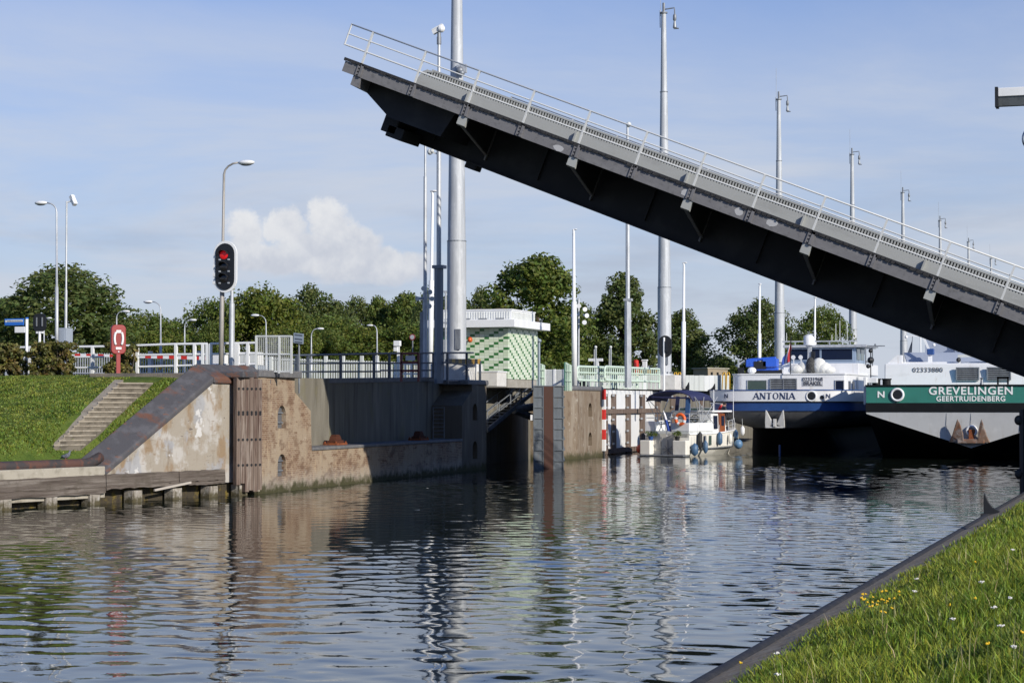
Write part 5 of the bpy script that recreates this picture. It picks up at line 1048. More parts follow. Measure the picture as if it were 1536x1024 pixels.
# ------------------------------------------------------------------ poles beside the abutment
def horns(mb, c, s):
    c = Vector(c)
    for dx, dz, ax in ((.25, .32, .5), (-.12, .02, -.4), (.3, -.0, .7), (.28, -.34, .3), (.02, .5, .2)):
        q = c + Vector((dx, -.1, dz)) * s; d = Vector((ax, -.8, -.1)).normalized(); mb.tube([q - d * .1 * s, q + d * .12 * s, q + d * .3 * s], [.05 * s, .07 * s, .12 * s], 10)
def poles():
    Y = 88.; P = mkY(Y); q = P(637.5, 604); z1 = P(637, 218).z; zm = P(637, 440).z
    t = thing('slim_pole', 'slim grey pole with loudspeakers at mid height, leftmost of the cluster by the abutment', 'pole', (q.x, Y, PZ)); mb = W(t); zz = [PZ, zm, zm + .02, P(637, 265).z, P(637, 265).z + .02, z1]; mb.tube([(q.x, Y, z) for z in zz], [.13, .12, .09, .085, .06, .055], 10); obj('pole', mb, M_galv, t, smooth='auto'); mb = W(t); horns(mb, P(637, 448), 1.0); obj('loudspeakers', mb, M_whitedull, t, smooth='auto')
    mb = W(t); a, b = P(631, 468), P(637, 560); mb.box((a.x, Y - .1, PZ), (b.x, Y + .2, a.z)); obj('cabinet', mb, M_galvd, t)
    lamp_post(645, 649, 293, 646, 656, 286.5, 94., 'white lamp pole with dark tilted head between slim pole and dark thick footed pole', .11, M_white)
    Y = 86.5; P = mkY(Y); q = P(658, 604); zt = P(658, 62).z; zs = P(658, 398).z
    t = thing('camera_mast', 'tall camera pole with a thick dark square foot left of the big mast', 'camera pole', (q.x, Y, PZ)); s = scl(q); m = mat('foot_blue_grey', (.19, .215, .25), rough=.5, metal=.2)
    mb = W(t); mb.lathe([(7.3 / s, PZ), (7.3 / s, zs), (.05, zs)], (q.x, Y, 0), 8); mb.box((q.x - 8 / s, Y - .25, zs - .15), (q.x + 9.5 / s, Y + .25, zs)); obj('foot', mb, m, t)
    mb = W(t); mb.tube([(q.x, Y, zs), (q.x, Y, P(658, 200).z), (q.x, Y, P(658, 200).z + .02), (q.x, Y, zt)], [.115, .11, .09, .07], 10); obj('pole', mb, M_galv, t, smooth='auto')
    mb = W(t); a = P(658, 45); mb.bar(a + Vector((-.28, 0, -.12)), a + Vector((.15, 0, .1)), .2, .2); mb.ball(a + Vector((.12, 0, .05)), .19, 10); mb.bar(a + Vector((-.3, 0, .0)), a + Vector((.2, 0, .24)), .24, .05); hd = obj('camera_head', mb, M_white, t)
    mb = W(t); mb.tube([(q.x, Y, zt), (q.x, Y, a.z - .15)], .09, 10); mb.tube([(q.x, Y, zt - .15), (q.x, Y, zt + .2)], .11, 10); obj('head_mount', mb, M_galvd, t)
    mb = W(t); a = P(645, 228); mb.ball(a, .14, 10); mb.bar(a, P(657, 231), .07); mb.ball(a + Vector((.12, -.05, .04)), .1, 8); obj('small_camera', mb, M_whitedull, t, smooth='auto')
    Y = 96.; P = mkY(Y); q = P(670.5, 604); t = thing('antenna_post', 'thin post with a cross bar between dark foot pole and big mast', 'post', (q.x, Y, PZ)); mb = W(t)
    for x in (668.5, 673.5): mb.tube([P(x, 590), P(x, 437)], .05, 6)
    mb.bar(P(663, 437), P(678, 437), .07); mb.bar(P(665, 484), P(677, 484), .1); obj('frame', mb, M_galv, t)
    # poles on the lock quay
    for a in [(862, 860.5, 350, 860, 866, 344, 'white lamp pole with small slanted head right of the tiled building'), (1025, 1026, 400, 1024, 1031, 394, 'white lamp pole right of the second floodlight mast'), (1139, 1139.5, 430, 1137, 1142, 425.5, 'white lamp pole left of the third floodlight mast behind the flag'), (1222, 1222.5, 450, 1220, 1225, 446, 'white lamp pole between white dome and fourth floodlight mast')]:
        c = 33.2 / .914 * .914; zc = 33.2 * 3152 / (1774 - a[0]) * .914; p = at(a[0], 604, zc); lamp_post(a[0], a[1], a[2], a[3], a[4], a[5], p.y, a[6], .115, M_white)
    p = onwall(868, 575, .5); Y = p.y; P = mkY(Y); t = thing('loudspeaker_pole', 'thin pole carrying white horn loudspeakers on the brown pier', 'pole', (p.x, Y, PZ)); mb = W(t); mb.tube([P(867.5, 588), P(868, 448)], .06, 8); obj('pole', mb, M_galv, t); mb = W(t); horns(mb, P(869, 473), 1.15); obj('loudspeakers', mb, M_white, t, smooth='auto')
    zc = 34 * 3152 / 832 * .914; p = at(942, 604, zc); Y = p.y; P = mkY(Y); t = thing('camera_mast', 'tall pole with thick grey foot and tiny camera, left of the second floodlight mast', 'camera pole', (p.x, Y, PZ)); s = scl(p); zs = P(942, 449).z; mb = W(t); mb.lathe([(5.4 / s, PZ), (5.0 / s, zs), (.05, zs)], (p.x, Y, 0), 8); mb.box((p.x - 5.5 / s, Y - .2, zs - .1), (p.x + 6.5 / s, Y + .2, zs + .05)); obj('foot', mb, M_galv, t); mb = W(t); mb.tube([(p.x, Y, zs), (p.x, Y, P(942, 330).z), (p.x, Y, P(942, 330).z + .02), (p.x, Y, P(942, 200).z), (p.x, Y, P(942, 188).z)], [.13, .12, .10, .07, .06], 8); obj('pole', mb, M_galv, t, smooth='auto'); mb = W(t); mb.ball(P(943, 187), .16, 10); obj('camera_dome', mb, M_whitedull, t, smooth=True)
    for x, l in ((893, 'thin ball topped post with cable loop behind the pale green railing, left one'), (915.5, 'thin ball topped post with cable loop behind the pale green railing, right one')):
        p = onwall(x, 580, 3.2); Y = p.y; P = mkY(Y); zt = P(x, 520.5).z; t = thing('ball_topped_post', l, 'post', (p.x, Y, PZ), group='ball topped posts on the lock quay'); mb = W(t); mb.tube([P(x + .8, 590), P(x + .8, 521)], .05, 6); mb.tube([P(x - 1.8, 560), P(x - 1.6, 524), P(x, 522)], .025, 5); obj('post', mb, M_galv, t); mb = W(t); mb.ball(P(x + .5, 520.5), .1, 8); obj('ball_top', mb, M_whitedull, t, smooth=True)
poles()

# ------------------------------------------------------------------ tiled lock building
def tilemat():
    if 'glazed_tiles' in MATS: return MATS['glazed_tiles']
    m = D.materials.new('glazed_tiles'); MATS['glazed_tiles'] = m; m.use_nodes = True; nt = m.node_tree; N = nt.nodes; L = nt.links; B = N['Principled BSDF']
    def mt(op, a, b=None):
        n = N.new('ShaderNodeMath'); n.operation = op
        for i, v in enumerate((a, b)):
            if v is None: continue
            if isinstance(v, (int, float)): n.inputs[i].default_value = v
            else: L.new(v, n.inputs[i])
        return n.outputs[0]
    tc = N.new('ShaderNodeTexCoord'); sp = N.new('ShaderNodeSeparateXYZ'); L.new(tc.outputs['Object'], sp.inputs[0])
    u = mt('DIVIDE', mt('ADD', mt('SUBTRACT', sp.outputs[0], sp.outputs[1]), 60.), .262); v = mt('DIVIDE', mt('ADD', sp.outputs[2], 20.), .140)
    fu, fv = mt('FLOOR', u), mt('FLOOR', v); md = mt('MODULO', mt('ADD', mt('SUBTRACT', fu, fv), 4000.), 4.0); dark = mt('LESS_THAN', md, .5)
    cb = N.new('ShaderNodeCombineXYZ'); L.new(fu, cb.inputs[0]); L.new(fv, cb.inputs[1]); wn = N.new('ShaderNodeTexWhiteNoise'); wn.noise_dimensions = '2D'; L.new(cb.outputs[0], wn.inputs[0])
    def mix(f, a, b):
        x = N.new('ShaderNodeMix'); x.data_type = 'RGBA'; L.new(f, x.inputs[0])
        for i, c in ((6, a), (7, b)):
            if isinstance(c, tuple): x.inputs[i].default_value = (*c, 1)
            else: L.new(c, x.inputs[i])
        return x.outputs[2]
    light = mix(wn.outputs[0], (.50, .60, .41), (.66, .71, .58)); c = mix(dark, light, (.028, .15, .03))
    gu = mt('LESS_THAN', mt('FRACT', u), .05); gv = mt('LESS_THAN', mt('FRACT', v), .09); c = mix(mt('MAXIMUM', gu, gv), c, (.33, .38, .29)); L.new(c, B.inputs['Base Color']); B.inputs['Roughness'].default_value = .28; return m
def building():
    c = on(0, 762, 570, -33.2); Y0 = c.y; X0 = c.x; Y1 = Y0 + 5.0; X1 = on(1, 652, 570, Y0).x; z = lambda px, py: on(1, px, py, Y0).z; zt = z(762, 489); zb = z(762, 568); zr = z(762, 479.5)
    t = thing('lock_building', 'small lock building clad in pale and dark green tiles with a white flat roof', 'building', (X0, Y0, PZ))
    mb = W(t); mb.box((X1, Y0, zb), (X0, Y1, zt)); obj('wall', mb, tilemat(), t)
    mb = W(t); mb.box((X1 - .02, Y0 + .04, PZ - .1), (X0 - .04, Y1 - .04, zb - .002)); obj('plinth', mb, M_concrete, t)
    zl = z(762, 491); mb = W(t); mb.box((X1 - .6, Y0 - .55, zl), (X0 + .55, Y1 + .55, zr)); rf = obj('roof', mb, M_white, t, bevel=.02)
    zp = z(762, 464); zp0 = zr; x1 = on(1, 787, 470, Y0 + 1.0).x; mb = W(t); mb.box((X1 + .2, Y0 + .7, zr + .002), (X0 - .05, Y1 - .3, zp)); pr = obj('parapet', mb, M_white, rf)
    mb = W(t); x = X1 + .22
    while x < X0 - .1: mb.box((x, Y0 + .675, zr + .1), (x + .06, Y0 + .698, zp - .07)); x += .14
    y = Y0 + .75
    while y < Y1 - .35: mb.box((X0 - .048, y, zr + .1), (X0 - .022, y + .06, zp - .07)); y += .14
    obj('cladding_ribs', mb, M_whitedull, pr); mb = W(t); mb.box((X1 + .17, Y0 + .66, zp), (X0 - .01, Y1 - .27, zp + .06)); obj('cap', mb, M_white, pr)
    mb = W(t); r = random.Random(4)
    for i in range(26): mb.ball((r.uniform(X1 + .3, X0 - .2), r.uniform(Y0 + .8, Y1 - .5), zp + .05), (.28, .28, .08), 6)
    obj('sedum_roof', mb, mat('sedum', (.10, .085, .05), [((.05, .045, .03), 5, .45, .65, .8)], rough=.95), rf, smooth=True)
    mb = W(t)
    for k in range(5): a = X0 - .35 - k * .95; mb.box((a - .55, Y0 + .66, zr + .07), (a - .1, Y0 + .68, zr + .13))
    obj('vents', mb, M_galvd, pr)
    a, b = on(1, 664, 497, Y0), on(1, 672, 509, Y0); mb = W(t); mb.box((a.x, Y0 - .03, b.z), (b.x, Y0 + .0, a.z)); obj('window', mb, mat('green_glass', (.02, .09, .05), rough=.15), t)
    mb = W(t); mb.box((X1 - .01, Y0 - .02, zb - .3), (on(1, 676, 500, Y0).x, Y0 - .003, zt - .0)); obj('side_panel', mb, M_galv, t)
    q = on(1, 705, 509.5, Y0 - .35); mb = W(t); mb.lathe([(.001, -.2), (.11, -.2), (.12, .1), (.05, .16)], (0, 0, 0), 12); 
    mb = W(t); mb.ball(q, (.13, .18, .15), 10); obj('orange_lamp', mb, mat('orange_lens', (.55, .10, .02), rough=.3), t, smooth=True); mb = W(t); mb.bar(q, q + Vector((-.2, .4, 0)), .07); obj('lamp_bracket', mb, M_galvd, t)
    # white plinth blocks in front
    a, b = on(1, 716, 558, Y0 - 6), on(1, 746, 577, Y0 - 6); t = thing('white_block', 'low white block between mast plinth and tiled building', 'block', ((a.x + b.x) / 2, Y0 - 6, PZ)); mb = W(t); mb.box((a.x, Y0 - 6, PZ - .1), (b.x, Y0 - 4.6, a.z)); obj('block', mb, MATS['plinth_white'], t, bevel=.03); mb = W(t); mb.box((a.x - .03, Y0 - 6.03, a.z + .001), (b.x + .03, Y0 - 4.57, a.z + .06)); obj('lid', mb, M_white, t)
    # pipes right of the building
    for k, (x, y) in enumerate(((799.5, 505), (804, 508), (808.5, 511))):
        Y = Y1 + 1.2 + k * .8; P = mkY(Y); p = P(x, 604); t = thing('vent_pipe', ['nearest of three grey blue vent pipes right of the tiled building', 'middle one of three grey blue vent pipes right of the tiled building', 'rightmost lowest of three grey blue vent pipes by the tiled building'][k], 'pipe', (p.x, Y, PZ), group='vent pipes beside the tiled building'); zt2 = P(x, y).z; mb = W(t); mb.tube([(p.x, Y, PZ), (p.x, Y, zt2)], .075, 10); obj('pipe', mb, mat('pipe_blue', (.24, .29, .33), rough=.5, metal=.2), t, smooth='auto'); mb = W(t); mb.ball((p.x, Y, zt2), (.15, .15, .12), 10); obj('cowl', mb, MATS['pipe_blue'], t, smooth=True)
building()

# ------------------------------------------------------------------ lock quay equipment
M_mint = mat('mint_green', (.60, .72, .60), [((.46, .58, .47), 4, .5, .7, .5)], rough=.5); M_mintd = mat('dark_mint', (.10, .22, .17), rough=.5)
def quay():
    for x0, x1, y0, y1, yb, l in ((805, 817, 543, 547.5, 578, 'pale green screen standing beside the tiled building at the gate end'), (848.5, 857.5, 543, 548, 586, 'pale green screen standing by the brown pier')):
        Y = 106.5; P = mkY(Y); t = thing('walkway_screen', l, 'screen', (P(x0, 580).x, Y, PZ), group='pale green screens on the lock gate walkway'); mb = W(t); mb.ext([P(x0, yb), P(x1, yb), P(x1, y1), P(x0, y0)], (0, .06, 0)); o = obj('panel', mb, M_mint, t); mb = W(t)
        for k in (1, 2): yy = y0 + (yb - y0) * k / 3; a, b = P(x0, yy - 1), P(x1, yy); mb.bar(a + Vector((0, -.03, 0)), b + Vector((0, -.03, 0)), .05)
        for k in (1, 2): xx = x0 + (x1 - x0) * k / 3; mb.bar(P(xx, y0 + 3) + Vector((0, -.02, 0)), P(xx, yb) + Vector((0, -.02, 0)), .03)
        obj('ribs', mb, M_mint, o); mb = W(t); a, b = P(x0 - (4 if x0 < 830 else 2), yb), P(x0, y0); mb.box((a.x, Y - .05, a.z), (b.x - .005, Y + .3, b.z)); obj('edge', mb, M_mintd, t)
    Y = 112.; P = mkY(Y); t = thing('grey_panel_fence', 'pair of light grey corrugated panels between the two pale green screens', 'fence', (P(830, 580).x, Y, PZ))
    for a, b in ((817.5, 830.5), (833, 846)):
        mb = W(t); p, q = P(a, 554), P(b, 582); n = 14; mb.box((p.x, Y, q.z), (q.x, Y + .04, p.z))
        for k in range(n): x = p.x + (q.x - p.x) * (k + .3) / n; mb.box((x, Y - .02, q.z), (x + .03, Y, p.z - .05))
        obj('panel', mb, M_whitedull, t)
    mb = W(t); 
    for x in (817, 831.8, 846.3): mb.bar(P(x, 553.5), P(x, 585), .12)
    obj('posts', mb, M_white, t)
    # mint railings, rounded ends
    for x0, x1, pt0, pt1, pb0, pb1, off, l in ((866, 955, 549.5, 552.5, 570, 573, .25, 'pale green barred railing with rounded end on the brown pier'), (907, 989, 549.5, 553.5, 570, 572.5, -.15, 'pale green barred railing further along the chamber edge')):
        g = fw_(off); t = thing('mint_railing', l, 'railing', (g(x0, 580).x, g(x0, 580).y, PZ), group='pale green railings along the lock chamber'); c = lambda f, a, b: a + (b - a) * f
        mb = W(t); e = 2.2; mb.tube([g(x1, pb1), g(x0 + e, pb0), g(x0 + .5, pb0 - 1.2), g(x0, pb0 - 4), g(x0, pt0 + 4), g(x0 + .5, pt0 + 1.2), g(x0 + e, pt0), g(x1, pt1), g(x1, pt1 + 29)], .07, 6); obj('frame', mb, M_mint, t); mb = W(t); mb.tube([g(x0, (pt0 * .56 + pb0 * .44)), g(x1, pt1 * .56 + pb1 * .44)], .05, 6); obj('rail', mb, M_mint, t); mb = W(t); x = x0 + 3.6; k = 0
        while x < x1: f = (x - x0) / (x1 - x0); mb.bar(g(x, c(f, pt0, pt1)), g(x, c(f, pb0, pb1) + (11 if k % 2 else 0)), .05); x += 3.15; k += 1
        obj('bars', mb, M_mint, t)
    # white sheet fence behind, with coping strip of grass
    g = fw_(4.2); t = thing('white_sheet_fence', 'long white sheet fence along the lock quay behind the pale green railings', 'fence', (g(866, 578).x, g(866, 578).y, PZ)); r = random.Random(8); xs = [864 + 231 * (k / 30) for k in range(31)]
    for a, b in zip(xs[:-1], xs[1:]):
        mb = W(t); y = 562.8 + r.uniform(-.3, .3); mb.ext([g(a + .15, 590), g(b - .15, 590), g(b - .15, y), g(a + .15, y)], (-.05, r.uniform(0, .03), 0)); obj('sheet', mb, M_whitedull if r.random() < .7 else M_white, t)
    mb = W(t)
    for x in (878, 899, 921, 1078): obj('post', W(t).bar(g(x, 562) + Vector((.1, 0, 0)), g(x, 590) + Vector((.1, 0, 0)), .28 if x < 1000 else .2), M_galvd, t)
    P0 = fw_(1.2)
    for x, y, l in ((875, 576, 'black horn shaped bollard on top of the brown pier'), (1000, 577, 'black horn shaped bollard on the chamber edge left above the boat canopy'), (1031, 578, 'black horn shaped bollard on the chamber edge right above the boat canopy'), (1070, 579.5, 'black horn shaped bollard on the chamber edge left of the blue barge')):
        p = P0(x, y); o = copy_tree(D.objects['mooring_cleat'], (p.x, p.y, PZ + (.0 if x > 900 else .1)), pi, l, (1.6, 1.6, 1.25), 'horn bollards on the lock chamber edge')
    # bits of equipment over the fence
    g = fw_(5.5); p = g(954, 560); Y = p.y; P = mkY(Y); t = thing('red_cylinder', 'red cylinder standing behind the pale green railing', 'cylinder', (p.x, Y, PZ)); mb = W(t); mb.lathe([(.001, P(954, 539.5).z), (.15, P(954, 539.8).z), (.22, P(954, 541).z), (.22, PZ)], (p.x, Y, 0), 12); obj('tank', mb, M_redgloss, t, smooth='auto'); mb = W(t); mb.bc((p.x + .02, Y - .23, P(954, 547).z), (.16, .03, .28)); obj('plate', mb, M_red, t)
    t = thing('white_pillar', 'short white pillar with cap right of the red cylinder', 'pillar', (P(966.5, 580).x, Y, PZ)); mb = W(t); a, b = P(963.5, 541), P(969.5, 590); mb.box((a.x, Y, PZ), (b.x, Y + .3, a.z)); obj('pillar', mb, M_white, t); mb = W(t); mb.box((a.x - .05, Y - .05, a.z), (b.x + .05, Y + .35, a.z + .1)); obj('cap', mb, M_white, t)
    t = thing('yellow_black_board', 'yellow and black striped board behind the pale green railing', 'board', (P(973, 560).x, Y - 1, PZ)); mb = W(t); P2 = mkY(Y - 1)
    for k in range(5): a, b = P2(959 + k * 5.8, 554.5), P2(959 + k * 5.8 + 5.8, 560.5); mb.box((a.x, Y - 1, b.z), (b.x, Y - .95, a.z), k % 2)
    obj('board', mb, [MATS['hazard_yellow'], M_black], t); mb = W(t); 
    for x in (962, 984): mb.bar(P2(x, 560), P2(x, 590), .07)
    obj('legs', mb, M_galvd, t)
    g = fw_(7); p = g(893, 560); Y = p.y; P = mkY(Y); t = thing('white_sign_frame', 'white T shaped frame rising behind the pale green railing', 'frame', (p.x, Y, PZ)); mb = W(t); a, b = P(882.5, 537.5), P(903.5, 541.5); mb.box((a.x, Y, b.z), (b.x, Y + .2, a.z)); obj('crossbar', mb, M_white, t); mb = W(t); a, b = P(892.5, 541.5), P(897.5, 590); mb.box((a.x, Y, PZ), (b.x, Y + .2, a.z - .002)); obj('upright', mb, M_white, t)
    # back of the ship signal
    Y = 127.; P = mkY(Y); t = thing('ship_signal', 'black oval back of a ship signal in front of the second floodlight mast', 'signal', (on(1, 996.5, 580, Y).x, Y, PZ)); c = P(997.5, 519.5); s = scl(c); mb = W(t); mb.capsule2d((c.x, Y, c.z), 20.5 / s, 33 / s, .08, n=10); obj('backboard', mb, M_black, t); mb = W(t); mb.tube([P(996, 590), P(996, 506)], .07, 8); obj('post', mb, M_white, t); mb = W(t); mb.bc((c.x + .15, Y - .06, c.z), (.2, .1, .75)); obj('lamp_box', mb, M_black, t)
    # brick hut and pale hut
    Y = 190.; P = mkY(Y); t = thing('brick_hut', 'low reddish brown brick building half hidden behind the pale green railing', 'building', (P(905, 560).x, Y, PZ)); a, b = P(866, 541), P(938, 575); mb = W(t); mb.box((a.x, Y, PZ), (b.x, Y + 6, a.z)); obj('wall', mb, mat('red_brick', (.13, .06, .04), brick=((.09, .04, .03), (.2, .17, .14), .5, .16), layers=[((.18, .11, .08), 1, .45, .7, .5)], rough=.9), t); mb = W(t); mb.box((a.x - .2, Y - .2, a.z), (b.x + .2, Y + 6.2, a.z + .18)); obj('roof', mb, M_slate, t)
    Y = 245.; P = mkY(Y); t = thing('pale_hut', 'small pale brick hut left of the blue barge', 'building', (P(1055, 560).x, Y, PZ)); a, b, c = P(1040, 553.5), P(1070, 580), P(1086, 553.5); mb = W(t); mb.hexa([(a.x, Y, PZ), (b.x, Y - 3, PZ), (c.x, Y + 2.2, PZ), (c.x - 4, Y + 6, PZ), (a.x, Y, a.z), (b.x, Y - 3, a.z), (c.x, Y + 2.2, a.z), (c.x - 4, Y + 6, a.z)]); obj('wall', mb, mat('buff_brick', (.30, .245, .175), [((.24, .195, .14), 1.5, .45, .7, .6)], rough=.9), t); mb = W(t); mb.hexa([(a.x - .2, Y - .1, a.z), (b.x, Y - 3.25, a.z), (c.x + .2, Y + 2.2, a.z), (c.x - 4, Y + 6.2, a.z), (a.x - .2, Y - .1, a.z + .15), (b.x, Y - 3.25, a.z + .15), (c.x + .2, Y + 2.2, a.z + .15), (c.x - 4, Y + 6.2, a.z + .15)]); obj('roof', mb, MATS['coping_stone'], t)
    for k in range(3): f = (k + .6) / 3.4; x = b.x + (c.x - b.x) * f; y = Y - 3 + 5.2 * f; mb = W(t); mb.bc((x + .02, y - .06, a.z - .7), (.28, .3, .55)); obj('window', mb, M_black, t)
    # yellow ladder hoops
    g = fw_(.6)
    for x, l in ((1015, 'yellow ladder handrail hoops on the chamber edge above the boat canopy'), (1088, 'yellow ladder handrail hoops on the chamber edge beside the blue barge')):
        p = g(x, 580); Y = p.y; P = mkY(Y); t = thing('ladder_handrail', l, 'handrail', (p.x, Y, PZ), group='yellow ladder hoops on the chamber edge')
        for dx in (-3, 3): mb = W(t); mb.tube([P(x + dx - 2, 584), P(x + dx - 1, 562), P(x + dx + .5, 558), P(x + dx + 2.5, 558.5), P(x + dx + 3.5, 562), P(x + dx + 3.5, 584)], .045, 6); obj('hoop', mb, M_yellow, t, smooth=True)
quay()
# pigeon on the rusty pipe
def pigeon():
    p = ong(99, 692, .5); t = thing('pigeon', 'small grey pigeon perched on the rusty pipe below the grass', 'bird', (p.x, p.y, ong(99, 692, .5).z)); mb = MB()
    me = [((0, 0, .16), .0), ]
    prof = [(-.20, .10, .012), (-.14, .13, .03), (-.06, .15, .065), (.02, .18, .075), (.09, .22, .06), (.12, .27, .035), (.13, .31, .034), (.15, .335, .028), (.175, .33, .010), (.20, .322, .003)]
    mb.tube([(x, 0, z) for x, z, r in prof], [r for x, z, r in prof], 10); o = obj('body', mb, mat('pigeon_grey', (.16, .17, .2), [((.08, .085, .1), 20, .45, .6, .8)], rough=.7), t, smooth=True)
    mb = MB()
    for dy in (-.03, .03): mb.tube([(0, dy, .12), (.01, dy, .0)], .008, 5)
    obj('legs', mb, mat('pigeon_leg', (.3, .1, .08)), t)
    mb = MB(); mb.ball((-.05, 0, .165), (.12, .078, .05), 10); obj('wings', mb, MATS['pigeon_grey'], t, smooth=True)
pigeon()
# ------------------------------------------------------------------ vessels
M_hullw = mat('hull_white', (.74, .75, .76), [((.60, .61, .61), (1.5, 1.5, .6), .5, .75, .5), ((.40, .31, .21), (5, 5, .4), .60, .74, .5), ((.5, .5, .48), (.4, .4, 3), .55, .7, .3)], rough=.4)
M_hullblue = mat('hull_blue', (.025, .075, .24), [((.02, .05, .17), 2, .45, .7, .5)], rough=.4); M_hullblk = mat('hull_black', (.008, .009, .010), [((.018, .018, .019), 1.2, .5, .7, .5), ((.03, .022, .016), (5, 5, .4), .62, .74, .5)], rough=.6, spec=.2)
M_hullgrey = mat('hull_dark_grey', (.09, .094, .097), [((.13, .13, .13), 1.4, .5, .7, .5)], rough=.5); M_green = mat('hull_green', (.038, .20, .155), [((.03, .155, .12), 1.4, .45, .7, .5), ((.05, .14, .11), (6, 6, .4), .58, .72, .5)], rough=.4)
M_hgrey = mat('hull_light_grey', (.47, .48, .48), [((.40, .41, .41), (.5, .5, .5), .45, .65, .6), ((.54, .55, .55), 1.6, .55, .7, .6), ((.33, .27, .2), (5, 5, .4), .58, .74, .55), ((.28, .28, .27), (.3, .3, 2.5), .58, .7, .4)], rough=.5)
M_glass = mat('dark_glass', (.008, .014, .035), rough=.2, spec=.15); M_glassg = mat('greenish_glass', (.06, .09, .08), rough=.08, spec=.8)
M_anchor = mat('rusty_anchor', (.16, .10, .07), [((.30, .28, .26), 2.5, .45, .6, .8), ((.22, .08, .03), 5, .5, .65, .8)], rough=.8); M_anchorw = mat('painted_anchor', (.50, .50, .49), [((.36, .33, .3), 4, .5, .7, .6)], rough=.6)
M_letter = mat('navy_letters', (.015, .03, .09), rough=.5); M_letterw = mat('white_letters', (.80, .82, .80), rough=.5); M_letterk = mat('grey_letters', (.09, .09, .1), rough=.5)
M_tarp = mat('white_tarp', (.66, .66, .62), [((.5, .5, .46), 2.5, .45, .7, .6)], rough=.8, bump=.05, bscale=5)
M_counter = mat('counter_grey', (.15, .152, .155), [((.21, .21, .21), 1.2, .45, .7, .6), ((.09, .085, .08), (4, 4, .5), .55, .72, .6)], rough=.6, spec=.3)
def strokes(mb, word, h, sp, y, x0=None, serif=True, w=.17):
    """plain stroke capitals with serifs, in the xz plane at depth y; h cap height; heavy and light stems"""
    L = {'A': ([((0, 0), (.42, 1), .6), ((.42, 1), (.86, 0), 1.15), ((.18, .34), (.68, .34), .5)], .86, [(0, 0), (.86, 0)]), 'N': ([((.06, 0), (.06, 1), .6), ((.06, 1), (.78, 0), 1.15), ((.78, 0), (.78, 1), .6)], .84, [(.06, 0), (.06, 1), (.78, 1)]),
         'T': ([((.38, 0), (.38, 1), 1.15), ((0, .95), (.76, .95), .6)], .76, [(.38, 0)]), 'I': ([((.12, 0), (.12, 1), 1.15)], .24, [(.12, 0), (.12, 1)]), 'O': (None, .92, [])}
    tot = sum(L[c][1] for c in word) + sp * (len(word) - 1); x = -tot / 2 * h
    for c in word:
        st, wd, se = L[c]
        if st is None:
            n = 20; r0, r1 = .46, .5; vs = []
            for i in range(n): a = 2 * pi * i / n; vs += [(x + (.46 + .46 * cos(a)) * h, y, (.5 + .52 * sin(a)) * h), (x + (.46 + (.46 - w * 1.05) * cos(a)) * h, y, (.5 + (.52 - w * .5) * sin(a)) * h)]
            mb.add(vs, [(2 * i, 2 * ((i + 1) % n), 2 * ((i + 1) % n) + 1, 2 * i + 1) for i in range(n)])
        else:
            for k, (a, b, f) in enumerate(st):
                a = Vector((a[0], 0, a[1])); b = Vector((b[0], 0, b[1])); d = (b - a).normalized(); hw = w * f / 2; yy = y - .0015 * (k + 1)
                if abs(d.x) > .99: q = [(a.x, a.z - hw), (b.x, b.z - hw), (b.x, b.z + hw), (a.x, a.z + hw)]
                else: ww = hw / abs(d.z); q = [(a.x - ww, a.z), (a.x + ww, a.z), (b.x + ww, b.z), (b.x - ww, b.z)]
                mb.poly([(x + p * h, yy, r * h) for p, r in q])
            for (sx, sz) in se: z0, z1 = (0, .075) if sz == 0 else (.925, 1); mb.poly([(x + (sx - .17) * h, y - .006, z0 * h), (x + (sx + .17) * h, y - .006, z0 * h), (x + (sx + .17) * h, y - .006, z1 * h), (x + (sx - .17) * h, y - .006, z1 * h)])
        x += (wd + sp) * h
    return mb
def subdivide_x(mb, n):   # split long faces so lettering can bend round a stern
    return mb
def louvre(t, name, x0, x1, z0, z1, y, m1=M_galvd, m2=M_black, n=7, mull=False):
    w = obj(name, MB().box((x0, y - .05, z0), (x1, y - .003, z1)), m2, t); mb = MB(); f = .06
    for k in range(n): z = z0 + (z1 - z0) * (k + .5) / n; mb.hexa([(x0 + f, y - .10, z - .05), (x1 - f, y - .10, z - .05), (x1 - f, y - .052, z - .01), (x0 + f, y - .052, z - .01), (x0 + f, y - .10, z - .03), (x1 - f, y - .10, z - .03), (x1 - f, y - .052, z + .012), (x0 + f, y - .052, z + .012)])
    for a, b in (((x0, z0), (x0 + f, z1)), ((x1 - f, z0), (x1, z1)), ((x0 + f, z0), (x1 - f, z0 + f)), ((x0 + f, z1 - f), (x1 - f, z1))): mb.box((a[0], y - .11, a[1]), (b[0], y - .051, b[1]))
    if mull: mb.box(((x0 + x1) / 2 - .03, y - .112, z0 + f), ((x0 + x1) / 2 + .03, y - .051, z1 - f))
    obj('slats', mb, m1, w); return w
def pane(t, x0, x1, z0, z1, y, m=M_glassg, fr=.05, frm=None):
    w = obj('window', MB().box((x0, y - .03, z0), (x1, y - .002, z1)), m, t); mb = MB()
    for a, b in (((x0 - fr, z0 - fr), (x0, z1 + fr)), ((x1, z0 - fr), (x1 + fr, z1 + fr)), ((x0, z0 - fr), (x1, z0)), ((x0, z1), (x1, z1 + fr))): mb.box((a[0], y - .05, a[1]), (b[0], y - .001, b[1]))
    obj('frame', mb, frm or M_galv, w); return w
def pane_side(t, y0, y1, z0, z1, x, m=M_glass):
    w = obj('window', MB().box((x + .002, y0, z0), (x + .03, y1, z1)), m, t); return w
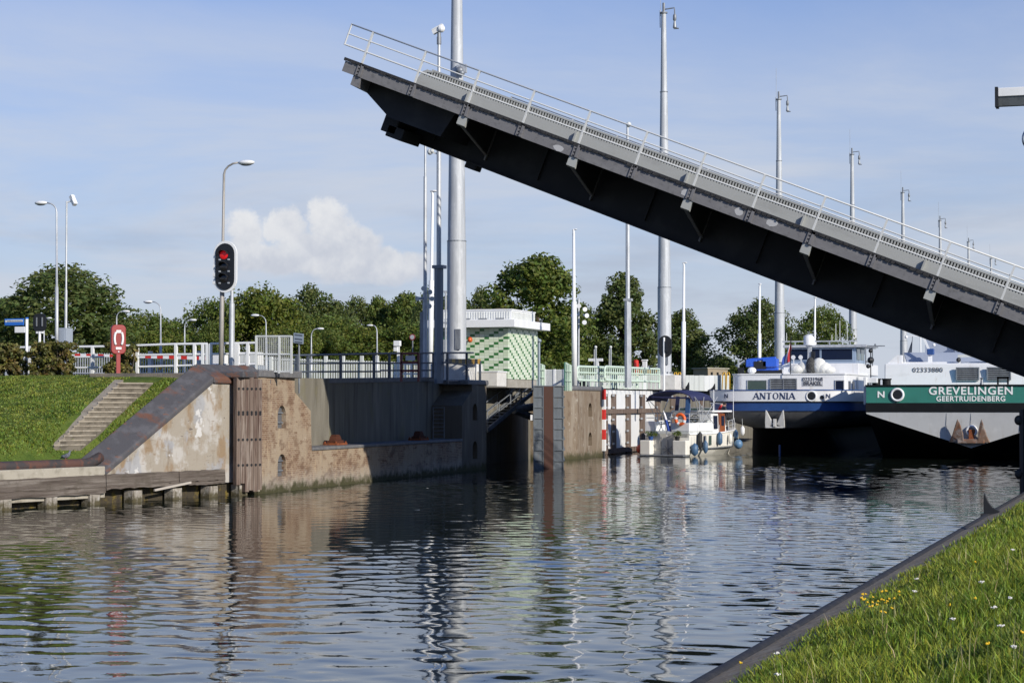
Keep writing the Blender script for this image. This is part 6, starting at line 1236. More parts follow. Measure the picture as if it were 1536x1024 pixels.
def antonia():
    st = at(1162, 604, 124.5); t = thing('river_barge', 'blue and white river barge seen from its rounded stern', 'barge', (st.x, st.y, 0)); B, LN, EX = 4.6, 3.6, 3.6
    def plan(ph, b, y0, ln=LN):  # ph -90..90 deg
        s_, c_ = sin(ph), cos(ph); return (b * math.copysign(abs(s_) ** (2 / EX), s_), y0 + ln * (1 - abs(c_) ** (2 / EX)))
    PH = [rad(a) for a in np.linspace(-90, 90, 41)]; Lh = 72.
    def ring(z, b, y0, ln=LN): p = [(*plan(a, b, y0, ln), z) for a in PH]; return [(p[0][0], Lh, z)] + p + [(p[-1][0], Lh, z)]
    def loft(name, rs, m, par=t, smooth='auto'):
        n = len(rs[0]); vs = [v for r in rs for v in r]; return obj(name, MB().add(vs, [(i * n + j, i * n + j + 1, (i + 1) * n + j + 1, (i + 1) * n + j) for i in range(len(rs) - 1) for j in range(n - 1)]), m, par, smooth)
    loft('hull', [ring(2.74, 4.55, .12), ring(2.35, 4.2, .35), ring(1.95, 3.4, .8, 5.0), ring(1.62, 2.2, 1.2, 5.5)], M_counter); loft('lower_hull', [ring(1.63, 2.22, 1.25, 5.5), ring(1.5, 2.6, 3, 6), ring(-.2, 3.2, 5, 7), ring(-1.2, 3.2, 5, 7)], M_hullblk); obj('rudder_post', MB().tube([(0, 1.6, -1), (0, 1.6, .55)], .07, 8), M_hullblue, t)
    loft('blue_band', [ring(2.70, 4.57, .10), ring(3.22, 4.61, .0)], M_hullblue); loft('rubbing_strake', [ring(3.215, 4.62, 0), ring(3.225, 4.68, -.05), ring(3.29, 4.68, -.05), ring(3.30, 4.62, 0)], M_black)
    bw = loft('bulwark', [ring(3.295, 4.61, .0), ring(3.97, 4.66, -.03), ring(3.97, 4.5, .12), ring(3.4, 4.5, .12)], M_hullw); loft('capping', [ring(3.965, 4.69, -.06), ring(4.03, 4.69, -.06), ring(4.03, 4.47, .14), ring(3.965, 4.47, .14)], M_hullblue)
    loft('deck', [ring(3.55, 4.55, .1), ring(3.56, .02, 4.0, .1)], M_hullgrey)
    def bend(mb):   # wrap onto the stern: local x is arc position
        out = MB()
        for (x, y, z) in mb.v:
            xx = max(-B + .01, min(B - .01, x)); q = abs(xx / 4.64); c_ = max(0, 1 - q ** EX) ** (1 / EX); out.v.append((xx, y + LN * (1 - c_) - .035, z))
        out.f = mb.f; out.m = mb.m; return out
    obj('ship_name', bend(strokes(MB(Matrix.Translation((-.03, 0, 3.43))), 'ANTONIA', .40, .20, 0)), M_letter, t)
    for x in (-3.15, 3.3): 
        mb = MB(); h = .26
        for q in ([(-.13, 0), (-.07, 0), (-.07, 1), (-.13, 1)], [(.07, 0), (.13, 0), (.13, 1), (.07, 1)]): mb.poly([(x + a, 0, 3.5 + b * h) for a, b in q])
        mb.poly([(x - .13, -.004, 3.5 + h), (x - .06, -.004, 3.5 + h), (x + .13, -.004, 3.5), (x + .06, -.004, 3.5)]); obj('load_mark', bend(mb), M_letter, t)
    def hawse(x, z, r, m=M_white):
        q = abs(x / 4.64); yy = LN * (1 - max(0, 1 - q ** EX) ** (1 / EX)); rg = obj('hawse_pipe', MB().torus((x, yy - .04, z), r, r * .22, 1, 20, 8), m, t, True); obj('hawse_hole', MB().lathe([(.001, -.05), (r * .95, -.05), (r * .95, 0), (.001, 0)], (x, yy - .03, z), 18, 0, 1), M_black, rg)
    hawse(2.3, 3.62, .30); hawse(2.95, 3.55, .12)
    # anchor under the counter
    mb = MB()
    for s_ in (-1, 1): mb.ext([(s_ * .10, .0, 1.85), (s_ * .62, .0, 1.62), (s_ * .62, -.05, 2.0), (s_ * .57, -.12, 2.75), (s_ * .50, -.12, 2.72), (s_ * .22, -.02, 2.15)], (0, .16, 0))
    mb.bc((0, .06, 1.95), (.2, .3, .5)); mb.box((-.6, -.02, 1.62), (.6, .2, 1.74)); obj('anchor', mb, M_anchorw, t, bevel=.03)
    # aft cabin
    y0 = 4.4; z0, z1 = 3.56, 5.02; b = 3.75; R = .8; pl = []
    for i in range(9): a = pi + pi / 2 * i / 8; pl.append((-b + R + R * cos(a), y0 + R + R * sin(a), z0))
    for i in range(5): a = -pi / 2 + pi / 2 * i / 4; pl.append((b - .15 + .15 * cos(a), y0 + .15 + .15 * sin(a), z0))
    pl += [(b, y0 + 10, z0), (-b, y0 + 10, z0)]
    cab = obj('aft_cabin', MB().ext(pl, (0, 0, z1 - z0)), M_hullw, t, 'auto'); pl2 = [(x * 1.015, y - .05, z1) for x, y, z in pl]; obj('cabin_roof', MB().ext(pl2, (0, 0, .08)), M_white, t)
    pane(cab, -2.62, -1.4, z0 + .50, z0 + 1.08, y0); louvre(cab, 'louvre', -1.15, .60, z0 + .45, z0 + 1.22, y0, mull=True); pane(cab, 3.1, 3.6, z0 + .35, z0 + 1.05, y0, M_glass)
    pt = obj('name_board', MB().box((.95, y0 - .03, z0 + .72), (2.3, y0 - .003, z0 + 1.28)), mat('board_grey', (.55, .56, .57), rough=.5), cab); Mx = Matrix.Translation((1.62, y0 - .05, z0 + 1.15)); obj('registration_number', text_mb('02331968', .33, Mx, .0, 1.0), M_letterk, pt); obj('home_port', text_mb('BRAKEL', .33, Matrix.Translation((1.62, y0 - .05, z0 + .88)), .008, 1.05), M_letterk, pt)
    for y in (1.0, 2.6): pane_side(cab, y0 + y, y0 + y + .8, z0 + .3, z0 + 1.05, b)
    obj('door', MB().box((b + .003, y0 + 4.2, z0), (b + .03, y0 + 5, z0 + 1.35)), M_galv, cab)
    for xs in ((-3.65, -3.35), (3.0, 3.38)):
        for x in xs: obj('bollard', MB().lathe([(.16, 0), (.16, .42), (.19, .43), (.19, .48), (.001, .48)], (x, 3.3, z0 + .0), 12), M_hullblue, t, 'auto')
    # deck house, wheelhouse
    yh = 10.; dz = 5.1; dh = obj('deck_house', MB().box((-2.6, yh, dz), (3.7, yh + 9, dz + .75)), M_hullw, t, bevel=.03); yw = yh + 2.5; w0 = dz + .755; w1 = 7.02
    wh = obj('wheelhouse', MB().box((-1.55, yw, w0), (3.15, yw + 4, w1 - .05)), mat('wheel_blue_grey', (.25, .32, .42), rough=.4), t, bevel=.02)
    for k in range(2): x0 = -1.42 + k * 2.22; pane(wh, x0, x0 + 2.1, w0 + .28, w1 - .15, yw, M_glass, .05, MATS['wheel_blue_grey'])
    for k in range(2): pane_side(wh, yw + .3 + 1.8 * k, yw + 1.7 + 1.8 * k, w0 + .28, w1 - .15, 3.15, M_glassg)
    obj('roof', MB().box((-1.8, yw - .3, w1 - .045), (3.9, yw + 4.4, w1 + .14)), M_galv, t, bevel=.03)
    mb = MB(); 
    for x in (3.82,): mb.bar((x, yw - .1, w0 - .1), (x, yw - .1, w1), .07); mb.bar((x, yw + 3, w0 - .1), (x, yw + 3, w1), .07)
    mb.bar((3.82, yw - .1, w0 + .15), (3.82, yw + 3, w0 + .15), .1); obj('wing_frame', mb, M_galvd, t)
    mb = MB(); mb.bar((-2.1, yw + 1, w1 + .42), (3.1, yw + 1, w1 + .42), .09)
    for x in (-1.2, 1.2, 2.6): mb.bar((x, yw + 1, w1 + .1), (x, yw + 1, w1 + .42), .06)
    am = obj('antenna_rail', mb, M_galv, t)
    for x, h in ((-2.0, .25), (-1.8, .6), (-.5, .4), (1.35, .45), (1.62, 1.2), (1.9, 1.4), (2.4, 1.15)): obj('antenna', MB().tube([(x, yw + 1, w1 + .42), (x, yw + 1, w1 + .42 + h)], .022, 6), M_whitedull, am)
    mb = MB(); mb.bar((3.9, yw, w1 + .03), (5.1, yw, w1 + .03), .07); mb.bc((4.2, yw, w1 - .06), (.9, .1, .06)); mb.ball((4.45, yw, w1 + .12), .07, 6); obj('radar_arm', mb, M_galvd, t)
    # white dome on its crane post
    yd = 8.0; mb = MB(); mb.lathe([(.36, 7.0), (.37, 7.05), (.37, 7.35), (.33, 7.55), (.20, 7.68), (.001, 7.72)], (.75, yd, 0), 18); obj('satellite_dome', mb, M_white, t, True)
    mb = MB(); mb.bar((.75, yd, 5.1), (.80, yd, 7.0), .24); mb.lathe([(.15, 6.85), (.25, 7.0)], (.75, yd, 0), 12); obj('dome_post', mb, M_galv, t); mb = MB(); mb.bar((1.0, yd - .1, 5.1), (1.05, yd - .1, 6.6), .22); obj('crane_hose', mb, M_black, t)
    mb = MB(); mb.ball((.0, yd - .3, 5.42), (.62, .45, .33), 14); mb.ball((.45, yd - .2, 5.52), (.5, .45, .42), 14); mb.ball((1.45, yd - .3, 5.62), (.5, .45, .55), 14); mb.ball((1.75, yd - .3, 5.48), (.55, .45, .42), 14); mb.ball((2.05, yd - .3, 5.36), (.5, .4, .28), 14)
    o = obj('tarpaulin_cover', mb, M_tarp, t, True); mb = MB(); mb.ball((.95, yd - .55, 5.6), (.32, .25, .62), 12); obj('net_bag', mb, mat('net_black', (.03, .03, .03), [((.3, .3, .28), 14, .58, .66, .6)], rough=.8), t, True)
    # blue deck machine and lamps
    mb = MB(); zb = 5.15; mb.bc((-3.0, 7.6, zb + .68), (.75, .6, .5)); mb.bc((-1.75, 7.6, zb + .70), (1.0, .7, .55)); mb.bar((-3.3, 7.5, zb + .88), (-1.35, 7.5, zb + 1.0), .22); mb.bar((-3.1, 7.5, zb + .3), (-1.2, 7.5, zb + .3), .22); dm = obj('deck_machine', mb, mat('machine_blue', (.03, .11, .55), [((.02, .06, .3), 3, .5, .7, .6)], rough=.4), t, bevel=.06)
    mb = MB(); mb.bc((-2.4, 7.45, zb + .55), (.8, .4, .5)); mb.bc((-3.75, 7.6, zb + .2), (.35, .4, .4)); mb.bar((-3.4, 7.6, zb), (-1.0, 7.6, zb + .1), .3); obj('machine_core', mb, M_black, dm); mb = MB(); mb.bar((-4.1, 7.6, zb + .5), (-3.5, 7.6, zb + .85), .12); mb.bar((-3.9, 7.5, zb + .3), (-3.9, 7.5, zb + 1.0), .1); obj('machine_arm', mb, M_galv, dm)
    obj('white_canister', MB().ball((-2.95, 7.25, zb + .2), (.3, .2, .22), 10), M_white, t); obj('deck_box', MB().bc((-.35, 7.6, zb + .2), (1.0, .3, .42)), M_white, t)
    for x in (-.55, -.05): mb = MB(); mb.lathe([(.06, .1), (.15, -.12), (.001, -.12)], (x, 9.4, 6.25), 12, 0, 1); mb.bar((x, 9.45, 5.2), (x, 9.45, 6.2), .05); obj('deck_light', mb, M_white, t)
    obj('life_ring', MB().torus((.75, y0 - .1, 3.75), .2, .05), M_orange, t, True)
    # stern rail
    mb = MB(); mb.tube([(-3.6, 5, 5.5), (-3.2, 4.45, 5.5), (3.5, 4.45, 5.5), (3.65, 5, 5.5)], .018, 5)
    # flag
    f = thing('dutch_flag', 'red white and blue flag hanging limp from a staff on the blue barge', 'flag', tuple(Vector((st.x + .25, st.y + 4.0, 5.05)))); mb = MB(); mb.tube([(0, 0, 0), (.05, 0, 2.45)], .03, 6); obj('staff', mb, M_black, f)
    n, k = 10, 9; vs = []; 
    for i in range(n + 1):
        for j in range(k + 1):
            v = i / n; u = j / k; wv = .10 * sin(u * 9 + v * 3) * (.3 + v); x = .02 - u * (.12 + .42 * min(1, v * 2.2)) + .05 * sin(v * 5); z = 2.25 - v * 1.45 - u * (.45 * (1 - v) + .25) ; vs.append((x, wv, z))
    fs = [(i * (k + 1) + j, i * (k + 1) + j + 1, (i + 1) * (k + 1) + j + 1, (i + 1) * (k + 1) + j) for i in range(n) for j in range(k)]; mb = MB()
    mb.v = vs; mb.f = fs; mb.m = [0 if (q % k) < 3 else (1 if (q % k) < 6 else 2) for q in range(len(fs))]
    obj('cloth', mb, [mat('flag_red', (.40, .02, .03), rough=.8), mat('flag_white', (.75, .75, .76), rough=.8), mat('flag_blue', (.02, .06, .30), rough=.8)], f, True)
antonia()
def anchor_fluke(s_, z0, m, t): pass
def grevelingen():
    st = at(1456, 604, 112.); t = thing('river_barge', 'white river barge with green band and rusty anchor on its flat stern', 'barge', (st.x, st.y, 0)); B = 5.85; Lh = 80.
    zt, zg, zk, zc, za = 4.14, 3.20, 2.68, 2.58, .66
    def slab(name, z0, z1, b, y, m, par=t): return obj(name, MB().hexa([(-b, y, z0), (b, y, z0), (b, Lh, z0), (-b, Lh, z0), (-b, y, z1), (b, y, z1), (b, Lh, z1), (-b, Lh, z1)]), m, par)
    slab('green_band', zg, zt, B, 0, M_green); slab('black_band', zk, zg - .002, B + .03, -.03, M_hullblk)
    obj('transom', MB().ext([(-B, 0, zk - .002), (-B, 0, zc), (0, 0.1, za), (B, 0, zc), (B, 0, zk - .002)], (0, .25, 0)), M_hgrey, t)
    A = [(-B, .26, zk - .003), (-B, .26, zc), (0, .36, za), (B, .26, zc), (B, .26, zk - .003)]; Bk = [(-B, Lh, zk - .003), (-B, 9, -1.), (0, 9, -1.2), (B, 9, -1.), (B, Lh, zk - .003)]
    obj('hull', MB().add(A + Bk + [(-B, Lh, -1), (B, Lh, -1)], [(0, 1, 6, 10, 5), (1, 2, 7, 6), (2, 3, 8, 7), (4, 9, 11, 8, 3), (6, 7, 8, 11, 10)]), M_hullblk, t)
    mb = MB(); 
    for x in (-1.35, .0, 2.7): mb.box((x, -.012, 1.6), (x + .025, 0.0, zk - .05))
    obj('plate_seams', mb, mat('seam_grey', (.33, .34, .34), rough=.6), t)
    mb = MB(); mb.box((-B - .05, -.08, zt), (B + .05, .3, zt + .09)); mb.box((B - .2, .3, zt), (B + .05, Lh, zt + .09)); mb.box((-B - .05, .3, zt), (-B + .2, Lh, zt + .09)); obj('capping', mb, M_hullblk, t, bevel=.02)
    # lettering
    g = text_mb('GREVELINGEN', .62, Matrix.Translation((.0, -.02, 3.86)), .012, 1.0, space=1.12); w = max(v[0] for v in g.v) - min(v[0] for v in g.v); k = 4.62 / w; c = (max(v[0] for v in g.v) + min(v[0] for v in g.v)) / 2; g.v = [((x - c) * k, y, z) for x, y, z in g.v]; obj('ship_name', g, M_letterw, t)
    g = text_mb('GEERTRUIDENBERG', .40, Matrix.Translation((.0, -.02, 3.42)), .008, 1.0, space=1.1); w = max(v[0] for v in g.v) - min(v[0] for v in g.v); k = 3.80 / w; c = (max(v[0] for v in g.v) + min(v[0] for v in g.v)) / 2; g.v = [((x - c) * k, y, z) for x, y, z in g.v]; obj('home_port', g, M_letterw, t)
    obj('load_mark', text_mb('N', .5, Matrix.Translation((-5.0, -.02, 3.66)), .014, 1.15), M_letterw, t)
    rg = obj('hawse_pipe', MB().torus((-4.08, -.04, 3.66), .33, .075, 1, 22, 8), M_white, t, True); obj('hawse_hole', MB().lathe([(.001, -.04), (.32, -.04), (.32, 0), (.001, 0)], (-4.08, -.03, 3.66), 20, 0, 1), M_black, rg)
    # anchor with two flukes
    an = obj('anchor', MB().bc((.02, -.2, 1.05), (1.5, .3, .25)), M_anchor, t, bevel=.05)
    for s_ in (-1, 1):
        mb = MB(); c = .06; s_ = s_ if s_ < 0 else .78
        out = [(s_ * .42 + c, -.35, .95), (s_ * 1.28 + c, -.12, .98), (s_ * 1.08 + c, -.3, 1.35), (s_ * .86 + c, -.5, 2.0), (s_ * .74 + c, -.55, 2.32), (s_ * .62 + c, -.5, 2.05), (s_ * .46 + c, -.42, 1.5)]
        mb.ext(out, (0, .16, 0)); obj('fluke', mb, M_anchor, an, bevel=.04)
    mb = MB(); mb.torus((.05, -.05, 1.62), .27, .075, 1, 20, 8); obj('anchor_hole', mb, M_white, an, True); mb = MB(); mb.bar((.05, -.12, 1.05), (.05, -.05, 1.7), .28); obj('shank', mb, M_rust, an)
    # superstructure
    y0 = 3.0; z1 = 5.50; cx0, cx1 = -5.25, 5.3
    cab = obj('aft_cabin', MB().hexa([(cx0, y0, zt - .4), (cx1, y0, zt - .4), (cx1, y0 + 14, zt - .4), (cx0, y0 + 14, zt - .4), (cx0, y0 + .25, z1), (cx1, y0 + .25, z1), (cx1, y0 + 14, z1), (cx0, y0 + 14, z1)]), M_hullw, t, bevel=.06)
    louvre(cab, 'louvre', -1.12, .20, 4.50, 5.26, y0 + .06); louvre(cab, 'louvre', .62, 1.98, 4.50, 5.26, y0 + .06)
    obj('registration_number', text_mb('02333880', .40, Matrix.Translation((-2.75, y0 + .16, 5.10)), -.001, 1.05, space=1.05), M_letterk, cab)
    obj('coaming', MB().box((-4.7, y0 + 1.2, z1 + .002), (5.2, y0 + 12, z1 + .10)), M_hullw, t); mb = MB(); mb.ext([(-5.15, y0 + .6, z1), (-4.3, y0 + .6, z1), (-4.3, y0 + .6, z1 + .5), (-4.6, y0 + .6, z1 + .5)], (0, .5, 0)); obj('corner_fairing', mb, M_hullw, t)
    obj('tender_hull', MB().hexa([(-4.3, y0 + 2.6, z1 + .1), (1.4, y0 + 2.6, z1 + .1), (1.4, y0 + 4.6, z1 + .1), (-4.3, y0 + 4.6, z1 + .1), (-4.5, y0 + 2.9, z1 + .70), (1.6, y0 + 2.9, z1 + .70), (1.6, y0 + 4.6, z1 + .70), (-4.5, y0 + 4.6, z1 + .70)]), mat('tender_grey_blue', (.30, .34, .42), rough=.5), t, bevel=.05)
    mb = MB(); mb.box((-2.15, y0 + 9, z1 + .1), (5.2, y0 + 14, z1 + 3.0)); th = obj('wheelhouse', mb, M_hullw, t, bevel=.03); pane(th, 1.0, 4.9, z1 + 1.2, z1 + 2.4, y0 + 9, M_glass)
    mb = MB(); mb.box((-1.75, y0 + 8.55, z1 + .7), (-.65, y0 + 8.99, z1 + 1.5)); ac = obj('air_conditioner', mb, M_whitedull, th, bevel=.03); obj('fan_grille', MB().lathe([(.001, -.02), (.3, -.02), (.3, .02), (.001, .02)], (-1.25, y0 + 8.53, z1 + 1.1), 18, 0, 1), M_galvd, ac); obj('unit_frame', MB().box((-1.95, y0 + 8.9, z1 + .5), (-.45, y0 + 8.97, z1 + 1.7)), M_galvd, th)
    mb = MB(); mb.box((-4.0, y0 + 9.3, z1 + .1), (-2.2, y0 + 12, z1 + 1.75)); obj('deck_locker', mb, MATS['tender_grey_blue'], t)
    mb = MB(); mb.tube([(-3.75, y0 + 5, z1), (-3.75, y0 + 5, z1 + 2.6)], .045, 6); mb.bar((-4.6, y0 + 5, z1 + 1.75), (-2.9, y0 + 5, z1 + 1.75), .07); mb.ball((-4.6, y0 + 5, z1 + 1.7), .1, 8); mb.ball((-2.95, y0 + 5, z1 + 1.2), .1, 8); obj('signal_mast', mb, M_white, t)
    mb = MB(); mb.bar((-3.3, y0 + 2.2, z1 + 1.75), (-2.85, y0 + 2.2, z1 + .7), .12); mb.bar((-2.85, y0 + 2.2, z1 + .1), (-2.85, y0 + 2.2, z1 + .8), .22); obj('deck_crane', mb, M_white, t); obj('winch', MB().bc((-2.8, y0 + 2.1, z1 + .72), (.42, .3, .36)), M_hullblue, t, bevel=.05)
    mb = MB(); mb.ext([(-4.48, y0 + 4, z1 + .5), (-4.2, y0 + 4, z1 + .55), (-4.12, y0 + 4.05, z1 + 1.5)], (0, .03, 0)); mb.tube([(-4.2, y0 + 4, z1), (-4.1, y0 + 4, z1 + 1.7)], .02, 5); obj('furled_flag', mb, M_navy, t)
    mb = MB(); mb.bar((-1.1, y0 + .9, z1 + .42), (1.0, y0 + .9, z1 + .48), .16); mb.bc((.9, y0 + 1.0, z1 + .25), (.8, .6, .4)); mb.ball((.75, y0 + .7, z1 + .35), .22, 10); mb.bar((-1.0, y0 + .9, z1), (-1.0, y0 + .9, z1 + .4), .1); obj('gangway_winch', mb, M_whitedull, t); mb = MB(); mb.bc((.55, y0 + .65, z1 + .3), (.3, .3, .35)); mb.ball((-1.05, y0 + .8, z1 + .2), .14, 8); mb.bc((1.25, y0 + .6, z1 + .2), (.3, .3, .3)); obj('winch_drum', mb, M_black, t)
    for x in (-5.45, -4.85): mb = MB(); mb.lathe([(.24, 0), (.24, .38), (.29, .39), (.29, .46), (.001, .46)], (x, 1.2, zt), 14); obj('bollard', mb, M_hullblk, t, 'auto')
    mb = MB(); mb.bar((1.45, .6, zt + .1), (1.45, .6, zt + .5), .1); mb.bar((2.0, .6, zt + .1), (2.0, .6, zt + .5), .1); mb.bar((1.4, .6, zt + .47), (2.05, .6, zt + .47), .1); obj('fairlead', mb, M_hullblk, t); mb = MB(); mb.lathe([(.12, 0), (.08, .12), (.06, .3), (.12, .36), (.001, .42)], (.55, .7, zt + .09), 10); obj('deck_vent', mb, M_galvd, t, 'auto')
    mb = MB(); 
    for x in (2.75, 3.18): mb.bar((x, .9, zt), (x + .12, .9, zt + 1.7), .045)
    for k in range(5): mb.bar((2.78 + .03 * k, .9, zt + .2 + .32 * k), (3.2 + .03 * k, .9, zt + .2 + .32 * k), .035)
    obj('ladder', mb, M_white, t)
    mb = MB(); mb.box((-6.05, .35, 3.1), (-5.88, 1.6, zt + .55)); mb.box((-6.0, .5, zt + .2), (-5.3, .9, zt + .5)); obj('side_fender', mb, M_white, t, bevel=.03)
    mb = MB(); mb.tube([(-5.95, 2.5, zt), (-5.95, 2.5, zt + 2.2)], .03, 6); mb.ball((-5.95, 2.5, zt + 2.1), .13, 8); mb.ball((-5.95, 2.5, zt + 1.55), .2, 8); mb.ball((-6.1, 2.5, zt + 1.2), .13, 8); obj('signal_lights', mb, M_black, t)
grevelingen()
# ------------------------------------------------------------------ motorboat and what lies on it
M_cream = mat('boat_cream', (.74, .72, .65), [((.52, .49, .41), (2, 2, 1), .5, .75, .5)], rough=.35); M_canvas = mat('navy_canvas', (.018, .022, .075), [((.03, .035, .10), 4, .5, .7, .5)], rough=.75); M_wood = mat('varnished_wood', (.25, .075, .025), [((.14, .04, .015), (12, 12, 1), .45, .65, .7)], rough=.35)
M_fend = mat('fender_blue', (.05, .11, .20), [((.12, .19, .28), 5, .5, .7, .6)], rough=.5)
def boat():
    st = at(1000.5, 604, 119.5); hd = rad(-14); t = thing('motor_cruiser', 'cream motor cruiser with navy canopy moored at the chamber wall', 'motorboat', (st.x, st.y, 0), hd); L_ = 8.3
    def hw(u): return 1.50 if u < .5 else 1.50 * max(0.0, 1 - ((u - .5) / .5) ** 2.2)
    def sheer(u): return 1.36 + .5 * max(0, u - .3) ** 1.3
    us = [0, .15, .3, .45, .55, .65, .75, .83, .9, .95, .985]; secs = []
    for u in us:
        b = hw(u); y = u * L_; s_ = sheer(u); f = .25 + .75 * (1 - u) ** .5
        secs.append([(-b, y + (.5 * u), s_), (-b * .97, y + .3 * u, .55), (-b * .80 * f - .02, y, .0), (-b * .4 * f, y - .2 * u, -.4), (b * .4 * f, y - .2 * u, -.4), (b * .80 * f + .02, y, .0), (b * .97, y + .3 * u, .55), (b, y + (.5 * u), s_)])
    n = 8; vs = [p for s_ in secs for p in s_]; fs = [(i * n + j, i * n + j + 1, (i + 1) * n + j + 1, (i + 1) * n + j) for i in range(len(us) - 1) for j in range(n - 1)]; fs.append(list(range(n))); fs.append([(len(us) - 1) * n + j for j in range(n)][::-1]); fs += [((i + 1) * n, (i + 1) * n + n - 1, i * n + n - 1, i * n) for i in range(len(us) - 1)]
    obj('hull', MB().add(vs, fs), M_cream, t, 'auto')
    mb = MB()
    for sg in (-1, 1): mb.tube([(sg * hw(u) * 1.01, u * L_ + .5 * u, sheer(u) - .03) for u in us], .045, 6)
    obj('rubbing_strake', mb, M_white, t, True); mb = MB()
    for sg in (-1, 1): mb.tube([(sg * hw(u) * (1.0 - .14 * (u > .5) * (u - .5)), u * L_ + .3 * u, .42 + .12 * u) for u in us[:9]], .03, 6)
    obj('knuckle', mb, M_galvd, t, True)
    # stern: corner boxes, grey transom, swim platform
    for x0, x1 in ((-1.56, -.88), (.66, 1.54)): obj('stern_locker', MB().box((x0, -.55, .10), (x1, -.0, .96)), M_cream, t, bevel=.04)
    obj('transom_panel', MB().box((-.87, -.02, .1), (.65, -.003, 1.35)), mat('transom_grey', (.56, .54, .48), rough=.5), t); obj('swim_platform', MB().box((-1.5, -.75, .02), (1.5, .0, .095)), M_galvd, t, bevel=.02)
    mb = MB(); mb.bar((-.35, -.1, .1), (-.35, -.1, 1.15), .05); mb.bar((.12, -.12, .1), (.12, -.12, 1.0), .05); mb.bar((-.6, -.12, .45), (.5, -.12, .45), .035); mb.bar((-.2, -.12, .2), (.4, -.12, .6), .03); mb.bar((.3, -.12, .2), (-.1, -.12, .65), .03); obj('stern_ladder', mb, M_galvd, t)
    # aft deck with bulwark and rails
    obj('aft_deck', MB().box((-1.48, 0, 1.10), (1.48, 3.2, 1.5)), M_whitedull, t, bevel=.03)
    mb = MB(); mb.box((-1.5, -.02, 1.5), (-.85, .05, 2.1)); mb.box((.25, -.02, 1.5), (1.5, .05, 2.0)); mb.box((-1.5, .05, 1.5), (-1.44, 3, 2.05)); mb.box((1.44, .05, 1.5), (1.5, 3, 2.0)); obj('bulwark', mb, M_white, t, bevel=.02)
    mb = MB()
    for z in (2.3, 2.55): mb.tube([(1.47, 3.1, z), (1.47, .05, z), (.3, .0, z)], .022, 6); mb.tube([(-1.47, 3.1, z), (-1.47, .05, z), (-.85, .0, z)], .022, 6)
    for x, y in ((1.47, .05), (1.47, 1.5), (.3, 0), (-1.47, .05), (-1.47, 1.5), (-.85, 0)): mb.tube([(x, y, 1.5), (x, y, 2.55)], .022, 6)
    obj('rail', mb, M_galv, t)
    # canopy
    y0, y1 = .3, 2.9; nx = 14; vs = []; 
    for j, y in enumerate((y0, y0 + .5, (y0 + y1) / 2, y1 - .5, y1)):
        dz = -.06 if j in (0, 4) else 0
        for i in range(nx + 1): a = -1 + 2 * i / nx; vs.append((a * 1.62, y, 3.98 - .40 * abs(a) ** 2.2 + dz - (.22 if i in (0, nx) else 0)))
    m_ = nx + 1; fs = [(j * m_ + i, j * m_ + i + 1, (j + 1) * m_ + i + 1, (j + 1) * m_ + i) for j in range(4) for i in range(nx)]; o = obj('canopy', MB().add(vs, fs), M_canvas, t, True); so_ = o.modifiers.new('s', 'SOLIDIFY'); so_.thickness = .06
    mb = MB(); mb.tube([(-1.25, .35, 3.55), (-.6, .35, 3.52), (.2, .35, 3.50), (1.3, .35, 3.5)], .05, 6); mb.bar((-1.2, 3.4, 2.2), (-1.05, 3.4, 3.6), .25, .05); obj('canopy_roll', mb, M_canvas, t); mb = MB(); mb.bar((1.12, .4, 1.6), (1.22, .4, 3.5), .30, .06); obj('canopy_curtain', mb, mat('curtain_blue', (.04, .11, .26), rough=.7), t)
    mb = MB()
    for sg in (-1, 1):
        for a, b in ((.4, 1.6), (1.6, 1.6), (3.4, 1.6), (.4, 3.3)): mb.tube([(sg * 1.46, b, 1.9), (sg * 1.66, a, 3.56)], .022, 6)
    mb.bar((-.5, 3.4, 2.1), (-.4, 3.4, 3.8), .05); mb.bar((.45, 3.4, 2.1), (.4, 3.4, 3.8), .05); obj('canopy_frame', mb, M_galv, t)
    # dashboard, windscreen
    obj('helm_console', MB().box((-.9, 3.0, 1.5), (1.2, 3.3, 2.2)), M_whitedull, t, bevel=.05); mb = MB(); mb.torus((.35, 2.95, 2.25), .22, .025, 1); mb.bc((.1, 3.05, 2.28), (1.0, .2, .14)); obj('wheel', mb, M_black, t)
    mb = MB(); 
    for x in (-1.2, -.4, .4, 1.25): mb.bar((x, 3.5, 2.15), (x * .95, 3.75, 2.9), .05)
    mb.bar((-1.2, 3.75, 2.9), (1.2, 3.75, 2.9), .05); obj('windscreen_frame', mb, M_galv, t); obj('windscreen', MB().hexa([(-1.2, 3.52, 2.2), (1.25, 3.52, 2.2), (1.25, 3.53, 2.2), (-1.2, 3.53, 2.2), (-1.15, 3.74, 2.88), (1.18, 3.74, 2.88), (1.18, 3.75, 2.88), (-1.15, 3.75, 2.88)]), M_glassg, t)
    # wheel cabin and fore cabin
    cb = obj('cabin', MB().hexa([(-1.3, 3.3, 1.15), (1.32, 3.3, 1.15), (1.22, 5.6, 1.15), (-1.2, 5.6, 1.15), (-1.25, 3.3, 2.62), (1.27, 3.3, 2.62), (1.15, 5.3, 2.58), (-1.12, 5.3, 2.58)]), M_white, t, bevel=.04); obj('cabin_roof', MB().box((-1.42, 3.2, 2.622), (1.44, 5.9, 2.74)), M_white, t, bevel=.04)
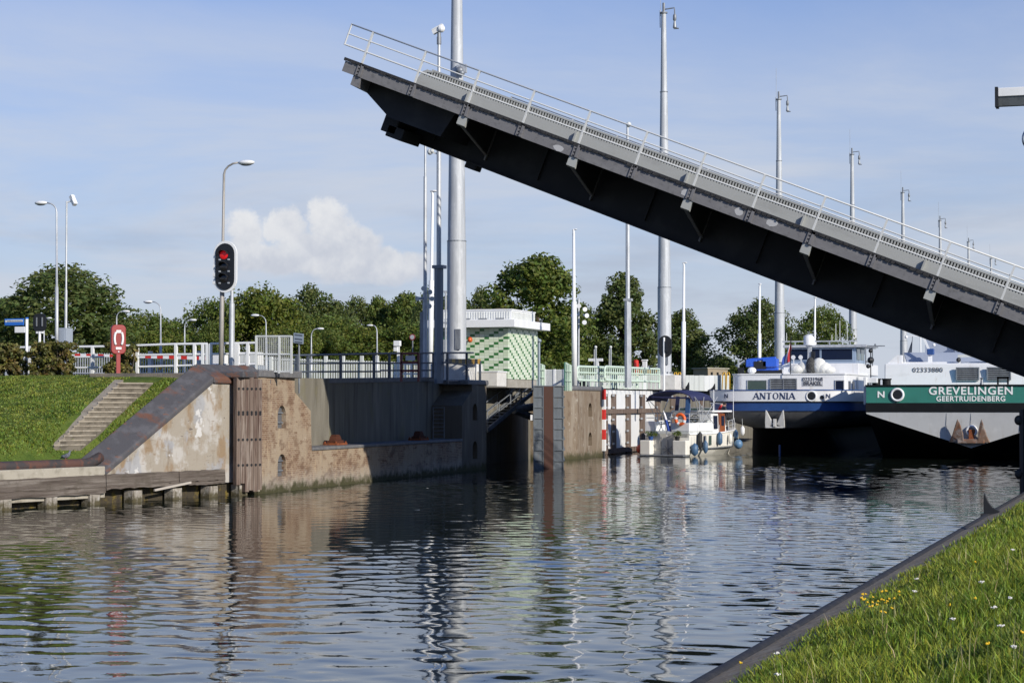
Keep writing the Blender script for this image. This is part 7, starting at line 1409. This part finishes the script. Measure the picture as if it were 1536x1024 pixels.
    obj('window', MB().hexa([(1.31, 3.6, 1.62), (1.35, 3.6, 1.62), (1.33, 4.1, 1.62), (1.29, 4.1, 1.62), (1.28, 3.6, 2.42), (1.33, 3.6, 2.42), (1.31, 4.1, 2.42), (1.26, 4.1, 2.42)]), M_glass, cb); dr = obj('door', MB().hexa([(1.27, 4.35, 1.2), (1.36, 4.35, 1.2), (1.34, 5.1, 1.2), (1.24, 5.1, 1.2), (1.25, 4.35, 2.55), (1.34, 4.35, 2.55), (1.31, 5.1, 2.55), (1.22, 5.1, 2.55)]), M_wood, cb); obj('pane', MB().box((1.33, 4.55, 1.8), (1.365, 4.9, 2.4)), M_glass, dr)
    fc = obj('fore_cabin', MB().hexa([(-1.2, 5.5, 1.2), (1.2, 5.5, 1.2), (.75, 7.0, 1.3), (-.75, 7.0, 1.3), (-1.1, 5.5, 1.85), (1.1, 5.5, 1.85), (.62, 6.8, 1.75), (-.62, 6.8, 1.75)]), M_white, t, bevel=.05); obj('window', MB().hexa([(1.13, 5.75, 1.4), (1.17, 5.75, 1.4), (1.0, 6.4, 1.42), (.96, 6.4, 1.42), (1.07, 5.75, 1.75), (1.12, 5.75, 1.75), (.93, 6.4, 1.70), (.88, 6.4, 1.70)]), M_glass, fc)
    for y, z in ((1.3, .92), (2.0, .92), (2.7, .92)): obj('porthole', MB().box((1.50, y - .16, z - .28), (1.535, y + .16, z + .3)), M_glass if y < 2.5 else M_glassg, t, bevel=.02)
    mb = MB(); P = [(hw(u) * .96, u * L_ + .5 * u, sheer(u) + .62) for u in (.62, .72, .82, .9, .96)]; Q = [(-x, y, z) for x, y, z in P][::-1]; mb.tube(P + Q, .028, 6); mb.tube([(x, y, z - .3) for x, y, z in P + Q], .02, 6)
    for x, y, z in P + Q: mb.tube([(x, y, z - .64), (x, y, z)], .022, 6)
    obj('pulpit', mb, M_galv, t); mb = MB(); mb.tube([(1.0, 4.2, 2.7), (1.0, 4.2, 4.0)], .03, 6); mb.bar((.75, 4.2, 3.2), (1.6, 4.2, 3.15), .03); mb.tube([(1.55, 5.8, 2.2), (1.55, 5.8, 4.3)], .018, 5); obj('mast', mb, M_white, t)
    obj('foredeck_winch', MB().bc((.1, 7.4, 1.62), (.3, .4, .3)), M_galvd, t, bevel=.03)
    bpy.context.view_layer.update(); MW = Matrix.Translation(t.location) @ Matrix.Rotation(hd, 4, 'Z')
    def w(x, y, z): return MW @ Vector((x, y, z))
    def sub(name, label, cat, p, rz=0, group=None): return thing(name, label, cat, w(*p), hd + rz, group)
    # garden chair
    c = sub('deck_chair', 'grey folding deck chair on the motor cruiser aft deck', 'chair', (-.45, .6, 1.5)); mb = MB(); mb.hexa([(-.28, .2, .45), (.28, .2, .45), (.28, .26, .45), (-.28, .26, .45), (-.28, .42, 1.15), (.28, .42, 1.15), (.28, .47, 1.15), (-.28, .47, 1.15)]); obj('backrest', mb, mat('chair_mesh', (.30, .32, .33), rough=.7), c); obj('seat', MB().box((-.28, -.25, .42), (.28, .22, .46)), MATS['chair_mesh'], c)
    for sx in (-.27, .27): mb = MB(); mb.bar((sx, -.25, 0), (sx, .25, .6), .04); mb.bar((sx, .25, 0), (sx, -.25, .6), .04); mb.bar((sx, -.3, .62), (sx, .3, .62), .05); obj('leg', mb, M_white, c)
    # lifebuoy
    c = sub('lifebuoy', 'orange lifebuoy with white bands hanging on the motor cruiser stern rail', 'lifebuoy', (.95, -.12, 2.22)); mb = MB(); mb.torus((0, 0, 0), .29, .10, 1, 24, 10); obj('ring', mb, M_orange, c, True); mb = MB()
    for a in (-20, 160, 250): a = rad(a); q = Vector((.29 * cos(a), 0, .29 * sin(a))); d = Vector((-sin(a), 0, cos(a))); mb.tube([q - d * .08, q + d * .08], .108, 10)
    obj('band', mb, M_white, c)
    # drooping ensign
    c = sub('ensign', 'drooping white and blue flag at the motor cruiser stern beside the lifebuoy', 'flag', (.1, -.2, 1.5)); obj('staff', MB().tube([(.0, 0, -.3), (-.18, -.1, 1.25)], .022, 6), M_white, c); vs = []; n, k = 10, 5
    for i in range(n + 1):
        for j in range(k + 1): v, u = i / n, j / k; vs.append((-.16 + v * .24 + u * (.10 + .28 * v) - .05, -.12 + .06 * sin(u * 8 + v * 2), 1.2 - v * 1.15 - u * .08))
    mb = MB(); mb.v = vs; mb.f = [(i * (k + 1) + j, i * (k + 1) + j + 1, (i + 1) * (k + 1) + j + 1, (i + 1) * (k + 1) + j) for i in range(n) for j in range(k)]; mb.m = [0 if q // k < 4 else 1 for q in range(len(mb.f))]; obj('cloth', mb, [MATS['flag_white'], MATS['flag_blue']], c, True)
    # plants
    for p, l, s_ in (((-.95, -.3, .96), 'flower pot with green plant on the left stern locker of the motor cruiser', 5), ((.85, -.3, .96), 'potted plant on the right stern locker of the motor cruiser', 6)):
        c = sub('potted_plant', l, 'plant', p); mb = MB(); mb.lathe([(.12, 0), (.17, .24), (.001, .24)], (0, 0, 0), 12); obj('pot', mb, M_hullblue if s_ == 5 else M_black, c, 'auto'); r = random.Random(s_); cs = np.array([(r.uniform(-.32, .3), r.uniform(-.15, .15), r.uniform(.26, .5)) for _ in range(14)]); o = leafcloud(cs, np.full(14, .12), 16, .09, s_, M_leaf[0], 'foliage'); o.parent = c
    # fenders
    def fend(x, y, z, l, m, r=.15, h=.75, ball=False, first=None):
        c = sub('fender', l, 'fender', (x, y, z), 0, 'fenders hanging round the motor cruiser'); r *= .82; h *= .82; mb = MB()
        if ball: mb.ball((0, 0, 0), (r, r, r * 1.1), 14)
        else: mb.lathe([(.03, h / 2), (.06, h / 2 - .04), (r, h / 2 - .16), (r, -h / 2 + .16), (.06, -h / 2 + .03), (.03, -h / 2)], (0, 0, 0), 14)
        obj('body', mb, m, c, True); obj('line', MB().tube([(0, 0, h / 2 if not ball else r), (-.03, 0, h / 2 + .45)], .012, 4), M_whitedull, c)
    fend(1.72, .25, .42, 'fat blue fender nearest the motor cruiser stern corner', M_fend, .26, .95); fend(1.70, 1.0, .95, 'black fender behind the fat blue stern fender', M_rubber, .17, 1.3); fend(1.68, 1.75, .55, 'slim blue fender right of the black fender', M_fend, .17, .95); fend(1.66, 3.7, 1.02, 'large blue fender hanging below the brown cabin door', M_fend, .2, 1.0); fend(1.62, 5.2, 1.0, 'cream fender right of the brown cabin door', M_cream, .14, .75)
    fend(1.32, 6.6, 1.25, 'blue fender hanging near the motor cruiser bow', M_fend, .18, .7); fend(1.15, 7.9, 1.45, 'white fender hanging at the motor cruiser bow rail', M_white, .17, .75); fend(1.2, 7.2, .62, 'round light blue ball fender at the bow waterline', mat('ball_blue', (.10, .20, .34), rough=.45), .33, ball=True); fend(-1.85, .0, .42, 'round red orange ball fender at the left stern corner', mat('ball_red', (.55, .10, .06), rough=.45), .30, ball=True)
    # two people
    def person(label, p, rz, jac, leg, pose):
        c = sub('person', label, 'person', p, rz); V, E, R = pose; me = D.meshes.new('body'); me.from_pydata(V, E, []); o = D.objects.new('body', me); COL.objects.link(o); o.parent = c
        sk = o.modifiers.new('s', 'SKIN'); ss = o.modifiers.new('u', 'SUBSURF'); ss.levels = ss.render_levels = 1
        for i, r in enumerate(R): me.skin_vertices[0].data[i].radius = (r, r)
        me.skin_vertices[0].data[0].use_root = True
        for m in (jac, leg, mat('skin', (.45, .27, .19), rough=.6)): me.materials.append(m)
        bpy.context.view_layer.update(); nm = D.meshes.new_from_object(o.evaluated_get(bpy.context.evaluated_depsgraph_get())); o.modifiers.clear(); o.data = nm
        for f in nm.polygons:
            z = f.center.z; f.use_smooth = True; f.material_index = 2 if z > V[2][2] + .05 else (0 if z > V[0][2] - .02 else 1)
        h = V[3]; mb = MB(); mb.ball((h[0], h[1] + .02, h[2] + .05), (.105, .115, .10), 10); obj('hair', mb, mat('dark_hair', (.02, .016, .013), rough=.7), c, True)
        mb = MB(); mb.ball((h[0], h[1] - .115, h[2] + .0), (.02, .03, .025), 6); obj('nose', mb, MATS['skin'], c, True)
    def stand(bend=0., arm=.3):
        V = [(0, 0, .92), (0, -.02 - bend * .3, 1.2 - bend * .05), (0, -bend * .6, 1.46 - bend * .2), (0, -.03 - bend * .8, 1.64 - bend * .25), (.1, 0, .88), (.11, -.03, .48), (.11, .02, .06), (.12, -.14, .03), (-.1, 0, .88), (-.11, -.03, .48), (-.11, .02, .06), (-.12, -.14, .03), (.2, -bend * .5, 1.4 - bend * .2), (.27, -.05 - bend * .5, 1.12 - bend * .2), (.25, -.1 - arm - bend * .4, .98 + arm * .3 - bend * .2), (-.2, -bend * .5, 1.4 - bend * .2), (-.27, -.05 - bend * .5, 1.12 - bend * .2), (-.25, -.1 - arm * .5 - bend * .4, .92 - bend * .2)]
        E = [(0, 1), (1, 2), (2, 3), (0, 4), (4, 5), (5, 6), (6, 7), (0, 8), (8, 9), (9, 10), (10, 11), (2, 12), (12, 13), (13, 14), (2, 15), (15, 16), (16, 17)]
        return V, E, [.15, .14, .10, .11, .1, .075, .05, .045, .1, .075, .05, .045, .07, .05, .035, .07, .05, .035]
    person('person in a red jacket standing at the bow of the motor cruiser', (-.05, 6.9, 1.62), rad(120), mat('jacket_red', (.55, .02, .03), rough=.7), M_navy, stand(.35, .35)); person('person in dark clothes standing on the side deck beside the cruiser mast', (.75, 6.0, 1.50), rad(150), mat('jacket_dark', (.03, .035, .045), rough=.8), M_navy, stand(.08, .2))
boat()
